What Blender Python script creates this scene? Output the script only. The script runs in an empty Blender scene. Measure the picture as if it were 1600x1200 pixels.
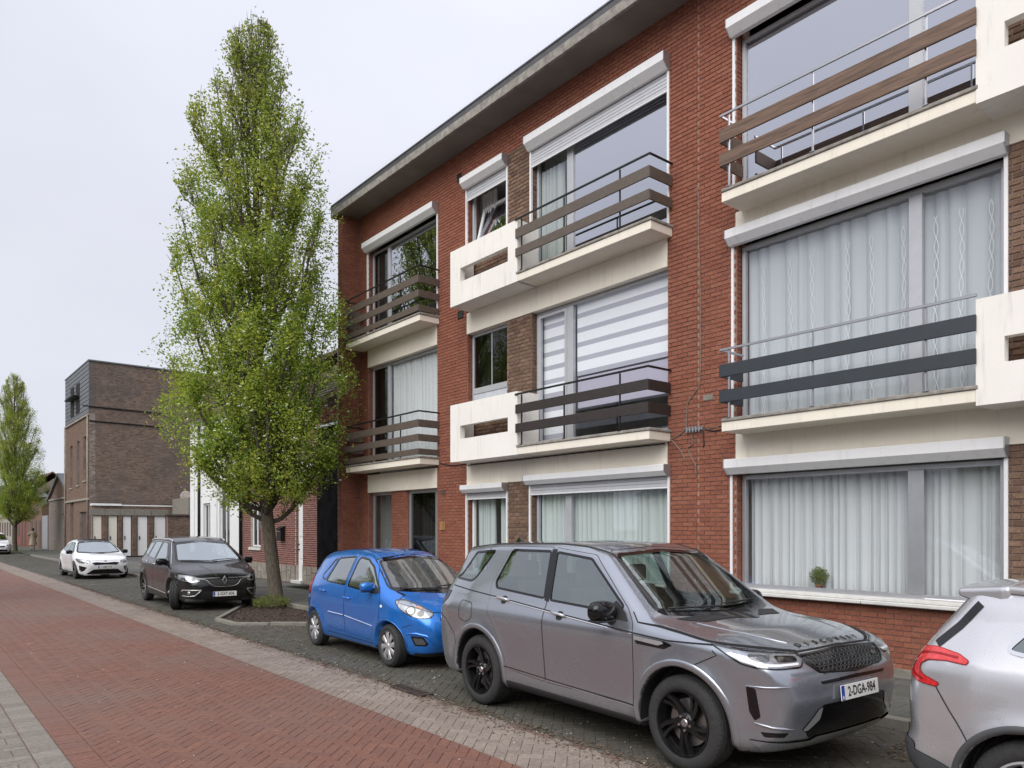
import bpy, math, random
import numpy as np
from mathutils import Vector, Matrix
from mathutils.geometry import delaunay_2d_cdt
random.seed(7); RNG = np.random.default_rng(11)
sc = bpy.context.scene
COL = sc.collection
R = math.radians
# ------------------------------------------------------------------ camera
F_PX, HCAM = 1175.0, 1.85
YAW = math.atan(966 / F_PX)
cd = bpy.data.cameras.new('camera'); cam = bpy.data.objects.new('camera', cd); COL.objects.link(cam)
cam.location = (0, 0, HCAM); cam.rotation_euler = (R(90), 0, -YAW)
cd.sensor_fit = 'HORIZONTAL'; cd.sensor_width = 36; cd.lens = 36 * F_PX / 1600
cd.shift_y = 226 / 1600; cd.clip_start = 0.1; cd.clip_end = 3000
sc.camera = cam
sc.render.resolution_x = 1024; sc.render.resolution_y = 768
SN, CS = math.sin(YAW), math.cos(YAW)
# ------------------------------------------------------------------ light
SUN_EL, SUN_AZ = 42.0, 250.0          # azimuth clockwise from +Y: the brightest part of the cloud is over the road side
wd = bpy.data.worlds.new('World'); sc.world = wd; wd.use_nodes = True
nt = wd.node_tree; nt.nodes.clear()
out = nt.nodes.new('ShaderNodeOutputWorld'); bg = nt.nodes.new('ShaderNodeBackground')
sky = nt.nodes.new('ShaderNodeTexSky'); sky.sky_type = 'NISHITA'; sky.sun_disc = False
sky.sun_elevation = R(SUN_EL); sky.sun_rotation = R(SUN_AZ)
tc = nt.nodes.new('ShaderNodeTexCoord'); sep = nt.nodes.new('ShaderNodeSeparateXYZ')
mp = nt.nodes.new('ShaderNodeMapping'); mp.inputs['Scale'].default_value = (1.0, 1.0, 2.2)
nz = nt.nodes.new('ShaderNodeTexNoise'); nz.inputs['Scale'].default_value = 1.3; nz.inputs['Detail'].default_value = 5; nz.inputs['Roughness'].default_value = .45
cr = nt.nodes.new('ShaderNodeValToRGB')
cr.color_ramp.elements[0].position = .3; cr.color_ramp.elements[0].color = (.315, .321, .366, 1)
cr.color_ramp.elements[1].position = .7; cr.color_ramp.elements[1].color = (.415, .422, .464, 1)
grad = nt.nodes.new('ShaderNodeMapRange'); grad.inputs[1].default_value = .3; grad.inputs[2].default_value = 1
grad.inputs[3].default_value = 1.0; grad.inputs[4].default_value = 1.75
mul = nt.nodes.new('ShaderNodeVectorMath'); mul.operation = 'SCALE'
sks = nt.nodes.new('ShaderNodeVectorMath'); sks.operation = 'SCALE'; sks.inputs['Scale'].default_value = .08
mx = nt.nodes.new('ShaderNodeMix'); mx.data_type = 'RGBA'; mx.inputs[0].default_value = .93
L = nt.links.new
L(tc.outputs['Generated'], sep.inputs[0]); L(tc.outputs['Generated'], mp.inputs[0]); L(mp.outputs[0], nz.inputs[0])
L(nz.outputs[0], cr.inputs[0]); L(sep.outputs[2], grad.inputs[0]); L(cr.outputs[0], mul.inputs[0]); L(grad.outputs[0], mul.inputs['Scale'])
L(sky.outputs[0], sks.inputs[0]); L(sks.outputs[0], mx.inputs[6]); L(mul.outputs[0], mx.inputs[7]); L(mx.outputs[2], bg.inputs[0])
bg.inputs[1].default_value = 1.0
L(bg.outputs[0], out.inputs[0])
sd = bpy.data.lights.new('sun', 'SUN'); sd.energy = 1.5; sd.angle = R(60); sd.color = (1, .97, .93)
sun = bpy.data.objects.new('sun', sd); COL.objects.link(sun)
az, el = R(SUN_AZ), R(SUN_EL)
sdir = Vector((math.sin(az) * math.cos(el), math.cos(az) * math.cos(el), math.sin(el)))
sun.rotation_euler = sdir.to_track_quat('Z', 'Y').to_euler(); sun.location = sdir * 50
sc.view_settings.view_transform = 'Standard'; sc.view_settings.look = 'None'
sc.view_settings.exposure = 0.98; sc.view_settings.gamma = 1
sc.view_settings.use_curve_mapping = False

# ------------------------------------------------------------------ materials
MATS = {}
class NB:
    def __init__(s, name):
        s.m = bpy.data.materials.new(name); s.m.use_nodes = True
        s.t = s.m.node_tree; s.t.nodes.clear()
        s.o = s.t.nodes.new('ShaderNodeOutputMaterial'); s.p = s.t.nodes.new('ShaderNodeBsdfPrincipled')
        s.t.links.new(s.p.outputs[0], s.o.inputs[0])
    def n(s, ty, **kw):
        x = s.t.nodes.new(ty)
        for k, v in kw.items():
            if hasattr(x, k) and not k.startswith('i_'): setattr(x, k, v)
        for k, v in kw.items():
            if k.startswith('i_'): x.inputs[k[2:].replace('_', ' ')].default_value = v
        return x
    def l(s, a, b): s.t.links.new(a, b)
    def mix(s, fac, a, b, blend='MIX'):
        x = s.t.nodes.new('ShaderNodeMix'); x.data_type = 'RGBA'; x.blend_type = blend
        for i, v in ((0, fac), (6, a), (7, b)):
            if isinstance(v, (int, float)): x.inputs[i].default_value = v
            elif isinstance(v, tuple): x.inputs[i].default_value = v if len(v) == 4 else (*v, 1)
            else: s.l(v, x.inputs[i])
        return x.outputs[2]
    def noise(s, scale, detail=4, rough=.55, co=None, dist=0):
        x = s.n('ShaderNodeTexNoise', i_Scale=scale, i_Detail=detail, i_Roughness=rough, i_Distortion=dist)
        if co is not None: s.l(co, x.inputs[0])
        return x.outputs[0]
    def ramp(s, v, a, b, c0=0., c1=1.):
        x = s.n('ShaderNodeMapRange'); x.inputs[1].default_value = a; x.inputs[2].default_value = b
        x.inputs[3].default_value = c0; x.inputs[4].default_value = c1; s.l(v, x.inputs[0]); return x.outputs[0]
    def math(s, op, a, b=0.):
        x = s.n('ShaderNodeMath', operation=op)
        for i, v in ((0, a), (1, b)):
            if isinstance(v, (int, float)): x.inputs[i].default_value = v
            else: s.l(v, x.inputs[i])
        return x.outputs[0]
    def bump(s, h, strength=.3, dist=.01):
        x = s.n('ShaderNodeBump', i_Strength=strength, i_Distance=dist); s.l(h, x.inputs['Height']); s.l(x.outputs[0], s.p.inputs['Normal'])
    def geo(s): return s.n('ShaderNodeNewGeometry').outputs['Position']
    def rnd(s):
        a = s.n('ShaderNodeAttribute', attribute_name='rnd'); o = s.n('ShaderNodeObjectInfo')
        return s.math('FRACT', s.math('ADD', a.outputs['Fac'], s.math('MULTIPLY', o.outputs['Random'], 1.0)))
    def col(s, v):
        if isinstance(v, tuple): s.p.inputs['Base Color'].default_value = (*v, 1)
        else: s.l(v, s.p.inputs['Base Color'])
    def set(s, **kw):
        for k, v in kw.items():
            i = s.p.inputs[k.replace('_', ' ')]
            if isinstance(v, (int, float, tuple)): i.default_value = v
            else: s.l(v, i)
        return s

def plain(name, c, rough=.6, metal=0., var=.12, scale=6, bump=0., bscale=60, spec=.5, dirt=0.):
    b = NB(name); g = b.geo(); n1 = b.noise(scale, 5, .6, g)
    dark = tuple(x * (1 - var) for x in c); lite = tuple(min(1, x * (1 + var)) for x in c)
    colr = b.mix(b.ramp(n1, .3, .7), dark, lite)
    if dirt:
        n3 = b.noise(scale * .35, 6, .7, g, .6); colr = b.mix(b.ramp(n3, .5, .78, 0, dirt), colr, (c[0] * .45, c[1] * .43, c[2] * .38))
    b.col(colr); b.set(Roughness=rough, Metallic=metal, Specular_IOR_Level=spec)
    if bump: b.bump(b.noise(bscale, 4, .6, g), bump, .004)
    return b.m

def brickmat(name, cols, rough=.85, patch=None, spread=.18, patchcol=(.5, .5, .5), patchscale=.5, bump=.35, pamount=.5, spec=.3):
    """cols: list of base colours picked by the piece's own random value; patch = large weathered areas"""
    b = NB(name); g = b.geo(); r = b.rnd()
    cr = b.n('ShaderNodeValToRGB'); cr.color_ramp.interpolation = 'LINEAR'
    while len(cr.color_ramp.elements) < len(cols): cr.color_ramp.elements.new(.5)
    for i, c in enumerate(cols):
        cr.color_ramp.elements[i].position = i / max(1, len(cols) - 1); cr.color_ramp.elements[i].color = (*c, 1)
    b.l(r, cr.inputs[0]); c0 = cr.outputs[0]
    n1 = b.noise(28, 5, .65, g); n2 = b.noise(140, 2, .5, g)
    c0 = b.mix(b.ramp(n1, .25, .75), c0, b.mix(.5, c0, (.0, .0, .0)), 'MIX') if spread else c0
    hs = b.n('ShaderNodeHueSaturation'); b.l(c0, hs.inputs['Color']); b.l(b.ramp(n2, .2, .8, .72, 1.28), hs.inputs['Value'])
    c0 = hs.outputs[0]
    if patch:
        np_ = b.noise(patchscale, 6, .65, g, .4); c0 = b.mix(b.ramp(np_, patch[0], patch[1], 0, pamount), c0, patchcol)
    b.col(c0); b.set(Roughness=rough, Specular_IOR_Level=spec); b.bump(n1, bump, .004)
    return b.m

def glassmat(name, tint=(.5, .55, .55), transp=.6, base=.12, ior=1.6, rough=.01, refl=(1, 1, 1), grime=0.):
    b = NB(name); b.t.nodes.remove(b.p)
    tr = b.n('ShaderNodeBsdfTransparent'); tr.inputs[0].default_value = (*[x * transp for x in tint], 1)
    gl = b.n('ShaderNodeBsdfGlossy'); gl.inputs['Roughness'].default_value = rough; gl.inputs[0].default_value = (*refl, 1)
    fr = b.n('ShaderNodeFresnel'); fr.inputs[0].default_value = ior
    gb = b.n('ShaderNodeNewGeometry'); f = b.math('MULTIPLY', b.math('MINIMUM', b.math('ADD', fr.outputs[0], base), .95), b.math('SUBTRACT', 1.0, gb.outputs['Backfacing']))   # no second mirror image from the inner face
    ms = b.n('ShaderNodeMixShader'); b.l(f, ms.inputs[0]); b.l(tr.outputs[0], ms.inputs[1]); b.l(gl.outputs[0], ms.inputs[2])
    res = ms.outputs[0]
    if grime:
        df = b.n('ShaderNodeBsdfDiffuse'); df.inputs[0].default_value = (.45, .47, .46, 1)
        g = b.geo(); nn = b.noise(5, 6, .7, g, 1.0); sp = b.noise(90, 2, .5, g)
        fac = b.math('MAXIMUM', b.ramp(nn, .4, .75, grime * .4, grime), b.ramp(sp, .66, .72, 0, grime * 1.6))
        m2 = b.n('ShaderNodeMixShader'); b.l(fac, m2.inputs[0]); b.l(res, m2.inputs[1]); b.l(df.outputs[0], m2.inputs[2]); res = m2.outputs[0]
    b.l(res, b.o.inputs[0]); return b.m

def paint(name, c, metal=.5, rough=.35, coat=1., flake=.1, dirt=.12):
    b = NB(name); g = b.geo(); n1 = b.noise(900, 1, .5, g)
    base = b.mix(b.ramp(n1, .3, .7), tuple(x * (1 - flake) for x in c), tuple(min(1, x * (1 + flake)) for x in c))
    dn = b.noise(4, 6, .7, g, .5); z = b.n('ShaderNodeSeparateXYZ'); b.l(g, z.inputs[0])
    low = b.ramp(z.outputs[2], .15, .75, 1, .25)
    fac = b.math('MULTIPLY', b.math('MULTIPLY', b.ramp(dn, .3, .75), low), dirt * 1.6)
    base = b.mix(fac, base, (.16, .15, .135))
    gm = b.n('ShaderNodeNewGeometry')
    base = b.mix(gm.outputs['Backfacing'], base, (.02, .02, .022))     # the shell is trimmed in dark cloth inside
    b.col(base); b.set(Metallic=metal, Roughness=b.ramp(dn, .3, .8, rough, rough + .12), Coat_Weight=coat, Coat_Roughness=.035, Coat_IOR=1.5)
    return b.m

M = {}
def streaked(name, c, amt, rough=.85, bump=.25):
    """painted surface with rain streaks and blotches of grime"""
    b = NB(name); g = b.geo(); mpn = b.n('ShaderNodeMapping'); mpn.inputs['Scale'].default_value = (9, 9, .9); b.l(g, mpn.inputs[0])
    n1 = b.noise(1.2, 6, .7, mpn.outputs[0], .3); n2 = b.noise(1.1, 5, .65, g); n3 = b.noise(14, 5, .7, g)
    c0 = b.mix(b.ramp(n2, .3, .7), tuple(x * .95 for x in c), tuple(min(1, x * 1.03) for x in c)); dk = tuple(x * k for x, k in zip(c, (.42, .41, .38)))
    c0 = b.mix(b.ramp(n1, .54, .74, 0, amt * 2.2), c0, dk); c0 = b.mix(b.ramp(n3, .62, .75, 0, amt * 1.5), c0, dk)
    b.col(c0); b.set(Roughness=rough)
    if bump: b.bump(b.noise(200, 4, .6, g), bump, .004)
    return b.m
def mats():
    M['brick_red'] = brickmat('red_brick', [(.315, .110, .068), (.365, .138, .084), (.34, .122, .075), (.29, .10, .065), (.38, .152, .096)], patch=(.45, .75), patchcol=(.21, .085, .056), patchscale=.8, pamount=.55)
    M['brick_brown'] = brickmat('brown_brick', [(.20, .125, .085), (.26, .17, .11), (.15, .09, .065), (.30, .19, .13), (.19, .11, .08)], patch=(.55, .8), patchcol=(.09, .07, .06), patchscale=1.5)
    M['mortar_pink'] = plain('pink_mortar', (.30, .19, .15), .95, var=.3, scale=3, bump=.4)
    M['mortar_dark'] = plain('dark_mortar', (.22, .15, .118), .95, var=.3, scale=3, bump=.4)
    M['render'] = streaked('cream_render', (.80, .745, .635), .13)
    M['render_white'] = streaked('white_render', (.82, .79, .73), .16)
    M['concrete'] = plain('weathered_concrete', (.27, .25, .22), .92, var=.35, scale=9, bump=.6, bscale=90, dirt=.55)
    M['soffit'] = plain('soffit_board', (.20, .185, .17), .85, var=.22, scale=1.2, dirt=.2)
    M['zinc'] = plain('dark_zinc', (.085, .085, .088), .5, .3, var=.2)
    M['white_pvc'] = streaked('white_pvc', (.80, .80, .80), .12, rough=.38, bump=0)
    M['alu'] = plain('brushed_aluminium', (.50, .51, .53), .38, .75, var=.06)
    M['grey_pvc'] = plain('grey_window_frame', (.46, .47, .49), .45, .2, var=.05)
    M['slat'] = plain('pale_shutter_slat', (.55, .56, .58), .45, .2, var=.04)
    M['wood_brown'] = plain('brown_painted_wood', (.105, .082, .065), .6, var=.15, scale=12)
    M['wood_dark'] = plain('dark_brown_wood', (.032, .025, .022), .55, var=.2, scale=12)
    b = NB('weathered_wood'); g = b.geo(); mpn = b.n('ShaderNodeMapping'); mpn.inputs['Scale'].default_value = (40, 2.2, 40); b.l(g, mpn.inputs[0])
    n1 = b.noise(1.0, 6, .65, mpn.outputs[0], .8); b.col(b.mix(b.ramp(n1, .3, .7), (.060, .038, .028), (.22, .135, .09))); b.set(Roughness=.7); b.bump(n1, .3, .003); M['wood_grain'] = b.m
    M['anthracite'] = plain('anthracite_board', (.030, .036, .043), .5, var=.1)
    M['black_metal'] = plain('black_metal', (.015, .014, .014), .45, .3, var=.2)
    M['steel'] = plain('stainless_steel', (.45, .45, .46), .28, .9, var=.05)
    M['sill'] = plain('stone_sill', (.62, .61, .58), .7, var=.1, scale=8, dirt=.35, bump=.2)
    M['curtain'] = curtainmat('pleated_net_curtain', (.73, .745, .745), .0, .1)
    M['sheer'] = curtainmat('sheer_curtain', (.80, .83, .85), .10)
    M['sheer_line'] = curtainmat('woven_curtain_band', (.98, .98, .98), .0)
    M['drape'] = curtainmat('light_drape', (.7, .7, .69), .1)
    M['blind'] = curtainmat('white_blind', (.97, .97, .98), .0, .1)
    M['blind_dim'] = curtainmat('sheer_blind_band', (.50, .49, .545), .0, .1)
    M['lilac_reflection_sheet'] = curtainmat('lilac_reflection_sheet', (.55, .51, .60), .1, .1)  # reflection in the lower pane, put into the colour of a sheet
    M['room'] = plain('room_plaster', (.5, .49, .47), .9, var=.1)
    M['pane'] = glassmat('window_glass', (.95, .98, .97), 1.0, base=.08, ior=1.45, refl=(.85, .88, .95))
    M['pane_clear'] = glassmat('clear_window_glass', (.97, .98, .985), 1.0, base=.03, ior=1.45, refl=(.85, .88, .95))
    M['pane_bright'] = glassmat('coated_window_glass', (.72, .75, .78), .85, base=.56, ior=1.6, refl=(.86, .875, .93))
    M['pane_side'] = glassmat('side_window_glass', (.55, .57, .56), .8, base=.03, ior=1.4)
    M['tar'] = plain('black_tarred_wall', (.008, .008, .009), .95, var=.6, scale=3, bump=.6, dirt=.0, spec=.05)
    M['road_red'] = brickmat('red_road_brick', [(.225, .104, .075), (.247, .113, .079), (.212, .101, .076), (.232, .113, .083), (.262, .122, .083)], patch=(.42, .64), patchcol=(.165, .108, .086), patchscale=.30, pamount=.85, spec=.4, rough=.72)
    M['road_beige'] = brickmat('beige_gutter_brick', [(.315, .258, .218), (.355, .295, .25), (.285, .23, .195), (.335, .275, .232)], patch=(.48, .75), patchcol=(.16, .125, .10), patchscale=.7, pamount=.7)
    M['road_grey'] = brickmat('grey_paver', [(.27, .24, .203), (.315, .28, .24), (.24, .215, .182), (.29, .258, .218)], patch=(.55, .8), patchcol=(.22, .2, .165), patchscale=.8)
    M['park_paver'] = brickmat('mossy_grey_paver', [(.118, .11, .092), (.138, .128, .108), (.102, .096, .08), (.125, .117, .098)], patch=(.42, .68), patchcol=(.07, .067, .05), patchscale=.7, pamount=.8, rough=.8)
    M['tile'] = brickmat('pavement_tile', [(.14, .14, .128), (.17, .168, .155), (.125, .126, .11), (.155, .155, .138)], patch=(.48, .75), patchcol=(.085, .095, .07), patchscale=.8)
    M['joint_dark'] = plain('joint_sand', (.15, .10, .078), .95, var=.3, scale=5, bump=.4)
    M['joint_moss'] = plain('mossy_joint', (.06, .065, .048), .95, var=.4, scale=5, bump=.4)
    M['asphalt'] = plain('far_ground', (.07, .072, .068), .9, var=.15)
    M['kerb'] = plain('concrete_kerb', (.21, .195, .165), .9, var=.2, scale=8, dirt=.4, bump=.4)
    M['soil'] = plain('soil_and_bark', (.055, .038, .028), .95, var=.5, scale=20, bump=.8)
    M['chip'] = brickmat('bark_chip', [(.05, .03, .02), (.12, .075, .05), (.075, .048, .034), (.16, .11, .08)])
    M['petal'] = plain('pale_petals', (.62, .60, .52), .8)
    M['litter'] = brickmat('leaf_litter', [(.14, .10, .07), (.22, .17, .12), (.09, .065, .045)])
    M['weed'] = leafmat('weed_leaf', (.16, .21, .05), (.26, .30, .09))
    M['leaf'] = leafmat('spring_leaf', (.20, .33, .035), (.56, .62, .11))
    M['leaf_dark'] = leafmat('older_leaf', (.08, .17, .025), (.33, .46, .08))
    M['blossom'] = plain('white_blossom', (.75, .76, .66), .8)
    b = NB('tree_bark'); g = b.geo(); mpn = b.n('ShaderNodeMapping'); mpn.inputs['Scale'].default_value = (1, 1, .25); b.l(g, mpn.inputs[0])
    n1 = b.noise(30, 6, .7, mpn.outputs[0], .6); n2 = b.noise(4, 4, .6, g)
    c = b.mix(b.ramp(n1, .3, .7), (.045, .037, .028), (.17, .145, .11)); c = b.mix(b.ramp(n2, .5, .75, 0, .6), c, (.09, .10, .05))
    b.col(c); b.set(Roughness=.95); b.bump(n1, 1.0, .03); M['bark'] = b.m
    M['tyre'] = plain('tyre_rubber', (.028, .028, .028), .82, var=.25, scale=30, bump=.2)
    M['black_plastic'] = plain('black_plastic', (.018, .018, .019), .55, var=.15)
    M['grey_plastic'] = plain('grey_plastic', (.06, .062, .066), .6, var=.15)
    M['gloss_black'] = plain('gloss_black', (.006, .006, .007), .08, var=.1)
    M['rim_black'] = plain('gloss_black_alloy', (.012, .012, .013), .18, .3, var=.1)
    M['rim_silver'] = plain('silver_alloy', (.55, .55, .56), .3, .6, var=.06)
    M['rim_mid'] = plain('machined_alloy', (.38, .38, .4), .25, .8, var=.06)
    M['chrome'] = plain('chrome', (.75, .75, .76), .1, 1., var=.02)
    M['disc'] = plain('brake_disc', (.35, .34, .33), .35, .9, var=.1)
    M['dark'] = plain('dark_void', (.006, .006, .006), .9, var=.1)
    M['seat'] = plain('seat_cloth', (.03, .031, .034), .85, var=.2)
    M['seat_light'] = plain('pale_seat_leather', (.22, .21, .19), .6, var=.1)
    M['car_glass'] = glassmat('car_glass', (.42, .50, .47), .85, base=.24, ior=1.65, refl=(.80, .87, .86))
    M['car_screen'] = glassmat('car_windscreen', (.75, .82, .79), .95, base=.05, ior=1.5, refl=(.85, .92, .92))
    M['car_screen_sky'] = glassmat('car_windscreen_bright', (.6, .66, .66), .8, base=.40, ior=1.6, refl=(.86, .93, .95))
    M['car_screen_wet'] = glassmat('car_windscreen_wet', (.75, .8, .78), .95, base=.10, ior=1.5, grime=.22)
    M['car_side_wet'] = glassmat('car_side_glass_wet', (.4, .45, .45), .8, base=.34, ior=1.6, refl=(.88, .94, .96), grime=.10)
    M['lens'] = glassmat('lamp_lens', (.95, .96, .97), 1., base=.05, ior=1.45)
    M['reflector'] = plain('lamp_reflector', (.42, .43, .45), .3, .7, var=.2, scale=40)
    M['drl'] = plain('lamp_guide', (.85, .86, .88), .3, var=.02)
    b = NB('red_lamp_lens'); g = b.geo(); b.col(b.mix(b.ramp(b.noise(30, 3, .6, g), .3, .7), (.5, .012, .015), (.68, .04, .04))); b.set(Roughness=.25, Coat_Weight=1., Coat_Roughness=.02); M['lamp_red'] = b.m
    M['lamp_red_dark'] = plain('dark_red_lamp', (.25, .006, .008), .15, var=.2)
    M['amber'] = plain('amber_lens', (.8, .3, .05), .3)
    M['plate'] = plain('number_plate', (.78, .78, .76), .4, var=.02)
    M['plate_text'] = plain('plate_lettering', (.025, .02, .025), .5, var=.05)
    M['plate_blue'] = plain('plate_blue_band', (.02, .06, .35), .4, var=.05)
    M['p_grey'] = paint('grey_metallic_paint', (.36, .382, .43), .78, .20, dirt=.10)
    M['p_blue'] = paint('blue_metallic_paint', (.012, .18, .64), .5, .24, dirt=.08)
    M['p_black'] = paint('black_paint', (.004, .004, .005), .0, .25, coat=.7, dirt=.01)
    M['p_white'] = paint('white_paint', (.80, .81, .83), 0., .4, dirt=.06, flake=.01)
    M['p_silver'] = paint('silver_metallic_paint', (.57, .57, .595), .65, .24, dirt=.07)
    M['skin'] = plain('skin', (.5, .33, .25), .6)
    M['hair'] = plain('dark_hair', (.03, .022, .018), .7)
    M['coat'] = plain('beige_coat', (.50, .42, .31), .9, var=.1)
    M['trousers'] = plain('pale_trousers', (.42, .38, .32), .9)
    M['slate'] = plain('slate_cladding', (.12, .13, .14), .6, var=.15, scale=20)
    M['roof_tile'] = brickmat('roof_tile', [(.09, .07, .055), (.13, .10, .08), (.075, .06, .05)], patch=(.5, .75), patchcol=(.07, .08, .04))
    M['stone'] = plain('plinth_stone', (.27, .245, .205), .9, var=.25, scale=4, bump=.4)
    M['white_wall'] = plain('white_painted_wall', (.74, .75, .74), .8, var=.04, scale=1)
    M['brick_old'] = brickmat('old_brown_brick', [(.22, .15, .11), (.30, .21, .155), (.15, .105, .08), (.255, .175, .13)], patch=(.44, .60), patchcol=(.10, .082, .07), patchscale=.33, pamount=.8)
    M['brick_front'] = brickmat('tan_front_brick', [(.24, .155, .115), (.29, .20, .15), (.21, .13, .095)], patch=(.5, .8), patchcol=(.13, .09, .075), patchscale=.4)
    M['brick_glazed'] = brickmat('glazed_red_brick', [(.26, .075, .055), (.31, .10, .075), (.19, .055, .045), (.28, .085, .06)], rough=.5)
    M['mortar_white'] = plain('pale_mortar', (.48, .42, .38), .95, var=.2, scale=8)
    M['door_white'] = plain('white_door', (.80, .80, .79), .5, var=.03)
    M['door_cream'] = plain('cream_door', (.74, .70, .60), .6, var=.08)
    M['door_brown'] = plain('brown_door', (.09, .06, .045), .7, var=.25)
    M['cable'] = plain('cable_sheath', (.20, .16, .13), .7, var=.2)
    M['cable_black'] = plain('black_cable', (.02, .02, .02), .7, var=.2)
    M['terracotta'] = plain('terracotta', (.28, .11, .06), .9)
    M['brass'] = plain('bell_plate', (.45, .24, .09), .45, .3)
    M['mortar_old'] = plain('old_lime_mortar', (.24, .20, .175), .95, var=.3, scale=2)
    M['far_wall'] = plain('far_plaster', (.33, .30, .26), .9, var=.2, scale=1)
def curtainmat(name, c, tr, tl=.3):
    b = NB(name); b.col(c); b.set(Roughness=.9)
    t = b.n('ShaderNodeBsdfTranslucent'); t.inputs[0].default_value = (*c, 1)
    a = b.n('ShaderNodeMixShader'); a.inputs[0].default_value = tl; b.l(b.p.outputs[0], a.inputs[1]); b.l(t.outputs[0], a.inputs[2])
    x = b.n('ShaderNodeBsdfTransparent'); m = b.n('ShaderNodeMixShader'); m.inputs[0].default_value = tr
    b.l(a.outputs[0], m.inputs[1]); b.l(x.outputs[0], m.inputs[2]); b.l(m.outputs[0], b.o.inputs[0]); return b.m
def leafmat(name, c0, c1):
    b = NB(name); r = b.rnd(); g = b.geo()
    c = b.mix(r, c0, c1); c = b.mix(b.ramp(b.noise(.9, 3, .6, g), .42, .68, 0, .45), c, (c1[0] * 1.15, c1[1] * .95, c1[2] * .8))
    if name.startswith(('spring', 'older')):
        zz = b.n('ShaderNodeSeparateXYZ'); b.l(g, zz.inputs[0]); c = b.mix(b.math('MULTIPLY', b.ramp(zz.outputs[2], 6, 13, 0, 1), b.ramp(b.noise(2.2, 3, .6, g), .35, .65, 0, .6)), c, (.34, .30, .075))   # bronze young growth near the top
    b.col(c); b.set(Roughness=.55, Specular_IOR_Level=.35)
    t = b.n('ShaderNodeBsdfTranslucent'); b.l(c, t.inputs[0])
    a = b.n('ShaderNodeMixShader'); a.inputs[0].default_value = .48; b.l(b.p.outputs[0], a.inputs[1]); b.l(t.outputs[0], a.inputs[2])
    b.l(a.outputs[0], b.o.inputs[0]); return b.m
mats()

# ------------------------------------------------------------------ mesh helpers
def npmesh(name, V, faces, mat, smooth=False, rnd=None, normals=None, matidx=None):
    """V (n,3); faces = (m,k) array or list of arrays of equal-length rows; returns mesh"""
    me = bpy.data.meshes.new(name); V = np.asarray(V, dtype=np.float32)
    if not isinstance(faces, (list, tuple)): faces = [faces]
    faces = [np.asarray(f, dtype=np.int32) for f in faces if len(f)]
    loops = np.concatenate([f.ravel() for f in faces]) if faces else np.zeros(0, np.int32)
    tot = np.concatenate([np.full(len(f), f.shape[1], np.int32) for f in faces])
    start = np.concatenate([[0], np.cumsum(tot)[:-1]]).astype(np.int32)
    me.vertices.add(len(V)); me.vertices.foreach_set('co', V.ravel())
    me.loops.add(len(loops)); me.loops.foreach_set('vertex_index', loops)
    me.polygons.add(len(tot)); me.polygons.foreach_set('loop_start', start)
    try: me.polygons.foreach_set('loop_total', tot)
    except Exception: pass
    for m in (mat if isinstance(mat, (list, tuple)) else [mat]): me.materials.append(m)
    if matidx is not None: me.polygons.foreach_set('material_index', np.asarray(matidx, dtype=np.int32))
    me.update(calc_edges=True)
    me.polygons.foreach_set('use_smooth', np.full(len(tot), bool(smooth)))
    if rnd is not None:
        at = me.attributes.new('rnd', 'FLOAT', 'FACE'); at.data.foreach_set('value', np.asarray(rnd, dtype=np.float32))
    if normals is not None:
        me.normals_split_custom_set_from_vertices([tuple(x) for x in np.asarray(normals, dtype=float)])
    return me
WL = {}
def link(name, me, parent=None, loc=None, rot=None):
    o = bpy.data.objects.new(name, me); COL.objects.link(o)
    if parent is not None: o.parent = parent
    if loc is not None: o.location = loc
    if rot is not None: o.rotation_euler = rot
    return o
def thing(name, label, cat, loc=(0, 0, 0), rz=0, group=None):
    o = link(name, None, None, loc, (0, 0, rz)); o.empty_display_size = .3
    o['label'] = label; o['category'] = cat
    if group: o['group'] = group
    return o
def tag(o, label, cat, group=None):
    o['label'] = label; o['category'] = cat
    if group: o['group'] = group
    return o
def struct(o): o['kind'] = 'structure'; return o
def stuff(o): o['kind'] = 'stuff'; return o
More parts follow.
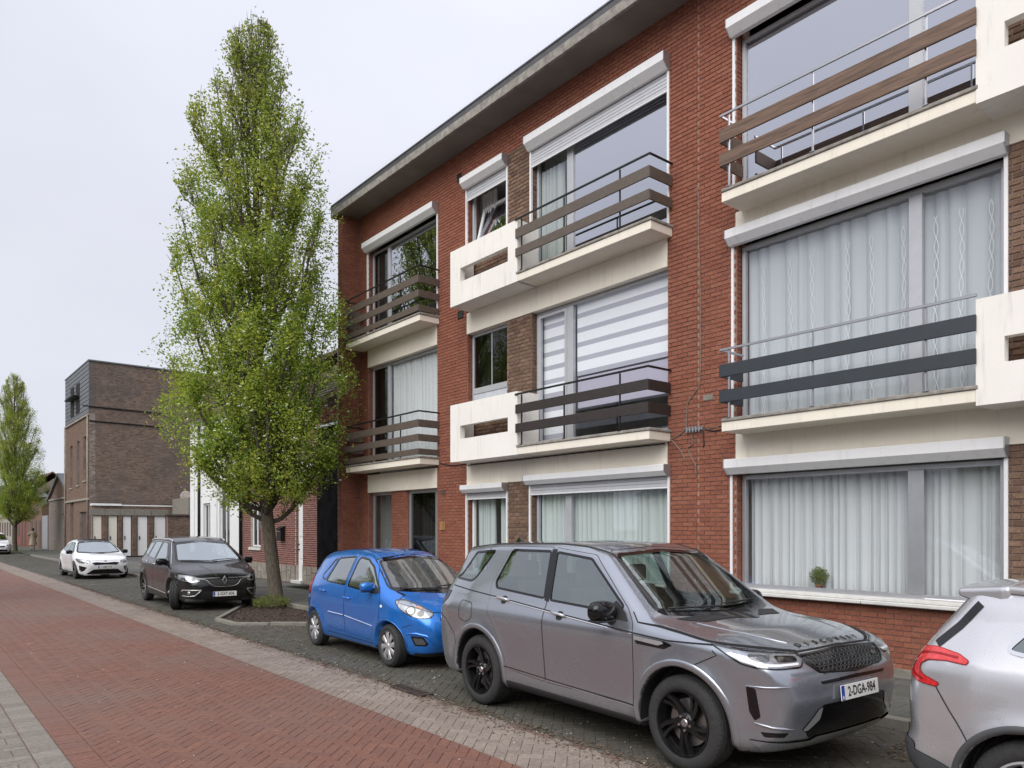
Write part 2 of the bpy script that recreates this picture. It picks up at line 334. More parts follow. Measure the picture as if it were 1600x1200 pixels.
class MB:
    """collects polygons of one mesh"""
    def __init__(s): s.v = []; s.f = []; s.n = 0; s.r = []
    def add(s, V, F, r=None):
        V = np.asarray(V, float); s.v.append(V)
        for f in F: s.f.append([i + s.n for i in f]); s.r.append(0 if r is None else r)
        s.n += len(V)
    def box(s, x0, x1, y0, y1, z0, z1, b=.003, r=None):
        x0, x1 = sorted((x0, x1)); y0, y1 = sorted((y0, y1)); z0, z1 = sorted((z0, z1))
        b = min(b, (x1 - x0) * .3, (y1 - y0) * .3, (z1 - z0) * .3)
        if b <= 0:
            V = [(x, y, z) for z in (z0, z1) for y in (y0, y1) for x in (x0, x1)]
            s.add(V, [(0, 2, 3, 1), (4, 5, 7, 6), (0, 1, 5, 4), (2, 6, 7, 3), (0, 4, 6, 2), (1, 3, 7, 5)], r); return
        c = np.array([(x0 + x1) / 2, (y0 + y1) / 2, (z0 + z1) / 2]); h = np.array([x1 - x0, y1 - y0, z1 - z0]) / 2
        V = []; idx = {}
        for sx in (-1, 1):
            for sy in (-1, 1):
                for sz in (-1, 1):
                    for a in range(3):
                        p = np.array([sx, sy, sz]) * (h - b); p[a] = (sx, sy, sz)[a] * h[a]
                        idx[(sx, sy, sz, a)] = len(V); V.append(c + p)
        Fs = []
        for a in range(3):
            u, w = [(1, 2), (2, 0), (0, 1)][a]
            for sg in (-1, 1):
                q = []
                for su, sw in ((-1, -1), (1, -1), (1, 1), (-1, 1)):
                    k = [0, 0, 0]; k[a] = sg; k[u] = su; k[w] = sw; q.append(idx[(*k, a)])
                Fs.append(q if sg > 0 else q[::-1])
        for a in range(3):           # edges parallel to a
            u, w = [(1, 2), (2, 0), (0, 1)][a]
            for su in (-1, 1):
                for sw in (-1, 1):
                    def k(sa, which):
                        kk = [0, 0, 0]; kk[a] = sa; kk[u] = su; kk[w] = sw; return idx[(*kk, which)]
                    q = [k(-1, u), k(1, u), k(1, w), k(-1, w)]
                    Fs.append(q if su * sw < 0 else q[::-1])
        for sx in (-1, 1):
            for sy in (-1, 1):
                for sz in (-1, 1):
                    q = [idx[(sx, sy, sz, 0)], idx[(sx, sy, sz, 1)], idx[(sx, sy, sz, 2)]]
                    Fs.append(q if sx * sy * sz > 0 else q[::-1])
        s.add(V, Fs, r)
    def tube(s, pts, rad, n=8, cap=True, r=None):
        pts = [Vector(p) for p in pts]; rads = rad if isinstance(rad, (list, tuple)) else [rad] * len(pts)
        V = []; up = Vector((0, 0, 1))
        t0 = (pts[1] - pts[0]).normalized(); ref = up if abs(t0.z) < .9 else Vector((1, 0, 0)); u = t0.cross(ref).normalized()
        for i, p in enumerate(pts):
            t = (pts[min(i + 1, len(pts) - 1)] - pts[max(i - 1, 0)]).normalized()
            u = (u - t * u.dot(t)).normalized(); w = t.cross(u)
            for k in range(n):
                a = 2 * math.pi * k / n; V.append(p + (u * math.cos(a) + w * math.sin(a)) * rads[i])
        Fs = [(i * n + k, i * n + (k + 1) % n, (i + 1) * n + (k + 1) % n, (i + 1) * n + k) for i in range(len(pts) - 1) for k in range(n)]
        if cap: Fs += [tuple(range(n))[::-1], tuple(range((len(pts) - 1) * n, len(pts) * n))]
        s.add(V, Fs, r)
    def lathe(s, prof, n=32, axis='z', closed=False, r=None):
        """prof: list of (radius, height)"""
        V = []
        for k in range(n):
            a = 2 * math.pi * k / n; c_, s_ = math.cos(a), math.sin(a)
            for (q, h) in prof:
                V.append((q * c_, q * s_, h) if axis == 'z' else (q * c_, h, q * s_))
        m = len(prof); Fs = []
        for k in range(n):
            k2 = (k + 1) % n
            for i in range(m - 1 + closed):
                j = (i + 1) % m; Fs.append((k * m + i, k2 * m + i, k2 * m + j, k * m + j))
        s.add(V, Fs, r)
    def prism(s, poly, z0, z1, r=None):
        n = len(poly); V = [(x, y, z0) for x, y in poly] + [(x, y, z1) for x, y in poly]
        s.add(V, [tuple(range(n))[::-1], tuple(range(n, 2 * n))] + [(i, (i + 1) % n, n + (i + 1) % n, n + i) for i in range(n)], r)
    def mesh(s, name, mat, smooth=False, off=(0, 0, 0), rnd=False):
        V = np.concatenate(s.v) - np.array(off)
        by = {}; rr = {}
        for f, r_ in zip(s.f, s.r): by.setdefault(len(f), []).append(f); rr.setdefault(len(f), []).append(r_)
        return npmesh(name, V, [np.array(x) for x in by.values()], mat, smooth, rnd=sum(rr.values(), []) if rnd else None)
    def build(s, name, mat, parent=None, smooth=False, off=None, rnd=False, loc=None):
        if off is None: off = tuple(parent.location) if (parent is not None and parent.type == 'EMPTY') else (0, 0, 0)
        return link(name, s.mesh(name, mat, smooth, off, rnd), parent, loc)
def smooth_by_angle(me, deg=35):
    me.polygons.foreach_set('use_smooth', np.full(len(me.polygons), True))
    try: me.set_sharp_from_angle(angle=R(deg))
    except Exception: pass
def textmesh(name, s, size, mat, depth=.002, spacing=1., bold=0., sx=1.):
    cu = bpy.data.curves.new(name, 'FONT'); cu.body = s; cu.size = size; cu.extrude = depth; cu.align_x = 'CENTER'; cu.align_y = 'CENTER'
    cu.space_character = spacing; cu.offset = bold; cu.resolution_u = 3
    o = bpy.data.objects.new(name, cu); COL.objects.link(o); bpy.context.view_layer.update()
    me = bpy.data.meshes.new_from_object(o.evaluated_get(bpy.context.evaluated_depsgraph_get()))
    bpy.data.objects.remove(o); bpy.data.curves.remove(cu)
    me.transform(Matrix.Diagonal((sx, 1, 1, 1))); me.materials.clear(); me.materials.append(mat); me.name = name
    return me
# ================================================================== GROUND
def proj(X, Y, Z):
    d = X * SN + Y * CS
    return 800 + F_PX * (X * CS - Y * SN) / d, 826 - F_PX * (Z - HCAM) / d, d
def inframe(X, Y, Z, m=0):
    x, y, d = proj(X, Y, Z); return (d > .5) & (x > -m) & (x < 1600 + m) & (y > -m) & (y < 1200 + m)
def clip_poly(P, axis, val, keep_less):
    o = []
    for i in range(len(P)):
        a, b = P[i], P[(i + 1) % len(P)]
        ia = (a[axis] <= val) == keep_less or a[axis] == val; ib = (b[axis] <= val) == keep_less or b[axis] == val
        if ia: o.append(a)
        if ia != ib:
            t = (val - a[axis]) / (b[axis] - a[axis]); o.append((a[0] + t * (b[0] - a[0]), a[1] + t * (b[1] - a[1])))
    return o
def herring(x0, x1, y0, y1, w=.1, joint=.0045, ang=45):
    """list of (centre, halfsize, angle) rectangles in a 2:1 herringbone covering the strip, as 4-point polys"""
    c, s = math.cos(R(ang)), math.sin(R(ang)); cx, cy = (x0 + x1) / 2, (y0 + y1) / 2
    Rr = math.hypot(x1 - x0, y1 - y0) / 2 + .4; N = int(Rr / w) + 4
    m = np.arange(-N, N + 1); n = np.arange(-N // 2 - 2, N // 2 + 3)
    Mm, Nn = np.meshgrid(m, n, indexing='ij'); tx = (Mm + 2 * Nn).ravel() * w; ty = (Mm - 2 * Nn).ravel() * w
    out = []
    for (bx, by, sx, sy) in ((0, 0, 2 * w, w), (0, w, w, 2 * w)):
        px_ = tx + bx + sx / 2; py_ = ty + by + sy / 2
        X = cx + px_ * c - py_ * s; Y = cy + px_ * s + py_ * c
        k = (X > x0 - .15) & (X < x1 + .15) & (Y > y0 - .15) & (Y < y1 + .15)
        h = (sx / 2 - joint / 2, sy / 2 - joint / 2)
        for (X_, Y_) in zip(X[k], Y[k]):
            out.append((X_, Y_, h[0], h[1], R(ang)))
    return out
def lay(rects, parent, name, mat, top, clip=None, n_single=300, depth=.008, jit=.0012, bev=.002, joined='bricks_further_off', skip=None):
    """rects (x,y,hx,hy,ang). the largest-showing whole ones become objects, the others one mesh"""
    whole = []; cut = []
    for r_ in rects:
        x, y, hx, hy, a = r_; c, s = math.cos(a), math.sin(a)
        P = [(x + u * hx * c - v * hy * s, y + u * hx * s + v * hy * c) for u, v in ((-1, -1), (1, -1), (1, 1), (-1, 1))]
        if skip and skip(x, y): continue
        if clip:
            x0, x1, y0, y1 = clip
            if all(x0 <= p[0] <= x1 and y0 <= p[1] <= y1 for p in P): whole.append((r_, P))
            else:
                Q = P
                for ax, v, l in ((0, x0, False), (0, x1, True), (1, y0, False), (1, y1, True)):
                    Q = clip_poly(Q, ax, v, l)
                    if len(Q) < 3: break
                if len(Q) >= 3:
                    ar = abs(sum(Q[i][0] * Q[(i + 1) % len(Q)][1] - Q[(i + 1) % len(Q)][0] * Q[i][1] for i in range(len(Q)))) / 2
                    if ar > .0006: cut.append(Q)
        else: whole.append((r_, P))
    W = np.array([w_[0][:2] for w_ in whole]); vis = inframe(W[:, 0], W[:, 1], top, 10)
    x, y, d = proj(W[:, 0], W[:, 1], top); d = np.where(vis, d, 1e9); order = np.argsort(d)
    single = set(order[:n_single][d[order[:n_single]] < 1e8].tolist())
    protos = {}
    for i in single:
        (x, y, hx, hy, a), P = whole[i]; key = (round(hx, 4), round(hy, 4))
        if key not in protos:
            m = MB(); b = bev
            V = [(-hx, -hy, -depth), (hx, -hy, -depth), (hx, hy, -depth), (-hx, hy, -depth), (-hx, -hy, -b), (hx, -hy, -b), (hx, hy, -b), (-hx, hy, -b),
                 (-hx + b, -hy + b, 0), (hx - b, -hy + b, 0), (hx - b, hy - b, 0), (-hx + b, hy - b, 0)]
            m.add(V, [(8, 9, 10, 11)] + [(i_, (i_ + 1) % 4, (i_ + 1) % 4 + 4, i_ + 4) for i_ in range(4)] + [(i_ + 4, (i_ + 1) % 4 + 4, (i_ + 1) % 4 + 8, i_ + 8) for i_ in range(4)])
            protos[key] = m.mesh(name, mat)
        link(name, protos[key], parent, (x, y, top + random.uniform(-jit, jit)), (random.uniform(-.006, .006), random.uniform(-.006, .006), a))
    polys = [whole[i][1] for i in range(len(whole)) if i not in single] + cut
    by = {}
    for P in polys: by.setdefault(len(P), []).append(P)
    Vs = []; Fs = []; Rn = []; off = 0
    for k, Ps in by.items():
        A = np.array(Ps); n = len(A); c = A.mean(1, keepdims=True)
        dd = A - c; ln = np.linalg.norm(dd, axis=2, keepdims=True); ins = c + dd * (1 - np.minimum(.25, bev * 1.4 / np.maximum(ln, 1e-4)))
        zt = (top + RNG.uniform(-jit, jit, (n, 1, 1))) * np.ones((n, k, 1)) + RNG.uniform(-jit, jit, (n, k, 1)) * .6
        lo = np.concatenate([A, np.full((n, k, 1), top - depth)], 2); hi = np.concatenate([ins, zt], 2)
        Vs.append(np.concatenate([lo, hi], 1).reshape(-1, 3)); base = off + np.arange(n)[:, None] * 2 * k
        ar = (A[:, 0, 0] * 0 + 1)
        Fs.append(base + np.arange(k, 2 * k)[None]); rn = RNG.random(n); Rn.append(rn)
        i = np.arange(k); j = (i + 1) % k
        q = np.stack([i, j, j + k, i + k], 1)[None] + base[:, :, None]
        Fs.append(q.reshape(-1, 4)); Rn.append(np.repeat(rn, k)); off += n * 2 * k
    if Vs:
        # keep attribute order in step with the face order
        me = npmesh(joined, np.concatenate(Vs), Fs, mat, False, rnd=np.concatenate(Rn))
        stuff(link(joined, me, parent))
def sheet(name, x0, x1, y0, y1, z, mat, thick=.0):
    m = MB(); m.add([(x0, y0, z), (x1, y0, z), (x1, y1, z), (x0, y1, z)], [(0, 1, 2, 3)])
    return struct(m.build(name, mat))
XR0, XR1, XG, XK, XW = 1.08, 3.76, 4.56, 7.15, 9.15
YF = 62.0
sheet('ground', -600, 900, -300, 1500, -.06, M['asphalt'])
road = sheet('road', XR0, XR1, -4, 160, -.0065, M['joint_dark'])
gut = sheet('gutter_strip', XR1, XG, -4, 160, -.0065, M['joint_dark'])
park = sheet('parking_lane', XG, XK + .02, -4, 160, -.0105, M['joint_moss'])
left = sheet('left_pavement', -6, XR0, -4, 160, -.0065, M['joint_dark'])
pm = MB(); pm.box(XK + .1, XW + .02, -4, 22, -.1, .085, 0); pm.box(XK + .1, 10.02, 22, 150, -.1, .085, 0)
pave = struct(pm.build('pavement', M['joint_moss']))
lay([r for r in herring(XR0 + .21, XR1, 1.5, YF)], road, 'brick', M['road_red'], 0, (XR0 + .212, XR1 - .002, 1.5, YF), joined='bricks')
edge = [(XR0 + .105, y, .1, .047, 0) for y in np.arange(2, YF, .1)]
lay(edge, road, 'edge_brick', M['road_red'], 0, n_single=120, joined='edge_bricks')
lay(herring(XR1, XG - .1, 1.5, YF), gut, 'brick', M['road_beige'], 0, (XR1 + .002, XG - .112, 1.5, YF), joined='bricks')
lay([(XG - .055, y, .05, .097, 0) for y in np.arange(2, YF, .2)], gut, 'edge_brick', M['road_beige'], -.006, n_single=120, joined='edge_bricks', jit=.004, skip=lambda x, y: 7.0 < y < 7.74)
# red and beige continue beyond as flat colour
for nm, a, b_, mt in (('road_beyond', XR0, XR1, 'road_red'), ('gutter_beyond', XR1, XG, 'road_beige'), ('parking_beyond', XG, XK, 'park_paver')):
    sheet(nm, a, b_, YF, 160, -.004, M[mt])
# left grey pavers: a soldier row, then pairs turned against each other
rg = [(XR0 - .105, y, .1, .0975, 0) for y in np.arange(3, 30, .2)]
w = .115; i = 0
for ix in range(12):
    for iy, y in enumerate(np.arange(3, 24, 2 * w)):
        cx_ = XR0 - .21 - w - ix * 2 * w - .003
        if (ix + iy) % 2: rg += [(cx_ - w / 2, y, w / 2 - .004, w - .004, 0), (cx_ + w / 2, y, w / 2 - .004, w - .004, 0)]
        else: rg += [(cx_, y - w / 2, w - .004, w / 2 - .004, 0), (cx_, y + w / 2, w - .004, w / 2 - .004, 0)]
lay(rg, left, 'paver', M['road_grey'], 0, joined='pavers')
# tree pit outline (kerb stones round it)
PIT = [(4.97, 15.45), (5.0, 14.53), (6.11, 13.61), (7.12, 12.85), (7.12, 19.25)]
def in_poly(x, y, P):
    r_ = False; n = len(P)
    for i in range(n):
        x1, y1 = P[i]; x2, y2 = P[(i + 1) % n]
        if (y1 > y) != (y2 > y) and x < (x2 - x1) * (y - y1) / (y2 - y1) + x1: r_ = not r_
    return r_
PIT2 = [(5.3, 69.5), (5.3, 68), (7.12, 66.5), (7.12, 71.5)]
lay(herring(XG, XK, 1.5, YF), park, 'paver', M['park_paver'], -.004, (XG + .004, XK, 1.5, YF), joined='pavers', jit=.003, skip=lambda x, y: in_poly(x, y, PIT) or (x < 4.68 and 7.0 < y < 7.74))
tl = [(XK + .25 + .3 * i, y + .15 * (i % 2), .148, .148, 0) for i in range(7) for y in np.arange(1.2, 46, .3)]
lay(tl, pave, 'tile', M['tile'], .097, (XK + .1, XW - .002, 1.2, 21.9), joined='tiles', jit=.002)
lay([(x, y + (.15 if i % 2 else 0), .148, .148, 0) for i, x in enumerate(np.arange(XK + .25, 10.1, .3)) for y in np.arange(22.2, 60, .3)], pave, 'tile', M['tile'], .097, (XK + .1, 9.99, 22.05, 60), n_single=0, joined='tiles_beyond', jit=.002)
kb = struct(link('kerb', None)); kb.empty_display_size = .2
km = MB(); km.box(0, .1, -.495, .495, -.1, .1, .012); kme = km.mesh('kerb_stone', M['kerb'])
for y in np.arange(-2.5, 60, 1.0):
    link('kerb_stone', kme, kb, (XK, y, random.uniform(-.004, .004)))
# pit kerb
pk = struct(link('tree_pit_kerb', None, None, (6, 15, 0)))
def edge_stones(P, parent, wd=.1, z0=-.08, z1=.055, closed=False, name='kerb_stone'):
    n = len(P)
    for i in range(n - 1 + closed):
        a, b_ = Vector(P[i]), Vector(P[(i + 1) % n]); L_ = (b_ - a).length; k = max(1, round(L_ / .8)); d = (b_ - a) / k
        for j in range(k):
            p = a + d * j; ang = math.atan2(d.y, d.x); ll = d.length - .008
            m = MB(); m.box(0, ll, 0, wd, z0, z1, .01)
            link(name, m.mesh(name, M['kerb']), parent, (p.x - parent.location.x, p.y - parent.location.y, random.uniform(-.006, .006)), (0, 0, ang))
edge_stones([(7.12, 19.25), (4.97, 15.45), (5.0, 14.53), (6.11, 13.61), (7.12, 12.85)], pk)
sm = MB(); sm.prism([(x, y) for x, y in [(5.1, 15.4), (5.1, 14.62), (6.15, 13.72), (7.14, 12.98), (7.14, 19.1)]][::1], -.06, .012)
soil = struct(sm.build('tree_pit_soil', M['soil']))
# second pit, far
sm = MB(); sm.prism([(5.6, 72.5), (5.2, 70.5), (5.6, 66.5), (7.14, 65.5), (7.14, 73.5)], -.06, .05); struct(sm.build('far_tree_pit', M['soil']))
pk2 = struct(link('far_pit_kerb', None, None, (6, 69, 0))); edge_stones([(7.12, 73.6), (5.5, 72.6), (5.1, 70.5), (5.5, 66.4), (7.12, 65.4)], pk2, z1=.06)

def scatter(name, pts, size, mat, flat=.3, seed=1, aspect=.6, z0=0):
    """small leaf-like quads lying about, joined as stuff"""
    g = np.random.default_rng(seed); n = len(pts); P = np.asarray(pts)
    s = size * g.uniform(.5, 1.3, n); a = g.uniform(0, 6.28, n); tz = g.uniform(-flat, flat, (n, 2))
    u = np.stack([np.cos(a), np.sin(a), tz[:, 0]], 1) * s[:, None]; v = np.stack([-np.sin(a), np.cos(a), tz[:, 1]], 1) * (s * aspect)[:, None]
    C = P + np.array([0, 0, 1]) * (np.abs(u[:, 2:]) + np.abs(v[:, 2:]) + .001)
    V = np.stack([C - u, C - v * .9, C + u, C + v * .9], 1).reshape(-1, 3)
    return link(name, npmesh(name, V, np.arange(4 * n).reshape(n, 4), mat, rnd=g.random(n)))
def rand_in(n, x0, x1, y0, y1, z, g, test=None):
    X = g.uniform(x0, x1, n); Y = g.uniform(y0, y1, n)
    if test is not None:
        k = np.array([test(a, b_) for a, b_ in zip(X, Y)]); X, Y = X[k], Y[k]
    return np.stack([X, Y, np.full(len(X), z)], 1)
g = np.random.default_rng(5)
stuff(scatter('fallen_petals', np.concatenate([rand_in(900, 4.5, 7.1, 2.5, 15, .0, g, lambda a, b_: not in_poly(a, b_, PIT)), rand_in(160, 1.5, 4.5, 4, 16, .001, g)]), .0105, M['petal'], seed=2))
dl = np.concatenate([np.stack([g.normal(4.59, .055, 6500), 3 + 27 * g.random(6500) ** 1.2, np.full(6500, -.004)], 1), np.stack([g.normal(4.42, .08, 1500), g.uniform(3, 24, 1500), np.full(1500, .001)], 1),
    np.stack([g.normal(7.02, .1, 2200), g.uniform(.8, 20, 2200), np.full(2200, -.002)], 1),
    rand_in(1500, 4.7, 7.1, 10, 14.8, -.002, g, lambda a, b_: not in_poly(a, b_, PIT)), rand_in(900, 6.2, 7.1, 2.2, 2.9, -.002, g)])
stuff(scatter('leaf_litter', dl, .017, M['litter'], seed=3))
ch = rand_in(5200, 5, 7.13, 12.9, 19.2, .012, g, lambda a, b_: in_poly(a, b_, [(5.12, 15.35), (5.12, 14.66), (6.15, 13.75), (7.12, 13.0), (7.12, 19.0)]))
stuff(scatter('bark_chips', ch, .026, M['chip'], flat=.5, seed=4, aspect=.45))
def tufts(name, centre, n, spread, h, seed, mat='weed'):
    g = np.random.default_rng(seed); a = g.uniform(0, 6.28, n); r_ = spread * np.sqrt(g.random(n)) ** .8; hh = h * g.uniform(.3, 1.1, n) * (1 - .5 * r_ / spread)
    P = np.stack([centre[0] + r_ * np.cos(a), centre[1] + r_ * np.sin(a), centre[2] + hh], 1)
    s = g.uniform(.010, .022, n); d1 = g.normal(size=(n, 3)); d1 /= np.linalg.norm(d1, axis=1)[:, None]; d2 = np.cross(d1, g.normal(size=(n, 3))); d2 /= np.linalg.norm(d2, axis=1)[:, None]
    V = np.stack([P - d1 * s[:, None], P - d2 * s[:, None] * .5, P + d1 * s[:, None], P + d2 * s[:, None] * .5], 1).reshape(-1, 3)
    return stuff(link(name, npmesh(name, V, np.arange(4 * n).reshape(n, 4), M[mat], rnd=g.random(n))))
tufts('weeds_round_trunk', (6.78, 17.02, .01), 2200, .42, .36, 8)
tufts('weeds_round_far_trunk', (7.0, 69.6, .05), 900, 1.2, .25, 9)

# drain grate at the gutter
dr = thing('drain_grate', 'small rusty iron drain grate sunk in the gutter line', 'drain', (4.555, 7.37, .016))
m = MB(); m.box(-.07, .09, -.34, -.31, -.02, .001, .003); m.box(-.07, .09, .31, .34, -.02, .001, .003); m.box(-.07, -.05, -.31, .31, -.02, .001, .003); m.box(.07, .09, -.31, .31, -.02, .001, .003)
link('frame', m.mesh('frame', plain('rusty_iron', (.06, .045, .038), .8, .2, var=.4, scale=20)), dr)
m = MB(); m.box(-.048, .068, -.308, .308, -.020, -.0175, 0); link('sump', m.mesh('sump', M['dark']), dr)
m = MB(); m.box(-.05, .07, -.014, .014, -.015, -.002, .003); bm_ = m.mesh('bar', bpy.data.materials['rusty_iron'])
for k in range(9): link('bar', bm_, dr, (0, -.27 + k * .0675, 0))
# ================================================================== BRICKWORK
def intervals_minus(a, b, cuts):
    segs = [(a, b)]
    for c0, c1 in cuts:
        ns = []
        for s0, s1 in segs:
            if c1 <= s0 or c0 >= s1: ns.append((s0, s1)); continue
            if c0 > s0: ns.append((s0, c0))
            if c1 < s1: ns.append((c1, s1))
        segs = ns
    return segs
def courses(y0, y1, z0, z1, holes, bl=.20, bh=.065, joint=.008, poly=None):
    """brick rectangles (ya,yb,za,zb) of a running bond wall region"""
    out = []; nz_ = int(math.ceil((z1 - z0) / bh))
    for k in range(nz_):
        za = z0 + k * bh; zb = min(za + bh - joint, z1)
        if zb - za < .02: continue
        zc = (za + zb) / 2; cuts = [(h[0], h[1]) for h in holes if h[2] < zc < h[3]]
        for s0, s1 in intervals_minus(y0, y1, cuts):
            st = math.floor(s0 / bl) * bl + (bl / 2 if k % 2 else 0) - bl
            y = st
            while y < s1:
                a, b_ = max(y, s0) + joint / 2, min(y + bl, s1) - joint / 2
                if b_ - a > .03 and (poly is None or (poly(a, zc) and poly(b_, zc))): out.append((a, b_, za, zb))
                y += bl
    return out
def bricks_obj(parent, rects, axis, pos, out, mat, n_single, depth=.012, name='brick', jit=.0018, joined='bricks'):
    """rects on the plane axis=pos (axis 'x': rect is y,z ; 'y': rect is x,z); outward direction out (+1/-1). parent is a mesh part at world origin of its building"""
    A = np.array(rects); n = len(A)
    if n == 0: return
    par = parent.parent; off = Vector(par.location) if par is not None else Vector((0, 0, 0))
    u = (A[:, 0] + A[:, 1]) / 2; z = (A[:, 2] + A[:, 3]) / 2; hu = (A[:, 1] - A[:, 0]) / 2; hz = (A[:, 3] - A[:, 2]) / 2
    X, Y = (np.full(n, pos), u) if axis == 'x' else (u, np.full(n, pos))
    full = hu > hu.max() - .002
    vis = inframe(X, Y, z, 5) & full; _, _, d = proj(X, Y, z); d = np.where(vis, d, 1e9); order = np.argsort(d)[:n_single]
    single = set(i for i in order.tolist() if d[i] < 1e8)
    b = .003
    def verts(cu, cz, hu_, hz_, jt):
        du = np.array([-1, 1, 1, -1]); dz = np.array([-1, -1, 1, 1])
        lo = [(cu + a * hu_, cz + c * hz_, 0) for a, c in zip(du, dz)]; hi = [(cu + a * (hu_ - b), cz + c * (hz_ - b), depth + jt) for a, c in zip(du, dz)]
        return lo + hi
    if single:
        hu0, hz0 = hu.max(), hz.max()
        V = verts(0, 0, hu0, hz0, 0)
        W = [((out * (w_)), a, c) if axis == 'x' else (a, out * w_, c) for a, c, w_ in V]
        fl = (out > 0) == (axis == 'x')
        Fq = [(4, 5, 6, 7)] + [(i, (i + 1) % 4, (i + 1) % 4 + 4, i + 4) for i in range(4)]
        if not fl: Fq = [f[::-1] for f in Fq]
        m = MB(); m.add(W, Fq); me = m.mesh(name, mat)
        for i in single:
            o = link(name, me, parent, (X[i] - off.x + out * random.uniform(-jit, jit) if axis == 'x' else X[i] - off.x, Y[i] - off.y + (out * random.uniform(-jit, jit) if axis == 'y' else 0), z[i] - off.z))
            o.rotation_euler = (random.uniform(-.004, .004), random.uniform(-.006, .006), random.uniform(-.006, .006))
    rest = np.array([i for i in range(n) if i not in single])
    if len(rest) == 0: return
    u, z_, hu_, hz_ = u[rest], z[rest], hu[rest], hz[rest]; k = len(rest)
    du = np.array([-1, 1, 1, -1]); dz = np.array([-1, -1, 1, 1]); jt = RNG.uniform(-jit, jit, (k, 1)) + RNG.uniform(-jit, jit, (k, 4)) * .4
    lo = np.stack([u[:, None] + du * hu_[:, None], z_[:, None] + dz * hz_[:, None], np.zeros((k, 4))], 2)
    hi = np.stack([u[:, None] + du * (hu_[:, None] - b), z_[:, None] + dz * (hz_[:, None] - b), depth + jt], 2)
    P = np.concatenate([lo, hi], 1).reshape(-1, 3)
    V = np.stack([pos + out * P[:, 2], P[:, 0], P[:, 1]], 1) if axis == 'x' else np.stack([P[:, 0], pos + out * P[:, 2], P[:, 1]], 1)
    V = V - np.array(off)
    q = np.array([(4, 5, 6, 7), (0, 1, 5, 4), (1, 2, 6, 5), (2, 3, 7, 6), (3, 0, 4, 7)])
    if (out > 0) != (axis == 'x'): q = q[:, ::-1]
    Fq = (q[None] + (np.arange(k) * 8)[:, None, None]).reshape(-1, 4)
    stuff(link(joined, npmesh(joined, V, Fq, mat, rnd=np.repeat(RNG.random(k), 5)), parent))
def grid_wall(m, x0, x1, y0, y1, z0, z1, holes, axis='x'):
    """solid wall minus holes as few boxes"""
    us = sorted(set([y0, y1] + [c for h in holes for c in h[:2] if y0 < c < y1]))
    for a, b_ in zip(us[:-1], us[1:]):
        uc = (a + b_) / 2; cuts = [(h[2], h[3]) for h in holes if h[0] < uc < h[1]]
        for s0, s1 in intervals_minus(z0, z1, cuts):
            if axis == 'x': m.box(x0, x1, a, b_, s0, s1, 0)
            else: m.box(a, b_, x0, x1, s0, s1, 0)
# ================================================================== APARTMENT BUILDINGS
WX = 9.15; MX = WX + .012; GX = 9.30
def curtain(name, y0, y1, z0, z1, X, mat, parent, wl=.11, amp=.03, seed=0, gather=0.0, hem=True, off=(0, 0, 0)):
    g = random.Random(seed); n = int((y1 - y0) / wl * 18) + 8; ph = 0; xs = []; ys = []
    for i in range(n):
        t = i / (n - 1); ys.append(y0 + (y1 - y0) * t); ph += 2 * math.pi * (y1 - y0) / n / wl * g.uniform(.6, 1.4) * (1 + .38 * math.sin(i * .031 * 18 * wl + seed) + .25 * math.sin(i * .083 * 18 * wl + seed * 2)); w_ = math.sin(ph)
        xs.append(X + amp * 2.6 * (1 - abs(math.sin(ph / 2)) ** .45) + .25 * amp * math.sin(ph * .37))
    V = []; zs = [z0, z0 + (z1 - z0) * .12, z0 + (z1 - z0) * .5, z1 - .06, z1]
    dr = [(g.uniform(-.01, .01)) for _ in range(n)]
    for k, z in enumerate(zs):
        f = (1.15, 1.1, 1., .8, .7)[k]
        for i in range(n): V.append((X + (xs[i] - X) * f - off[0], ys[i] + dr[i] * (1 - k / 4) * .6 - off[1], z + (g.uniform(-.012, .006) if k == 0 else 0) - off[2]))
    i, j = np.meshgrid(np.arange(len(zs) - 1), np.arange(n - 1), indexing='ij'); i, j = i.ravel(), j.ravel()
    Fq = np.stack([i * n + j, i * n + j + 1, (i + 1) * n + j + 1, (i + 1) * n + j], 1)
    return link(name, npmesh(name, V, Fq, mat, True), parent)
def frame_rect(m, y0, y1, z0, z1, w_, x0, x1, b=.004):
    m.box(x0, x1, y0, y0 + w_, z0, z1, b); m.box(x0, x1, y1 - w_, y1, z0, z1, b)
    m.box(x0 + .001, x1 - .001, y0 + w_ - .002, y1 - w_ + .002, z0, z0 + w_, b); m.box(x0 + .001, x1 - .001, y0 + w_ - .002, y1 - w_ + .002, z1 - w_, z1, b)
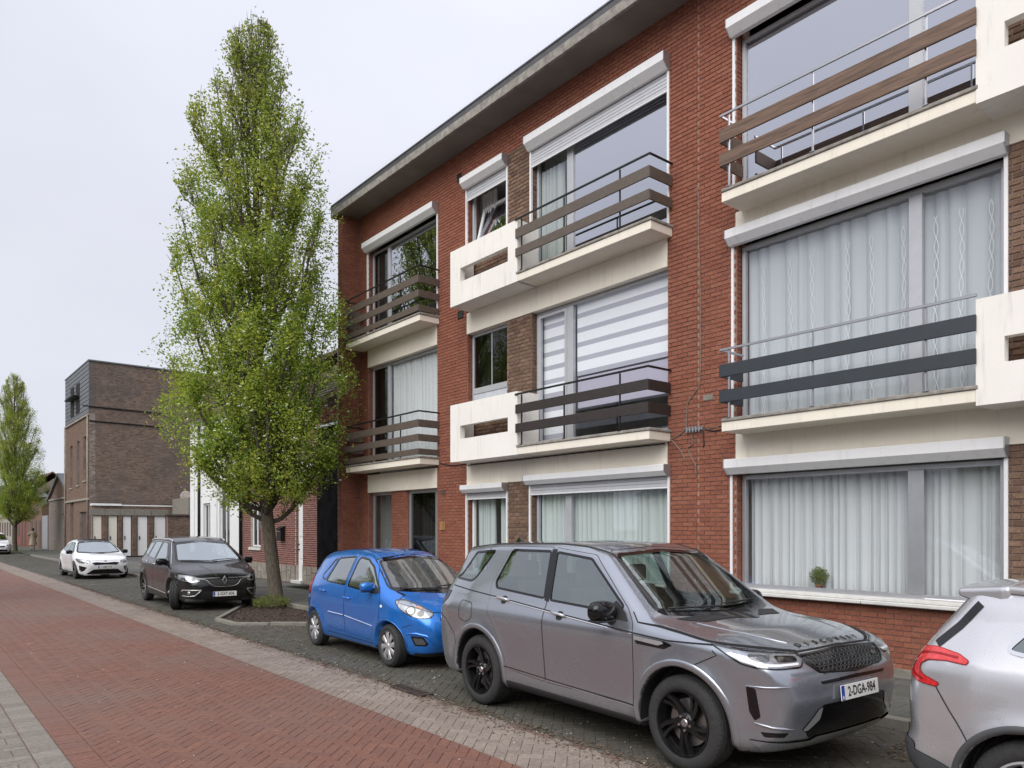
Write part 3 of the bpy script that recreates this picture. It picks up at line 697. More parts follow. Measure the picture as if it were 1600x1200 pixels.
def window(par, y0, y1, z0, z1, mull=(), trans=(), fmat='grey_pvc', pmat='pane', fw=.05, X=GX, curt=None, room=True, sash=()):
    """par = building. frame part with its panes, curtains as sub-parts"""
    m = MB(); frame_rect(m, y0, y1, z0, z1, fw, X - .03, X + .04)
    for (a, b_) in mull: m.box(X - .034, X + .04, a, b_, z0 + fw, z1 - fw, .004)
    ed = [y0 + fw] + [c for ab in mull for c in ab] + [y1 - fw]; cells = [(ed[i], ed[i + 1]) for i in range(0, len(ed), 2)]
    for ci in sash:
        a, b_ = cells[ci]; frame_rect(m, a + .006, b_ - .006, z0 + fw + .006, z1 - fw - .006, .055, X - .042, X + .03, .006)
    fr = m.build('window', M[fmat], par); off = tuple(par.location)
    for ci, (a, b_) in enumerate(cells):
        q = MB(); q.box(X, X + .012, a - .004, b_ + .004, z0 + fw - .004, z1 - fw + .004, 0)
        link('pane', q.mesh('pane', M[pmat[ci] if isinstance(pmat, (list, tuple)) else pmat], False, off), fr)
    if room:
        q = MB(); x0, x1 = X + .05, X + 2.2; ya, yb = y0 - .05, y1 + .05; za, zb = z0 - .2, z1 + .05
        V = [(x, y, z) for z in (za, zb) for y in (ya, yb) for x in (x0, x1)]
        q.add(V, [(0, 1, 3, 2), (4, 6, 7, 5), (0, 4, 5, 1), (2, 3, 7, 6), (1, 5, 7, 3)])
        link('room_shell', q.mesh('room_shell', M['room'], False, off), fr)
    if curt:
        for k, (a, b_, cz0, cz1, mat, wl, amp) in enumerate(curt): curtain('curtain', a, b_, cz0, cz1, X + .06 + .03 * (k % 2), M[mat], fr, wl, amp, seed=int(a * 100 + cz0 * 10) + k, off=off)
    return fr
def shutter(par, y0, y1, z0, z1, X0=8.99, mat='white_pvc', slats=None, guides=None, side='alu', gx=.04, gsides='both'):
    """roll shutter box: chamfered front; slats lowered to z; guide rails"""
    d = 9.15 - X0; h = z1 - z0; m = MB()
    prof = [(9.15, z1), (X0 + .012, z1), (X0, z1 - .012), (X0, z0 + h * .42), (X0 + h * .40, z0), (9.15, z0)]
    n = len(prof); V = [(x, y0, z) for x, z in prof] + [(x, y1, z) for x, z in prof]
    m.add(V, [tuple(range(n)), tuple(range(n, 2 * n))[::-1]] + [(i, n + i, n + (i + 1) % n, (i + 1) % n) for i in range(n)])
    bx = m.build('shutter_box', M[mat], par); off = tuple(par.location)
    for yy in (y0 - .012, y1):
        e = MB()
        V = [(x - .004, yy, z) for x, z in prof] + [(x - .004, yy + .012, z) for x, z in prof]
        e.add(V, [tuple(range(n)), tuple(range(n, 2 * n))[::-1]] + [(i, n + i, n + (i + 1) % n, (i + 1) % n) for i in range(n)])
        link('end_cap', e.mesh('end_cap', M[side], False, off), bx)
    if guides:
        q = MB(); q.box(0, .05, 0, gx, guides, z0 - .002, .003); gm_ = q.mesh('guide_rail', M[mat])
        for yy in ([y0 + .002, y1 - gx - .002] if gsides == 'both' else [y1 - gx - .002] if gsides == 'far' else [y0 + .002]):
            link('guide_rail', gm_, bx, (9.13 - off[0], yy - off[1], -off[2]))
    if slats:
        q = MB(); zz = 0; q.box(0, .012, y0 + gx, y1 - gx, 0, .050, .004); sm_ = q.mesh('slat', M['slat'])
        z = z0 - .054
        while z > slats - .03:
            link('slat', sm_, bx, (9.155 - off[0], -off[1], z - off[2])); z -= .054
        q = MB(); q.box(9.15, 9.172, y0 + gx, y1 - gx, z + .024, z + .052, .004); link('bottom_rail', q.mesh('bottom_rail', M[mat], False, off), bx)
    return bx
def balcony(par, y0, y1, zs, rail_z, boards, postys, bmat, rmat, box=None, left_ret=True, right_ret=True, FX=8.65, slab_h=.13, low_board=None, sillext=0.):
    """slab y0..y1 (y0 = right end). boards = [(z0,z1)], posts at ys"""
    m = MB(); m.box(FX, WX, y0, y1, zs - slab_h, zs, .006)
    sl = m.build('balcony', M['render'], par); off = tuple(par.location)
    q = MB(); q.box(FX - .02, GX - .03, y0 - .02 - sillext, y1 - .002, zs, zs + .045, .008)
    link('sill', q.mesh('sill', M['concrete'], False, off), sl)
    t = .028; ry0 = y0 + .02; ry1 = y1 - .02
    for (a, b_) in boards:
        q = MB(); q.box(FX - .045, FX - .045 + t, ry0 - .03, ry1 + (.03 if left_ret else -.0), a, b_, .004); link('board', q.mesh('board', M[bmat], False, off), sl)
        if right_ret: q = MB(); q.box(FX - .045 + t + .002, WX - .01, ry0 - .03, ry0 - .03 + t, a, b_, .004); link('board', q.mesh('board', M[bmat], False, off), sl)
        if left_ret: q = MB(); q.box(FX - .045 + t + .002, WX - .01, ry1 + .03 - t, ry1 + .03, a, b_, .004); link('board', q.mesh('board', M[bmat], False, off), sl)
    q = MB(); r_ = .012; path = []
    if right_ret: path.append((WX - .005, ry0 - .02, rail_z))
    path += [(FX - .02, ry0 - .02, rail_z), (FX - .02, ry1 + .02, rail_z)]
    if left_ret: path.append((WX - .005, ry1 + .02, rail_z))
    for a, b_ in zip(path[:-1], path[1:]):
        x0, x1 = min(a[0], b_[0]) - .012, max(a[0], b_[0]) + .012; ya, yb = min(a[1], b_[1]) - .012, max(a[1], b_[1]) + .012
        if a[0] != b_[0]: x0 += .024
        q.box(x0, x1, ya, yb, rail_z - .016, rail_z + .016, .004)
    link('handrail', q.mesh('handrail', M[rmat], False, off), sl)
    q = MB(); q.box(-.011, .011, -.011, .011, zs + .045, rail_z - .017, .002); q.box(-.03, .03, -.03, .03, zs + .045, zs + .053, .001); pm_ = q.mesh('post', M[rmat])
    for yy in postys: link('post', pm_, sl, (FX + .0 - off[0], yy - off[1], -off[2]))
    if box:
        ya, yb, za, zb, ha, hb, hza, hzb = box; q = MB(); th = .10
        grid_wall(q, FX - .01, FX + th, ya, yb, za, zb, [(ha, hb, hza, hzb)])
        q.box(FX + th, WX, yb - th, yb, za + .0, zb, 0); q.box(FX + th, WX, ya + .001, yb - th, za, zs - .001, 0)
        q.box(FX + th, WX, ya, ya + .05, zs + .05, zb - .001, 0)
        link('parapet', q.mesh('parapet', M['render_white'], False, off), sl)
    return sl
def building_shell(b, y0, y1, holes, X1, ztop, extra=None):
    m = MB(); grid_wall(m, MX, MX + .30, y0, y1, 0, ztop, holes)
    return m
S1, S2 = 3.31, 6.42                     # balcony levels
# ---- building A (unit 1 and unit 2)
A = thing('apartment_building', 'red brick apartment block with cream bands, brown balcony boards and house number 145', 'building', (9.15, 12, 0))
B = thing('apartment_building', 'red brick apartment block at right with weathered wood and anthracite balcony boards, potted plant window', 'building', (9.15, 3, 0))
offA, offB = (9.15, 12, 0), (9.15, 3, 0)
ZT = 9.72
hA1 = (13.70, 16.79, 0, 8.98); hA2 = (7.38, 12.59, 0, 9.1)
hB = (.85, 6.17, .94, 9.1)
m = MB(); grid_wall(m, MX, MX + .33, 6.83, 17.27, 0, ZT, [hA1, hA2]); m.box(8.68 + .012, MX + .33, 17.27 + .012, 17.5, 0, ZT, 0)
m.box(MX + .33, 18.9, 17.2, 17.5, 0, ZT, 0); m.box(18.9, 19.2, 6.83, 17.5, 0, ZT, 0)
wallA = m.build('wall', M['mortar_dark'], A)
m = MB(); grid_wall(m, MX, MX + .33, -1.5, 6.83, 0, ZT, [hB]); m.box(MX + .33, 19.2, -1.5, -1.2, 0, ZT, 0); m.box(18.9, 19.2, -1.2, 6.83, 0, ZT, 0)
wallB = m.build('wall', M['mortar_pink'], B)
rA = courses(6.83, 17.27, 0, ZT, [hA1, hA2]); rB = courses(-1.5, 6.83, 0, ZT, [hB])
bricks_obj(wallA, rA, 'x', MX, -1, M['brick_red'], 150)
bricks_obj(wallB, rB, 'x', MX, -1, M['brick_red'], 300)
# fin at the far end: side face towards the camera, and front
bricks_obj(wallA, courses(8.70, MX - .012, 0, ZT, [], bl=.22), 'y', 17.282, -1, M['brick_red'], 0)
bricks_obj(wallA, courses(17.27, 17.5, 0, ZT, [], bl=.23), 'x', 8.692, -1, M['brick_red'], 0)
# reveals facing the camera (the far side of each opening)
for yy, z0, z1, par, mt in ((16.79, 0, 8.98, wallA, 'brick_red'), (12.59, 0, 9.1, wallA, 'brick_red'), (6.17, .94, 9.1, wallB, 'brick_red')):
    bricks_obj(par, courses(MX + .002, MX + .14, z0, z1, [], bl=.14), 'y', yy, -1, M[mt], 0, depth=.008)
# soffit, fascia
for par, ya, yb in ((A, 6.832, 17.62), (B, -1.5, 6.828)):
    m = MB(); m.box(8.60, MX + .6, ya, yb, ZT, ZT + .06, 0); m.build('soffit', M['soffit'], par)
    m = MB(); m.box(8.54, 8.598, ya, yb, ZT - .01, ZT + .155, .006); m.build('concrete_edge', M['concrete'], par)
    m = MB(); m.box(8.56, 8.62, ya, yb, ZT + .157, ZT + .30, .006); m.box(8.548, 8.62, ya, yb, ZT + .27, ZT + .305, .004); m.build('fascia', M['zinc'], par)
    m = MB(); m.box(8.62, 19.2, ya, yb, ZT + .07, ZT + .24, 0); m.build('roof', M['zinc'], par)
m = MB(); m.box(8.56, 9.5, 17.621, 17.66, ZT, ZT + .3, .005); m.build('fascia_end', M['zinc'], A)
# bird spikes along the roof edge
def spikes(par, ya, yb):
    g = np.random.default_rng(3); ys = np.arange(ya, yb, .06); n = len(ys); V = []; k = 0
    b0 = np.stack([np.full(n, 8.59), ys, np.full(n, ZT + .3)], 1); tip = b0 + np.stack([g.uniform(-.05, .03, n), g.uniform(-.03, .03, n), np.full(n, .14)], 1)
    d1 = np.array([.0016, 0, 0]); d2 = np.array([0, .0016, 0])
    V = np.stack([b0 - d1 - d2, b0 + d1 - d2, b0 + d2, tip], 1) - np.array(par.location)
    q = np.array([(0, 1, 3), (1, 2, 3), (2, 0, 3)]); Fq = (q[None] + (np.arange(n) * 4)[:, None, None]).reshape(-1, 3)
    stuff(link('bird_spikes', npmesh('bird_spikes', V.reshape(-1, 3), Fq, M['steel']), par))
spikes(A, 6.9, 17.5); spikes(B, -1, 6.8)
# ---- brown brick piers and cream bands of the bays
def pier(par, y0, y1, z0, z1, n1):
    m = MB(); m.box(MX, MX + .33, y0, y1, z0, z1, 0); p = m.build('brown_pier', M['mortar_dark'], par)
    bricks_obj(p, courses(y0, y1, z0, z1, [], bl=.18, bh=.072, joint=.014), 'x', MX, -1, M['brick_brown'], n1)
    bricks_obj(p, courses(MX + .002, MX + .13, z0, z1, [], bl=.13, bh=.072, joint=.014), 'y', y0, -1, M['brick_brown'], 0, depth=.008)
bandsA = [(2.74, 3.18), (5.86, 6.29)]
for z0, z1, n1 in ((0, 2.74, 40), (3.18, 5.86, 40), (6.29, 9.1, 40)):
    pier(A, 10.57, 11.29, z0, z1, n1)
for z0, z1, n1 in ((.94, 2.74, 40), (3.18, 5.92, 70), (6.29, 9.1, 20)):
    pier(B, 2.14, 2.84, z0, z1, n1)
for par, ya, yb, zz in ((A, 7.382, 12.588, bandsA), (A, 13.702, 16.788, bandsA), (B, .852, 6.168, ((2.74, 3.18), (5.92, 6.29)))):
    for z0, z1 in zz: m = MB(); m.box(9.135, MX + .2, ya, yb, z0, z1, .004); m.build('cream_band', M['render'], par)
# low wall under ground windows of unit 2, hidden behind the cars but real
m = MB(); m.box(MX, MX + .33, 7.38, 10.57, 0, .92, 0); m.box(MX, MX + .33, 11.29, 12.59, 0, .92, 0); lw = m.build('low_wall', M['mortar_dark'], A)
bricks_obj(lw, courses(7.38, 10.57, 0, .92, [], bl=.18, bh=.072) + courses(11.29, 12.59, 0, .92, [], bl=.18, bh=.072), 'x', MX, -1, M['brick_brown'], 0)
for ya, yb in ((7.39, 10.56), (11.3, 12.58)): m = MB(); m.box(9.06, GX - .03, ya, yb, .92, .98, .006); m.build('window_sill', M['sill'], A)
# ---- unit 1 (far bay)
window(A, 13.72, 16.77, 6.48, 8.72, mull=[(15.93, 16.03)], pmat=['pane_bright', 'pane_side'], curt=[(16.1, 16.7, 6.5, 8.6, 'drape', .12, .03)], fmat='grey_pvc')
shutter(A, 13.66, 16.83, 8.72, 8.95, guides=6.47)
window(A, 13.72, 16.77, 3.37, 5.85, mull=[(15.93, 16.03)], pmat=['pane_clear', 'pane_side'], curt=[(13.75, 15.9, 3.4, 5.83, 'curtain', .16, .025)], fmat='grey_pvc')
balcony(A, 13.62, 17.0, S2, 7.46, [(7.10, 7.26), (6.79, 6.94), (6.49, 6.62)], [16.85, 15.7, 14.4], 'wood_brown', 'black_metal')
balcony(A, 13.62, 17.0, S1 + .05, 4.36, [(4.02, 4.18), (3.72, 3.87), (3.43, 3.56)], [16.85, 15.7, 14.4], 'wood_brown', 'black_metal')
# ground floor of unit 1: tall window, pier, door
m = MB(); m.box(MX + .05, MX + .33, 15.05, 15.74, 0, 2.74, 0); p = m.build('door_pier', M['mortar_dark'], A)
bricks_obj(p, courses(15.05, 15.74, 0, 2.74, []), 'x', MX + .05, -1, M['brick_red'], 0)
bricks_obj(p, courses(MX + .06, MX + .2, 0, 2.74, [], bl=.14), 'y', 15.05, -1, M['brick_red'], 0, depth=.008)
window(A, 15.75, 16.77, .1, 2.74, fmat='alu', pmat='pane', fw=.07)
def door_grille():
    m = MB(); frame_rect(m, 14.0 - .25, 15.04, .1, 2.74, .08, GX - .04, GX + .05); m.box(GX - .03, GX + .04, 13.83, 13.95, .1, 2.66, .003)
    d = m.build('door', M['alu'], A)
    q = MB(); q.box(GX, GX + .012, 13.95, 14.97, .18, 2.66, 0); link('pane', q.mesh('pane', M['pane_side'], False, offA), d)
    g_ = MB(); g_.box(GX + .3, GX + .32, 13.9, 15.0, .1, 2.7, 0); link('room_shell', g_.mesh('room_shell', M['room'], False, offA), d)
    q = MB()
    for i in range(7):                               # wrought-iron lattice in front of the glass
        for s in (-1, 1):
            pts = [(GX + .03, 13.98 + .145 * i + s * .03 * math.sin(t * 1.6), .2 + t * .1) for t in range(25)]
            q.tube(pts, .005, 4)
    link('lattice', q.mesh('lattice', M['grey_plastic'], False, offA), d)
    q = MB(); q.box(GX - .09, GX - .04, 13.86, 13.92, 1.0, 1.22, .006); link('handle', q.mesh('handle', M['alu'], False, offA), d)
door_grille()
# ---- unit 2
window(A, 7.40, 10.55, 6.48, 8.85, mull=[(9.58, 9.73)], pmat=['pane_bright', 'pane'], curt=[(9.95, 10.5, 6.5, 8.5, 'drape', .12, .05)], fmat='grey_pvc')
shutter(A, 7.34, 10.60, 8.85, 9.10, slats=8.57, guides=6.47)
mid = window(A, 7.40, 10.55, 3.37, 5.85, mull=[(9.58, 9.73)], pmat=['pane_clear', 'pane_clear'], sash=(1,), curt=None)
window(A, 7.40, 10.55, .98, 2.66, mull=[(9.62, 9.76)], pmat='pane', curt=[(7.45, 10.5, 1.0, 2.62, 'curtain', .13, .035)])
shutter(A, 7.33, 10.62, 2.66, 2.83, slats=2.52, guides=.99)
# small windows of unit 2
sw = window(A, 11.31, 12.57, 7.42, 8.85, fmat='grey_pvc', pmat='pane', room=True)
m = MB(); m.box(GX - .035, GX + .035, 11.36, 12.52, 7.60, 7.68, .004); link('transom', m.mesh('transom', M['grey_pvc'], False, offA), sw)
m = MB(); m.box(GX - .02, GX - .003, 11.36, 12.52, 7.47, 7.60, .002); link('lower_panel', m.mesh('lower_panel', plain('pale_panel', (.55, .57, .62), .3), False, offA), sw)
m = MB(); frame_rect(m, -.55, .55, 0, .84, .06, -.025, .025); so = link('open_sash', m.mesh('open_sash', M['white_pvc']), sw, (GX + .02 - 9.15, 11.94 - 12, 7.70), (0, R(14), 0))
m = MB(); m.box(-.006, .006, -.50, .50, .05, .80, 0); old_panes = [c_ for c_ in sw.children if c_.name.startswith('pane')]
for c_ in old_panes: bpy.data.objects.remove(c_)
link('pane', m.mesh('pane', M['pane_bright']), sw, (GX + .02 - 9.15, 11.94 - 12, 7.70), (0, R(14), 0))
curtain('curtain', 12.05, 12.5, 7.7, 8.8, GX + .18, M['drape'], sw, .08, .03, seed=4, off=offA)
shutter(A, 11.25, 12.63, 8.85, 9.06, slats=8.66, guides=7.4)
sw = window(A, 11.31, 12.57, 4.27, 5.85, mull=(), fmat='grey_pvc', pmat='pane_side')
m = MB(); m.box(GX - .035, GX + .035, 11.36, 12.52, 4.62, 4.74, .004); m.box(GX - .01, GX + .02, 11.93, 11.95, 4.74, 5.8, .002); link('transom', m.mesh('transom', M['grey_pvc'], False, offA), sw)
m = MB(); m.box(GX - .02, GX - .003, 11.36, 12.52, 4.32, 4.62, .002); link('lower_panel', m.mesh('lower_panel', bpy.data.materials['pale_panel'], False, offA), sw)
for zz in (3.0, 6.2):
    m = MB(); zb_ = zz + (1.25 if zz < 4 else 1.2); m.box(MX + .05, MX + .3, 11.29, 12.59, zz + .2, zb_, 0); lpw = m.build('low_panel_wall', M['mortar_dark'], A); bricks_obj(lpw, courses(11.29, 12.59, zz + .2, zb_, [], bl=.18, bh=.072, joint=.014), 'x', MX + .05, -1, M['brick_brown'], 0)
window(A, 11.31, 12.57, .98, 2.58, fmat='white_pvc', pmat='pane', curt=[(11.35, 11.75, 1.0, 2.5, 'curtain', .1, .04), (12.0, 12.52, 1.0, 2.5, 'curtain', .09, .04)])
shutter(A, 11.25, 12.63, 2.58, 2.74, slats=2.48, guides=.99)
balcony(A, 7.29, 10.40, S2, 7.40, [(7.05, 7.22), (6.72, 6.87)], [7.9, 9.15, 10.25], 'wood_brown', 'black_metal', box=(10.36, 12.46, 6.29, 7.40, 10.63, 12.12, 6.72, 6.99), left_ret=False)
balcony(A, 7.32, 10.40, S1, 4.26, [(3.91, 4.07), (3.57, 3.73)], [7.9, 9.15, 10.25], 'wood_dark', 'black_metal', box=(10.36, 12.46, 3.18, 4.32, 10.63, 12.12, 3.62, 3.88), left_ret=False)
# zebra blind in the middle window of unit 2 (fixed light) and the narrow sash
def blind(par, y0, y1, z0, z1, X, pitch=.15, bright='blind', dim='blind_dim', off=offA):
    q = MB(); q2 = MB(); z = z1; k = 0
    while z > z0:
        zz = max(z0, z - pitch * (1 if k % 2 == 0 else .5)); (q if k % 2 == 0 else q2).box(X, X + .004, y0, y1, zz, z, 0); z = zz; k += 1
    link('blind_or_reflection_band', q.mesh('blind_or_reflection_band', M[bright], False, off), par)
    if q2.v: link('blind_or_reflection_band', q2.mesh('blind_or_reflection_band', M[dim], False, off), par)
blind(mid, 7.45, 9.56, 4.55, 5.82, GX + .06, .17); blind(mid, 7.45, 9.56, 3.98, 4.52, GX + .075, .6, 'lilac_reflection_sheet'); blind(mid, 9.78, 10.48, 3.45, 5.8, GX + .08, .17)  # middle call is no blind: added lilac sheet painted as the glass reflection
# ---- unit 3
window(B, 2.88, 6.15, 6.48, 8.75, mull=[(3.74, 3.89)], pmat='pane_bright', fmat='grey_pvc')
shutter(B, 2.84, 6.22, 8.75, 8.98, guides=6.47)
w3 = window(B, 2.88, 6.15, 3.37, 5.82, mull=[(3.74, 3.89)], pmat='pane_clear', curt=[(3.86, 6.1, 3.4, 5.76, 'sheer', .2, .03), (2.93, 3.76, 3.4, 5.76, 'sheer', .2, .03)])
q = MB()
for yy in (5.85, 5.45, 5.14, 4.66, 4.36, 3.98, 3.62, 3.35, 3.05):
    for s in (1, -1):
        pts = [(GX + .045, yy + s * .022 * math.sin(zz * 15 + yy * 7) + .008 * math.sin(zz * 4 + yy), zz) for zz in np.arange(3.45, 5.5, .035)]
        q.tube(pts, .004, 4, cap=False)
link('woven_pattern', q.mesh('woven_pattern', M['sheer_line'], False, offB), w3)
shutter(B, 2.82, 6.24, 5.82, 6.03, guides=3.36)
w0 = window(B, 2.88, 6.15, 1.02, 2.60, mull=[(3.72, 3.90)], pmat='pane_clear', curt=[(2.92, 6.12, 1.04, 2.56, 'curtain', .125, .035)], fmat='alu', fw=.06)
for c_ in w0.children:
    if c_.name.startswith('curtain'): c_.location.x += .085
shutter(B, 2.82, 6.26, 2.61, 2.82, guides=1.0, mat='white_pvc')
m = MB(); m.box(9.03, GX - .03, 2.80, 4.35, .94, .985, .008); m.box(9.03, GX - .03, 4.355, 6.2, .94, .985, .008); m.box(9.08, GX - .032, 2.80, 6.2, .987, 1.025, .006); m.build('window_sill', M['sill'], B)
m = MB(); m.box(GX - .07, GX - .045, 2.9, 3.7, 1.03, 1.045, .002); m.build('sill_strip', M['white_pvc'], B)
# small windows beyond the right edge
for z0, z1 in ((1.02, 2.6), (3.37, 5.82), (6.48, 8.75)):
    window(B, .88, 2.12, z0, z1, pmat='pane', room=True, curt=[(.95, 2.05, z0 + .05, z1 - .05, 'curtain', .12, .03)]); shutter(B, .82, 2.18, z1, z1 + .2, guides=z0)
balcony(B, 2.96, 6.06, S2 - .03, 7.42, [(7.05, 7.23), (6.73, 6.90)], [6.12 - .18, 4.75, 3.45], 'wood_grain', 'steel', box=(.80, 2.96, 6.24, 7.36, 1.1, 2.70, 6.70, 6.96), right_ret=False, sillext=0)
balcony(B, 2.96, 6.06, S1 - .02, 4.26, [(3.89, 4.06), (3.55, 3.71)], [6.12 - .18, 4.75, 3.45], 'anthracite', 'steel', box=(.80, 2.96, 3.12, 4.22, 1.1, 2.70, 3.53, 3.79), right_ret=False)
# plinth at the wall foot
m = MB(); m.box(9.12, MX, -1.5, 6.83, .09, .20, .006); m.build('plinth', M['kerb'], B)
m = MB(); m.box(9.12, MX, 6.832, 13.69, .09, .20, .006); m.build('plinth', M['kerb'], A)
# potted plant behind the ground window, torn curtain gap
pp = thing('potted_plant', 'small bushy green plant in a terracotta pot on the sill inside the ground floor window', 'plant', (GX + .075, 5.06, 1.03))
m = MB(); m.lathe([(.0, 0), (.035, 0), (.048, .07), (.052, .07), (.052, .085), (.044, .085), (.04, .06), (0, .06)], 20); link('pot', m.mesh('pot', M['terracotta'], True), pp)
g = np.random.default_rng(3); n = 1300; d = g.normal(size=(n, 3)); d /= np.linalg.norm(d, axis=1)[:, None]; P = d * (g.random(n) ** .4)[:, None] * np.array([.055, .14, .13]) + np.array([0, 0, .20])
s_ = g.uniform(.008, .016, n)[:, None]; a1 = g.normal(size=(n, 3)); a1 /= np.linalg.norm(a1, axis=1)[:, None]; a2 = np.cross(a1, d)
V = np.stack([P - a1 * s_, P - a2 * s_ * .6, P + a1 * s_, P + a2 * s_ * .6], 1).reshape(-1, 3)
stuff(link('leaves', npmesh('leaves', V, np.arange(4 * n).reshape(n, 4), M['weed'], rnd=g.random(n)), pp))
# vases behind the small ground window
for k, (yy, h, r_) in enumerate(((12.02, .34, .07), (11.62, .2, .075))):
    v = thing('vase', ['tall white and brown vase behind the small ground floor window', 'low round white vase behind the small ground floor window'][k], 'vase', (GX + .09, yy, .99))
    m = MB(); m.lathe([(0, 0), (r_ * .7, 0), (r_, h * .3), (r_, h * .55), (r_ * .45, h * .85), (r_ * .4, h), (r_ * .3, h)], 18); link('body', m.mesh('body', M['white_pvc'], True), v)
    if k == 0: m = MB(); m.lathe([(r_ * .72, .001), (r_ * 1.03, h * .3), (r_ * 1.03, h * .42)], 18); link('lower_band', m.mesh('lower_band', M['terracotta'], True), v)
# ---- wall fittings
m = MB()
def cable(m, pts, r_=.008, n=5, sag=0):
    P = [Vector(p) for p in pts]; m.tube(P, r_, n)
def hang(a, b_, sag, n=10): return [(a[0], a[1] + (b_[1] - a[1]) * t / n, a[2] + (b_[2] - a[2]) * t / n - sag * 4 * (t / n) * (1 - t / n)) for t in range(n + 1)]
cx0 = WX - .012
cable(m, [(cx0, 6.83, 6.9), (cx0, 6.78, 6.6), (cx0, 6.80, 6.3), (cx0, 6.76, 5.2), (cx0, 6.76, 4.2), (cx0, 6.78, 3.95), (cx0, 7.0, 3.72), (cx0, 7.02, 3.35)])
cable(m, hang((cx0, 7.37, 3.22), (cx0, 7.02, 3.36), .05)); cable(m, hang((cx0, 7.0, 3.3), (cx0, 6.30, 3.35), .03), .006)
cable(m, [(cx0, 7.3, 3.2), (cx0, 7.12, 3.02), (cx0, 7.05, 2.88)]); cable(m, [(cx0, 6.92, 3.26), (cx0, 6.9, 3.1), (cx0, 7.0, 3.05), (cx0, 6.95, 2.95), (cx0, 6.85, 2.78), (cx0, 6.84, 2.65)])
m.build('cable', M['cable'], A)
m = MB(); cable(m, hang((cx0, 6.74, 3.33), (cx0, 6.25, 3.33), .07)); cable(m, hang((cx0, 13.6, 3.28), (cx0, 12.6, 3.2), .05), .012); cable(m, [(cx0 - .03, 12.55, 3.155), (cx0 - .03, 11, 3.15), (cx0 - .03, 9, 3.155), (cx0 - .03, 7.4, 3.15)], .012)
cable(m, [(cx0, 6.72, 3.28), (cx0, 6.70, 3.08), (cx0, 6.72, 3.04)]); m.build('black_cable', M['cable_black'], A)
m = MB(); m.box(cx0 - .02, WX, 6.72, 7.02, 3.30, 3.345, .004)
for k in range(5): m.box(cx0 - .045, cx0 - .02, 6.75 + k * .055, 6.775 + k * .055, 3.27, 3.36, .003)
m.build('cable_bracket', M['steel'], A)
m = MB(); m.box(WX - .008, WX + .01, 6.55, 6.72, 3.72, 3.80, .002); m.build('mortar_patch', M['kerb'], B)
m = MB(); frame_rect(m, 12.72, 12.92, 6.24, 6.40, .015, WX - .012, WX + .005); m.box(WX - .004, WX + .004, 12.735, 12.905, 6.255, 6.385, 0); v = m.build('air_vent', M['black_metal'], A)
q = MB(); q.box(WX - .01, WX + .002, 12.735, 12.905, 0, .006, 0); sm_ = q.mesh('louvre', M['steel'], False, (9.15, 12, 0))
for k in range(5): link('louvre', sm_, v, (0, 0, 6.27 + k * .024))
m = MB(); frame_rect(m, 12.78, 12.95, 9.12, 9.28, .02, WX - .012, WX + .005); m.box(WX - .006, WX + .004, 12.8, 12.93, 9.14, 9.26, 0); m.build('air_vent', M['black_metal'], A)
m = MB(); m.box(WX - .02, WX, 13.38, 13.58, 1.82, 2.0, .004); bp = m.build('bell_panel', M['brass'], A)
q = MB()
for k in range(3): q.box(WX - .026, WX - .02, 13.41, 13.46, 1.845 + k * .05, 1.87 + k * .05, .002)
link('bell_button', q.mesh('bell_button', M['steel'], False, offA), bp)
# drain pipe at the far corner
m = MB(); m.tube([(8.78, 17.60, .1), (8.78, 17.60, ZT)], .045, 12)
for zz in (1, 3.5, 6, 8.5): m.tube([(8.78, 17.60, zz), (8.78, 17.60, zz + .05)], .055, 12)
m.build('downpipe', M['alu'], A, True)
# house number
t_ = textmesh('house_number', '145', .17, M['steel'], .004, sx=.9)
link('house_number', t_, A, (-.012, 13.47 - 12, 2.62), (R(90), 0, R(-90)))
# ================================================================== OTHER BUILDINGS DOWN THE STREET
HX = 10.0
def simple_window(par, X, y0, y1, z0, z1, fm='white_pvc', pm='pane_side', mull=True):
    m = MB(); frame_rect(m, y0, y1, z0, z1, .06, X - .02, X + .05)
    if mull: m.box(X - .022, X + .05, (y0 + y1) / 2 - .03, (y0 + y1) / 2 + .03, z0 + .06, z1 - .06, .003)
    fr = m.build('window', M[fm], par); off = tuple(par.location)
    q = MB(); q.box(X + .01, X + .02, y0 + .055, y1 - .055, z0 + .055, z1 - .055, 0); link('pane', q.mesh('pane', M[pm], False, off), fr)
    q = MB(); q.box(X + .25, X + .27, y0, y1, z0, z1, 0); link('net_curtain', q.mesh('net_curtain', M['drape'], False, off), fr); return fr
# tarred lean-to between
T = thing('lean_to', 'black tarred narrow lean-to between the red brick house and the apartment block', 'shed', (9.8, 19.3, 0))
m = MB(); m.box(9.9, 16, 17.66, 21.34, 0, 4.9, 0); m.build('wall', M['tar'], T)
m = MB(); m.add([(9.8, 17.66, 4.9), (9.8, 21.34, 4.9), (14, 21.34, 6.8), (14, 17.66, 6.8), (9.8, 17.66, 4.82), (9.8, 21.34, 4.82), (14, 21.34, 6.7), (14, 17.66, 6.7)], [(0, 3, 2, 1), (4, 5, 6, 7), (0, 1, 5, 4), (1, 2, 6, 5), (3, 7, 6, 2), (0, 4, 7, 3)]); m.build('roof', M['tar'], T)
m = MB(); m.box(9.78, 9.85, 17.66, 21.34, 4.84, 4.92, .01); m.build('gutter', M['alu'], T)
m = MB(); m.box(9.87, 9.9, 18.5, 20.9, .1, 2.6, .01); d_ = m.build('door', M['tar'], T)
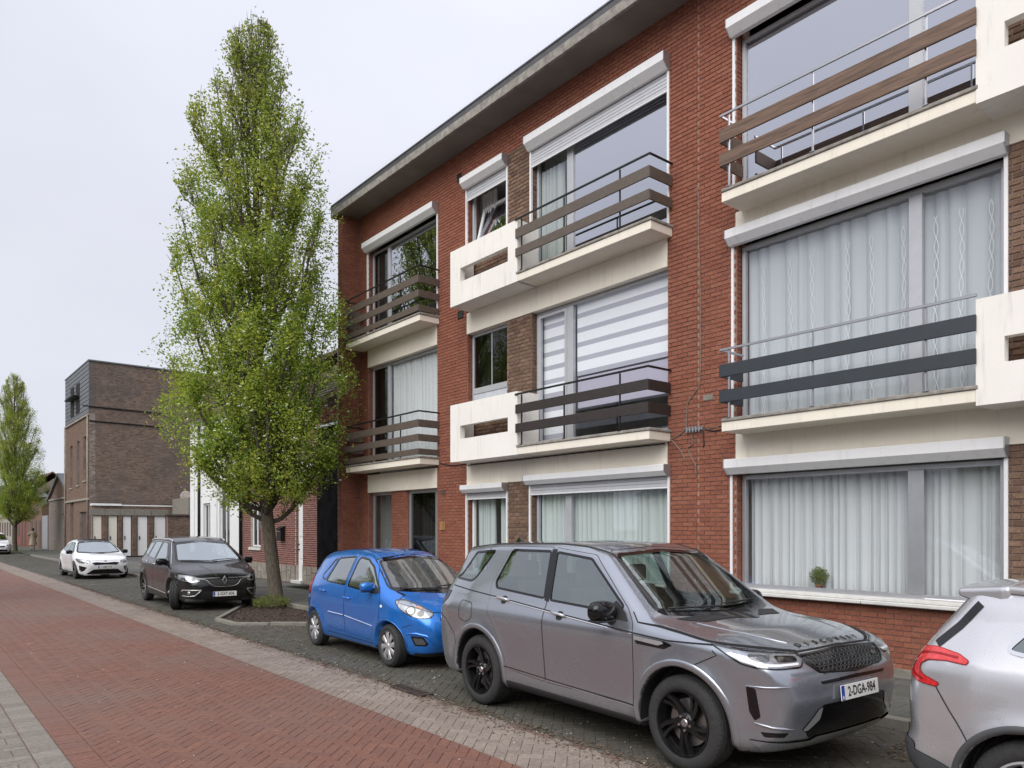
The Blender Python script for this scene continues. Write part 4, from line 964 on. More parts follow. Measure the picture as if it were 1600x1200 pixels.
# glazed red brick house
H1 = thing('brick_house', 'glazed red brick terraced house with white door, grey stone plinth and mailbox', 'house', (10, 24.7, 0))
hol = [(22.60, 23.16, .12, 2.72), (26.15, 27.1, 1.18, 2.75), (24.6, 25.6, 3.4, 4.9), (26.2, 27.1, 3.4, 4.9), (22.3, 23.3, 3.4, 4.9)]
m = MB(); grid_wall(m, HX + .012, HX + .35, 21.48, 27.9, 0, 5.6, hol); m.box(HX + .35, 18, 21.48, 21.8, 0, 5.6, 0); m.box(HX + .35, 18, 27.6, 27.9, 0, 5.6, 0)
w = m.build('wall', M['mortar_white'], H1)
bricks_obj(w, courses(21.48, 27.9, .68, 5.6, hol, bl=.20, bh=.068, joint=.016), 'x', HX + .012, -1, M['brick_glazed'], 60)
bricks_obj(w, courses(HX + .02, HX + .16, .68, 2.7, [], bl=.14, bh=.068, joint=.016), 'y', 23.16, -1, M['brick_glazed'], 0, depth=.008)
bricks_obj(w, courses(HX, 11.5, .68, 5.6, [], bl=.20, bh=.068, joint=.016), 'y', 21.48, -1, M['brick_glazed'], 0)
m = MB(); g = random.Random(2); y = 21.48                                    # crazy stone plinth
grid_wall(m, HX - .01, HX + .012, 21.48, 27.9, .09, .68, [(22.60, 23.16, 0, 1)]); pl = m.build('plinth', M['mortar_dark'], H1)
for (ya, yb) in ((21.48, 22.6), (23.16, 27.9)):
    y = ya
    while y < yb - .05:
        wd_ = min(g.uniform(.22, .45), yb - y); zs_ = [.1, .1 + g.uniform(.18, .38), .67]
        for k in range(2):
            q = MB(); j = .012; jz = g.uniform(-.03, .03)
            q.prism([(y + j, zs_[k] + j), (y + wd_ - j, zs_[k] + j + jz), (y + wd_ - j - g.uniform(0, .03), zs_[k + 1] - j), (y + j + g.uniform(0, .03), zs_[k + 1] - j + jz * .5)], 0, .014)
            me = q.mesh('stone', M['stone']); me.transform(Matrix(((0, 0, -1, HX - .01 - 10), (1, 0, 0, -24.7), (0, 1, 0, 0), (0, 0, 0, 1)))); link('stone', me, pl)
        y += wd_
m = MB(); m.box(HX + .1, HX + .16, 22.62, 23.14, .16, 2.7, .004); dd = m.build('door', M['door_white'], H1)
for zz in ((.3, .8), (.9, 1.5), (1.6, 2.5)): q = MB(); q.box(HX + .085, HX + .1, 22.72, 23.04, zz[0], zz[1], .006); link('door_panel', q.mesh('door_panel', M['door_white'], False, (10, 24.7, 0)), dd)
q = MB(); q.box(HX + .05, HX + .1, 23.02, 23.08, 1.15, 1.2, .005); q.box(HX + .06, HX + .1, 23.02, 23.08, 1.32, 1.37, .005); link('handle', q.mesh('handle', M['black_metal'], False, (10, 24.7, 0)), dd)
m = MB(); m.box(HX - .12, HX + .1, 22.5, 23.26, .1, .2, .01); m.build('doorstep', M['sill'], H1)
simple_window(H1, HX + .1, 26.17, 27.08, 1.2, 2.73); m = MB(); m.box(HX - .05, HX + .1, 26.08, 27.2, 1.08, 1.18, .008); m.build('window_sill', M['sill'], H1)
for ya, yb in ((24.6, 25.6), (26.2, 27.1), (22.3, 23.3)): simple_window(H1, HX + .1, ya + .02, yb - .02, 3.42, 4.88)
def gable_roof(par, y0, y1, x0, x1, ze, zr, mat='roof_tile', name='roof', eave=.3):
    xm = (x0 + x1) / 2; m = MB()
    V = [(x0 - eave, y0, ze - .05), (xm, y0, zr), (x1 + eave, y0, ze - .05), (x0 - eave, y1, ze - .05), (xm, y1, zr), (x1 + eave, y1, ze - .05), (x0 - eave, y0, ze - .17), (xm, y0, zr - .14), (x1 + eave, y0, ze - .17), (x0 - eave, y1, ze - .17), (xm, y1, zr - .14), (x1 + eave, y1, ze - .17)]
    m.add(V, [(0, 1, 4, 3), (1, 2, 5, 4), (6, 9, 10, 7), (7, 10, 11, 8), (0, 3, 9, 6), (2, 8, 11, 5), (0, 6, 7, 1), (1, 7, 8, 2), (3, 4, 10, 9), (4, 5, 11, 10)])
    r_ = m.build(name, M['joint_dark'], par)
    nrow = int(math.hypot(xm - x0, zr - ze) / .3); ncol = int((y1 - y0) / .25); Vs = []; sl = math.atan2(zr - ze, xm - x0 + eave)
    L_ = math.hypot(xm - x0 + eave, zr - ze + .05); g = np.random.default_rng(1)
    i, j = np.meshgrid(np.arange(int(L_ / .3)), np.arange(ncol), indexing='ij'); i, j = i.ravel(), j.ravel(); n = len(i)
    s0 = i * .3; s1 = s0 + .32; ya = y0 + j * .25 + .006; yb = ya + .238; h0 = .05 + g.uniform(0, .008, n); h1 = .015
    def P(s, y, h): return np.stack([x0 - eave + s * math.cos(sl) - h * math.sin(sl), y, ze - .05 + s * math.sin(sl) + h * math.cos(sl)], 1)
    A_ = [P(s0, ya, h0), P(s0, yb, h0), P(s1, yb, h1 + 0 * h0), P(s1, ya, h1 + 0 * h0), P(s0, ya, 0 * h0), P(s0, yb, 0 * h0)]
    V = np.stack(A_, 1).reshape(-1, 3) - np.array(par.location); q = np.array([(0, 1, 2, 3), (4, 5, 1, 0)]); Fq = (q[None] + (np.arange(n) * 6)[:, None, None]).reshape(-1, 4)
    stuff(link('tiles', npmesh('tiles', V, Fq, M[mat], rnd=np.repeat(g.random(n), 2)), r_))
    return r_
gable_roof(H1, 21.45, 27.93, 10, 18, 5.6, 8.6)
mb = thing('mailbox', 'dark metal mailbox hung on the glazed red brick wall left of the white door', 'mailbox', (9.86, 24.15, 1.45))
m = MB(); m.box(-.02, .13, -.17, .17, 0, .40, .012); link('body', m.mesh('body', M['black_metal']), mb)
m = MB(); m.add([(-.06, -.19, .38), (.14, -.19, .47), (.14, .19, .47), (-.06, .19, .38), (-.06, -.19, .40), (.14, -.19, .49), (.14, .19, .49), (-.06, .19, .40)], [(0, 3, 2, 1), (4, 5, 6, 7), (0, 1, 5, 4), (1, 2, 6, 5), (2, 3, 7, 6), (3, 0, 4, 7)]); link('lid', m.mesh('lid', M['black_metal']), mb)
m = MB(); m.box(-.026, -.02, -.12, .12, .30, .325, .002); link('slot', m.mesh('slot', M['steel']), mb)
# white house
H2 = thing('white_house', 'white painted house with tall pilasters and dark downpipe behind the trunk of the near tree', 'house', (10, 31, 0))
hol = [(29.3, 30.5, 1.0, 3.6), (31.6, 32.5, .2, 2.9)]
m = MB(); grid_wall(m, HX, HX + .3, 28.05, 34.2, 0, 6.6, hol); m.box(HX + .3, 18, 28.05, 28.3, 0, 6.6, 0); m.box(HX + .3, 18, 33.9, 34.2, 0, 6.6, 0); m.build('wall', M['white_wall'], H2)
for ya in (28.1, 30.7, 33.6): m = MB(); m.box(HX - .06, HX, ya, ya + .5, 0, 6.5, .01); m.build('pilaster', M['white_wall'], H2)
m = MB(); m.box(HX - .12, HX, 28.05, 34.2, 6.35, 6.6, .02); m.build('cornice', M['white_wall'], H2)
simple_window(H2, HX + .1, 29.32, 30.48, 1.02, 3.58, mull=True); simple_window(H2, HX + .1, 31.62, 32.48, 1.0, 2.88)
for yy in (27.98, 32.9): m = MB(); m.tube([(HX - .055, yy, .1), (HX - .055, yy, 6.4)], .055, 10); m.build('downpipe', M['black_metal'], H2, True)
gable_roof(H2, 28.05, 34.2, 10, 18, 6.6, 9.2)
# brown three-storey building beyond the yard
H3 = thing('brick_building', 'tall old brown brick building with slate clad top storey and blind side wall', 'building', (10, 60, 0))
Y0, Y1, ZB = 55.9, 65.0, 9.5; ZT3 = 12.95
hol = [(57.3, 58.3, 5.1, 8.1), (59.7, 60.7, 4.9, 8.0), (62.3, 63.3, 4.8, 7.9), (57.2, 59.6, 0, 3.0), (61.9, 63.2, 0, 3.8)]
m = MB(); grid_wall(m, HX + .012, HX + .35, Y0 + .3, Y1, 0, ZB, hol); m.box(HX + .35, 25, Y0 + .312, Y0 + .6, 0, ZT3, 0); m.box(HX + .35, 25, Y1 - .3, Y1, 0, ZT3, 0); m.box(24.7, 25, Y0 + .6, Y1 - .3, 0, ZT3, 0); m.box(HX + .3, 25, Y0 + .6, Y1 - .3, ZT3 - .4, ZT3 - .1, 0)
w = m.build('wall', M['mortar_old'], H3)
bricks_obj(w, courses(Y0 + .3, Y1, 0, ZB, hol, bl=.22, bh=.075), 'x', HX + .012, -1, M['brick_front'], 0)
bricks_obj(w, courses(HX, 25, 0, ZT3, [], bl=.24, bh=.10, joint=.022), 'y', Y0 + .312, -1, M['brick_old'], 0, jit=.004)
m = MB(); m.box(HX - .02, HX + .4, Y0 + .31, Y1, ZB, ZT3, 0); up = m.build('upper_storey', M['slate'], H3)
q = MB(); q.box(HX - .05, HX - .02, Y0 + .31, Y1, 0, .26, .01); cm = q.mesh('cladding_board', M['slate'], False, (10, 60, 0))
for k in range(12): link('cladding_board', cm, up, (0, 0, ZB + .05 + k * .285), (0, R(1.5), 0))
for ya in (59.3, 61.4): m = MB(); m.box(HX - .08, HX - .04, ya, ya + 1.2, 9.9, 12.0, .01); m.build('window', M['dark'], H3)
m = MB(); m.box(HX - .5, HX - .05, 59.3, 62.4, 11.0, 11.10, .02); m.build('canopy', M['black_metal'], H3)
for ya, yb, za, zb in hol:
    m = MB(); m.box(HX + .15, HX + .2, ya, yb, za, zb, 0); m.build('window' if za > 1 else 'door', M['door_brown'], H3)
    m = MB(); m.box(HX - .06, HX + .01, ya - .06, yb + .06, za - .1, za, .01); m.build('window_sill', M['stone'], H3)
for zz in (3.75, 9.35): m = MB(); m.box(HX - .1, HX + .0, Y0 + .3, Y1, zz, zz + .14, .01); m.build('string_course', M['stone'], H3)
for yy in (Y1 - .1, Y0 + .5): m = MB(); m.tube([(HX - .08, yy, .1), (HX - .08, yy, 9.4)], .055, 8); m.build('downpipe', M['stone'], H3, True)
m = MB(); m.box(HX - .08, 25, Y0 + .22, Y0 + .7, ZT3, ZT3 + .1, .01); m.box(HX - .08, HX + .4, Y0 + .7, Y1, ZT3, ZT3 + .1, .01); m.build('coping', M['slate'], H3)
for (xa, xb, zz) in ((9.95, 14.5, 9.0), (9.6, 14.5, 9.95)): m = MB(); m.tube([(xa, Y0 + .26, zz), (xb, Y0 + .22, zz - .05)], .05, 6); m.build('ledge_pipe', M['black_metal'], H3)
m = MB(); m.lathe([(0, 0), (.36, 0), (.4, .02), (0, .04)], 18, 'y'); me = m.mesh('blanked_opening', M['mortar_white']); link('blanked_opening', me, H3, (16.1 - 10, Y0 + .27 - 60, 4.15))
m = MB(); m.box(HX, 22.6, Y0 + .27, Y0 + .31, 3.9, 4.9, 0)
# row of narrow yard doors in brick piers, in front of the blind wall
GR = thing('garage_row', 'low brick row with five narrow white doors in front of the blind brown wall', 'garages', (13, 55.6, 0))
dx = [(145.7, 159), (170, 183.3), (192.7, 205), (215.7, 230.7), (241.7, 259)]
def xat(px_, Y):                                   # world X where the sight line of a photograph column meets the plane Y
    a = (px_ - 800) / F_PX; return Y * (SN + CS * a) / (CS - SN * a)
YG = 55.4
ds = [(xat(a, YG), xat(b_, YG)) for a, b_ in dx]; xe = xat(270, YG)
hol = [(a - .06, b_ + .06, 0, 2.72) for a, b_ in ds]
m = MB(); us = sorted([10.0, xe] + [c for h in hol for c in h[:2]])
grid_wall(m, YG + .012, YG + .3, 10.0, 22.0, 0, 3.35, hol, axis='y'); w = m.build('wall', M['mortar_dark'], GR)
bricks_obj(w, courses(10.0, 22.0, 0, 2.85, hol, bl=.22, bh=.075), 'y', YG + .012, -1, M['brick_old'], 0)
bricks_obj(w, courses(xat(158, YG), xe, 3.2, 3.35, [], bl=.22, bh=.075), 'y', YG + .012, -1, M['brick_old'], 0)
m = MB()
for a, b_ in ds: m.box(a - .2, b_ + .2, YG - .03, YG + .0, 2.73, 3.15, .01)
m.build('lintel', M['kerb'], GR)
m = MB(); m.box(9.95, xat(190, YG), YG - .1, YG + .3, 3.36, 3.5, .01); m.box(xat(190, YG), xe, YG - .03, YG + .3, 3.36, 3.44, .01); m.build('roof_edge', M['white_pvc'], GR)
for k, (a, b_) in enumerate(ds):
    m = MB(); m.box(a, b_, YG + .1, YG + .14, .02, 2.70, .005); gd = m.build('door', M['door_cream' if k < 2 else 'door_white'], GR)
    m = MB(); m.box(a + .08, a + .14, YG + .06, YG + .1, 1.1, 1.35, .008); link('handle', m.mesh('handle', M['black_metal'], False, (13, 55.6, 0)), gd)
YW = 50.0
W2 = thing('yard_wall', 'low old brick yard wall with tiled coping beside the white house', 'wall', (15, YW, 0))
xa, xb = xat(262, YW), xat(306, YW)
m = MB(); m.box(xa, 18.5, YW, YW + .3, 0, 2.65, 0); w = m.build('wall', M['mortar_dark'], W2); bricks_obj(w, courses(xa, 18.5, 0, 2.65, [], bl=.22, bh=.075), 'y', YW, -1, M['brick_old'], 0)
m = MB(); m.box(xa - .1, 18.5, YW - .12, YW + .4, 2.66, 2.76, .01); cp = m.build('coping', M['roof_tile'], W2)
m = MB(); m.box(-.05, .05, YW - .16 - YW, .4, 2.77, 2.9, .02); cm = m.mesh('coping_tile', M['roof_tile'])
for k in range(int((18.4 - xa) / .27)): link('coping_tile', cm, cp, (xa - 15 + .15 + k * .27, 0, 0), (0, R(18), 0))
m = MB(); m.box(xat(268, YG), 18.5, YW + 1.5, YG - .2, 0, 3.9, 0); m.build('rendered_shed_wall', M['kerb'], W2)
# gabled rough house
H4 = thing('gabled_house', 'low rough grey brick house with small gable and dark door beyond the tall brown building', 'house', (10, 70, 0))
hol = [(67.9, 69.4, 0, 3.1)]
m = MB(); grid_wall(m, HX + .4, HX + .7, 65.05, 75.9, 0, 4.3, hol)
m.add([(HX + .4, 65.05, 4.3), (HX + .4, 75.9, 4.3), (HX + .4, 70.4, 6.2), (HX + .7, 65.05, 4.3), (HX + .7, 75.9, 4.3), (HX + .7, 70.4, 6.2)], [(0, 2, 1), (3, 4, 5), (0, 3, 5, 2), (1, 2, 5, 4)])
m.box(HX + .7, 18, 75.6, 75.9, 0, 4.3, 0); w = m.build('wall', M['far_wall'], H4)
bricks_obj(w, courses(65.05, 75.9, 0, 4.2, hol, bl=.22, bh=.075), 'x', HX + .4, -1, brickmat('rough_grey_brick', [(.25, .21, .175), (.32, .275, .23), (.20, .165, .135)]), 0)
bricks_obj(w, courses(65.05, 75.9, 4.3, 6.2, [], bl=.22, bh=.075, poly=lambda y, z: abs(y - 70.45) / 5.45 + (z - 4.25) / 1.95 < 1), 'x', HX + .4, -1, M['brick_front'], 0)
m = MB(); m.box(HX + .55, HX + .6, 67.9, 69.4, .1, 3.1, 0); m.build('door', M['door_brown'], H4)
m = MB(); m.box(HX + .3, HX + .42, 65.05, 75.9, 4.2, 4.35, .01); m.build('string_course', M['stone'], H4)
m = MB()
for s in (-1, 1): m.add([(HX + .2, 70.4, 6.35), (HX + .2, 70.4 + s * 5.7, 4.35), (HX + .2, 70.4 + s * 5.7, 4.15), (HX + .2, 70.4, 6.15), (18, 70.4, 6.35), (18, 70.4 + s * 5.7, 4.35), (18, 70.4 + s * 5.7, 4.15), (18, 70.4, 6.15)], [(0, 1, 2, 3)[::s], (4, 7, 6, 5)[::s], (0, 4, 5, 1)[::s], (3, 2, 6, 7)[::s], (1, 5, 6, 2)[::s]])
m.build('roof', M['slate'], H4)
H5 = thing('roofed_house', 'house with big mossy tiled roof behind the small gabled house', 'house', (16, 74, 0))
m = MB(); m.box(14, 22, 66, 86, 0, 6.0, 0); m.build('wall', M['brick_front'], H5)
gable_roof(H5, 66, 86, 14, 22, 6.0, 10.2)
m = MB(); m.box(17.5, 18.3, 70, 71, 9.2, 10.6, .01); m.build('chimney', M['brick_old'], H5)
for k, (ya, yb, h, mt, lab) in enumerate(((76, 79, 3.0, 'alu', 'low grey metal gate in a wall beside the gabled house'), (79.2, 88, 3.9, 'brick_front', 'low tan brick outbuilding with brown doors far down the street'), (88.2, 101, 4.6, 'brick_glazed', 'red brick house front beyond the outbuilding far down the street'), (101.2, 122, 5.5, 'far_wall', 'pale plastered house at the far end of the street'))):
    hh = thing('street_gate' if k == 0 else 'terraced_house', lab, 'gate' if k == 0 else 'house', (10.2, (ya + yb) / 2, 0))
    m = MB(); m.box(10.3 + (k > 1) * .2, 10.4 if k == 0 else 18, ya, yb, 0, h, 0); m.build('panel' if k == 0 else 'wall', M[mt], hh)
    if k:
        for yy in np.arange(ya + .6, yb - 1.4, 2.6): m = MB(); m.box(10.27 + (k > 1) * .2, 10.31 + (k > 1) * .2, yy, yy + 1.2, .1 if int(yy) % 2 else 1.0, 2.6, 0); m.build('door' if int(yy) % 2 else 'window', M['door_brown'], hh)
        gable_roof(hh, ya, yb, 10.5, 18, h, h + 3, eave=.1)
m = MB(); m.box(10.27, 10.3, 77, 77.6, 2.0, 2.5, 0); 
# far backdrop of houses where the street ends
for k, (x0, x1, yy, h) in enumerate(((-30, -8, 175, 6), (-8, 4, 190, 7), (4, 15, 182, 6.2), (15, 34, 178, 7.5))):
    hh = thing('distant_house', ['distant low house left of the street end', 'distant house closing the street', 'distant house right of the street end', 'distant wide house beyond the side roofs'][k], 'house', ((x0 + x1) / 2, yy, 0))
    m = MB(); m.box(x0, x1, yy, yy + 8, 0, h, 0); m.build('wall', M['far_wall'], hh)
    m = MB(); m.add([(x0, yy - .3, h), (x1, yy - .3, h), (x1, yy + 4, h + 3), (x0, yy + 4, h + 3), (x0, yy + 8, h), (x1, yy + 8, h)], [(0, 1, 2, 3), (3, 2, 5, 4), (0, 3, 4), (1, 5, 2)]); m.build('roof', M['slate'], hh)
# houses across the street (seen only as reflections)
for k, (ya, yb, h, mt) in enumerate(((-14, -4, 5.5, 'brick_front'), (-3.8, 6, 3.2, 'far_wall'), (14, 24, 3.4, 'brick_front'), (34, 48, 5.8, 'far_wall'), (56, 70, 5.5, 'brick_old'))):
    hh = thing('house_across', ('tan brick house across the road, behind the viewer', 'low plastered house across the road facing the SUV', 'low tan brick house across the road facing the blue car', 'tall plastered house across the road facing the white hatchback', 'dark brick house across the road, farthest off')[k], 'house', (-9, (ya + yb) / 2, 0), group='houses across the street')
    m = MB(); m.box(-18, -9, ya, yb, 0, h, 0); m.build('wall', M[mt], hh)
    m = MB(); m.add([(-8.7, ya, h), (-8.7, yb, h), (-13.5, yb, h + 2.6), (-13.5, ya, h + 2.6), (-18.3, ya, h), (-18.3, yb, h)], [(0, 1, 2, 3), (3, 2, 5, 4), (0, 3, 4), (1, 5, 2)]); m.build('roof', M['slate'], hh)

# ================================================================== TREES
def make_tree(name, label, loc, H=13.8, seed=1, leaves=70000, prof=None, lean=(0, 0), group=None, lsize=.041, z0=2.5):
    """upright street tree: tapered trunk, steep limbs, crown of separate small leaves"""
    t = thing(name, label, 'tree', loc, group=group); g = np.random.default_rng(seed); rr = random.Random(seed)
    prof = prof or [(2.3, 1.0), (3.1, 1.85), (4.1, 2.15), (5.3, 2.2), (6.8, 2.05), (8.3, 1.85), (9.8, 1.7), (11.0, 1.5), (11.6, 1.2), (12.5, .9), (13.2, .65), (13.8, .28)]
    pz, pr = zip(*prof); rad = lambda z: float(np.interp(z, pz, pr))
    lz = lambda z: 1 - np.exp(-np.asarray(z) / 3.0); cx = lambda z: float(lean[0] * lz(z)); cy = lambda z: float(lean[1] * lz(z))
    m = MB(); tp = []; tr_ = []
    for i in range(15):
        z = H * .93 * i / 14; tp.append((cx(z) + .03 * math.sin(z * 1.3), cy(z) + .03 * math.cos(z * 1.1), z)); r0 = .142 * (1 - z / (H * .97)) ** .75 + .02
        if z < .3: r0 += .07
        tr_.append(r0)
    tp.insert(1, (cx(.25), cy(.25), .25)); tr_.insert(1, .165); tp[0] = (0, 0, -.05)
    m.tube(tp, tr_, 14)
    tw = MB(); ends = []
    nl = 84
    for i in range(nl):
        zb = z0 - .55 + (H - 3.2) * (i / nl) ** 1.15; a = i * 2.39996 + rr.uniform(-.4, .4)
        up = rr.uniform(1.6, 4.2) if zb < 8.5 else rr.uniform(1.2, 2.6); ze = zb + up * (1 if i % 4 else .45)
        ze = min(ze, H - .1); rt = rad(ze) * rr.uniform(.55, .92); nseg = 6; P = []
        b0 = Vector((cx(zb), cy(zb), zb)); e = Vector((cx(ze) + rt * math.cos(a), cy(ze) + rt * math.sin(a), ze))
        for k in range(nseg + 1):
            s = k / nseg; q = b0.lerp(e, s ** .72); q.z = zb + (ze - zb) * s ** 1.25; q += Vector((rr.uniform(-1, 1), rr.uniform(-1, 1), 0)) * .03 * s; P.append(q)
        m.tube(P, [max(.012, .062 * (1 - zb / H) * (1 - .85 * k / nseg) + .01) for k in range(nseg + 1)], 6)
        for k in range(1, nseg + 1):
            for _ in range(3):
                L_ = rr.uniform(.35, 1.0) * (1 if k < nseg else .8); aa = a + rr.uniform(-1.5, 1.5); st = P[k]
                d = Vector((math.cos(aa) * rr.uniform(.1, .9), math.sin(aa) * rr.uniform(.1, .9), rr.uniform(.8, 2.0))).normalized(); e2 = st + d * L_
                rm = rad(min(e2.z, H)) * 1.1; hx = Vector((e2.x - cx(e2.z), e2.y - cy(e2.z), 0))
                if hx.length > rm: e2 = e2 - hx * (1 - rm / hx.length)
                if e2.z > H + .1: e2.z = H + .1 - rr.uniform(0, .7)
                tw.tube([st, (st + e2) / 2 + Vector((rr.uniform(-.04, .04),) * 3), e2], [.010, .007, .003], 4, cap=False)
                ends.append((st, e2))
    # drooping small twigs at the bottom
    for _ in range(60):
        a = rr.uniform(0, 6.28); zb = rr.uniform(2.6, 4.2); r1 = rad(zb) * rr.uniform(.5, .95); st = Vector((cx(zb) + r1 * .5 * math.cos(a), cy(zb) + r1 * .5 * math.sin(a), zb)); e2 = Vector((cx(zb) + r1 * math.cos(a), cy(zb) + r1 * math.sin(a), zb - rr.uniform(-.2, .45)))
        tw.tube([Vector((cx(zb), cy(zb), zb - .5)), st, e2], [.016, .009, .004], 4, cap=False); ends.append((st, e2))
    trunk = link('trunk', m.mesh('trunk', M['bark'], True), t); link('twigs', tw.mesh('twigs', M['bark'], True), trunk)
    # fill points through the volume so that the crown reads as many clumps with gaps
    E0 = np.array([list(a) + list(b_) for a, b_ in ends]); ne = len(E0); nc = int(ne * .55)
    per = leaves // (ne + nc)
    zc = g.uniform(z0, H - .2, nc * 3); w_ = np.array([rad(z) for z in zc]); keep = g.random(nc * 3) < (w_ / w_.max()) ** 1.6; zc = zc[keep][:nc]; nc = len(zc)
    w_ = np.array([rad(z) for z in zc]); a = g.uniform(0, 6.28, nc); r_ = w_ * np.sqrt(g.uniform(.06, 1.06, nc)); cc = np.stack([lean[0] * lz(zc) + r_ * np.cos(a), lean[1] * lz(zc) + r_ * np.sin(a), zc], 1)
    pts = []; 
    s = g.random((ne, per)) ** .7; e = E0[:, None, :3] * (1 - s[..., None]) + E0[:, None, 3:] * s[..., None]; e = e + g.normal(size=e.shape) * .075; pts.append(e.reshape(-1, 3))
    rc = g.uniform(.10, .30, nc)[:, None, None]; e = cc[:, None, :] + g.normal(size=(nc, per, 3)) * rc * np.array([.8, .8, 1.25]); pts.append(e.reshape(-1, 3))
    P = np.concatenate(pts); rz_ = np.hypot(P[:, 0] - lean[0] * lz(P[:, 2]), P[:, 1] - lean[1] * lz(P[:, 2]))
    rmax = np.interp(P[:, 2], pz, pr); k = (P[:, 2] > z0 - .45) & (rz_ < rmax * (1.08 + .12 * np.sin(P[:, 2] * 4.3 + np.arctan2(P[:, 1], P[:, 0]) * 3)))
    P = P[k]
    dn = np.sin(P[:, 0] * 3.1 + 1.3 * np.sin(P[:, 2] * 1.9)) * np.sin(P[:, 1] * 3.3 + 1.1 * np.sin(P[:, 2] * 2.3 + 2)) + .9 * np.sin(P[:, 2] * 3.7 + 2.2 * np.sin(P[:, 0] * 2.1) + 1.7 * np.sin(P[:, 1] * 1.9)) + .5 * np.sin(P[:, 0] * 9 + P[:, 2] * 5) * np.sin(P[:, 1] * 8 - P[:, 2] * 6)
    hz = np.interp(P[:, 2], [2, 6, 9.5, 12, 14.2], [1, 1, .72, .42, .5]); P = P[g.random(len(P)) < np.clip(.62 + .44 * dn, .10, 1) * hz]; n = len(P)
    d1 = g.normal(size=(n, 3)); d1[:, 2] = d1[:, 2] * .7 + .1; d1 /= np.linalg.norm(d1, axis=1)[:, None]; d2 = np.cross(d1, g.normal(size=(n, 3))); d2 /= np.linalg.norm(d2, axis=1)[:, None]
    s = (lsize * g.uniform(.55, 1.2, n))[:, None]; bend = np.cross(d1, d2) * s * .3
    V = np.stack([P - d1 * s, P - d2 * s * .52 + bend, P + d1 * s, P + d2 * s * .52 + bend], 1).reshape(-1, 3)
    idx = np.arange(4 * n).reshape(n, 4); sel = g.random(n); rn = np.clip(g.normal(.45, .25, n), .02, .98)
    lm = sel < .97
    crown = stuff(link('crown', npmesh('crown', V, [idx], [M['leaf'], M['leaf_dark'], M['blossom']], rnd=rn, matidx=np.where(sel < .62, 0, np.where(sel < .975, 1, 2))), t))
    return t
TR = make_tree('street_tree', 'tall narrow street tree in spring leaf in the kerbed pit between black and blue cars', (7.0, 17.2, .0), seed=3, leaves=265000, lean=(-.42, .34))
def dup(root, loc, label, group=None, scale=1, rz=0):
    r_ = root.copy(); COL.objects.link(r_); r_.location = loc; r_.scale = (scale,) * 3; r_.rotation_euler = (0, 0, rz); r_['label'] = label
    if group: r_['group'] = group
    for c_ in list(root.children):
        n_ = c_.copy(); COL.objects.link(n_); n_.parent = r_
        for d_ in c_.children: k_ = d_.copy(); COL.objects.link(k_); k_.parent = n_
    return r_
T2 = dup(TR, (7.35, 70.2, .02), 'second narrow street tree far down the street at the left edge', scale=1.0, rz=2.1)
TR['group'] = 'street trees along the parking lane'; T2['group'] = 'street trees along the parking lane'
for k, (x, y) in enumerate(((-1.8, 24.0), (-8.6, 9.5), (-8.6, 2.5))):
    dup(TR, (x, y, 0), ('tall street tree across the road, mirrored in the middle flat windows', 'small tree across the road opposite the grey SUV', 'smallest tree across the road opposite the silver crossover')[k], 'trees across the street', scale=(.9, .42, .36)[k], rz=k * 1.3)
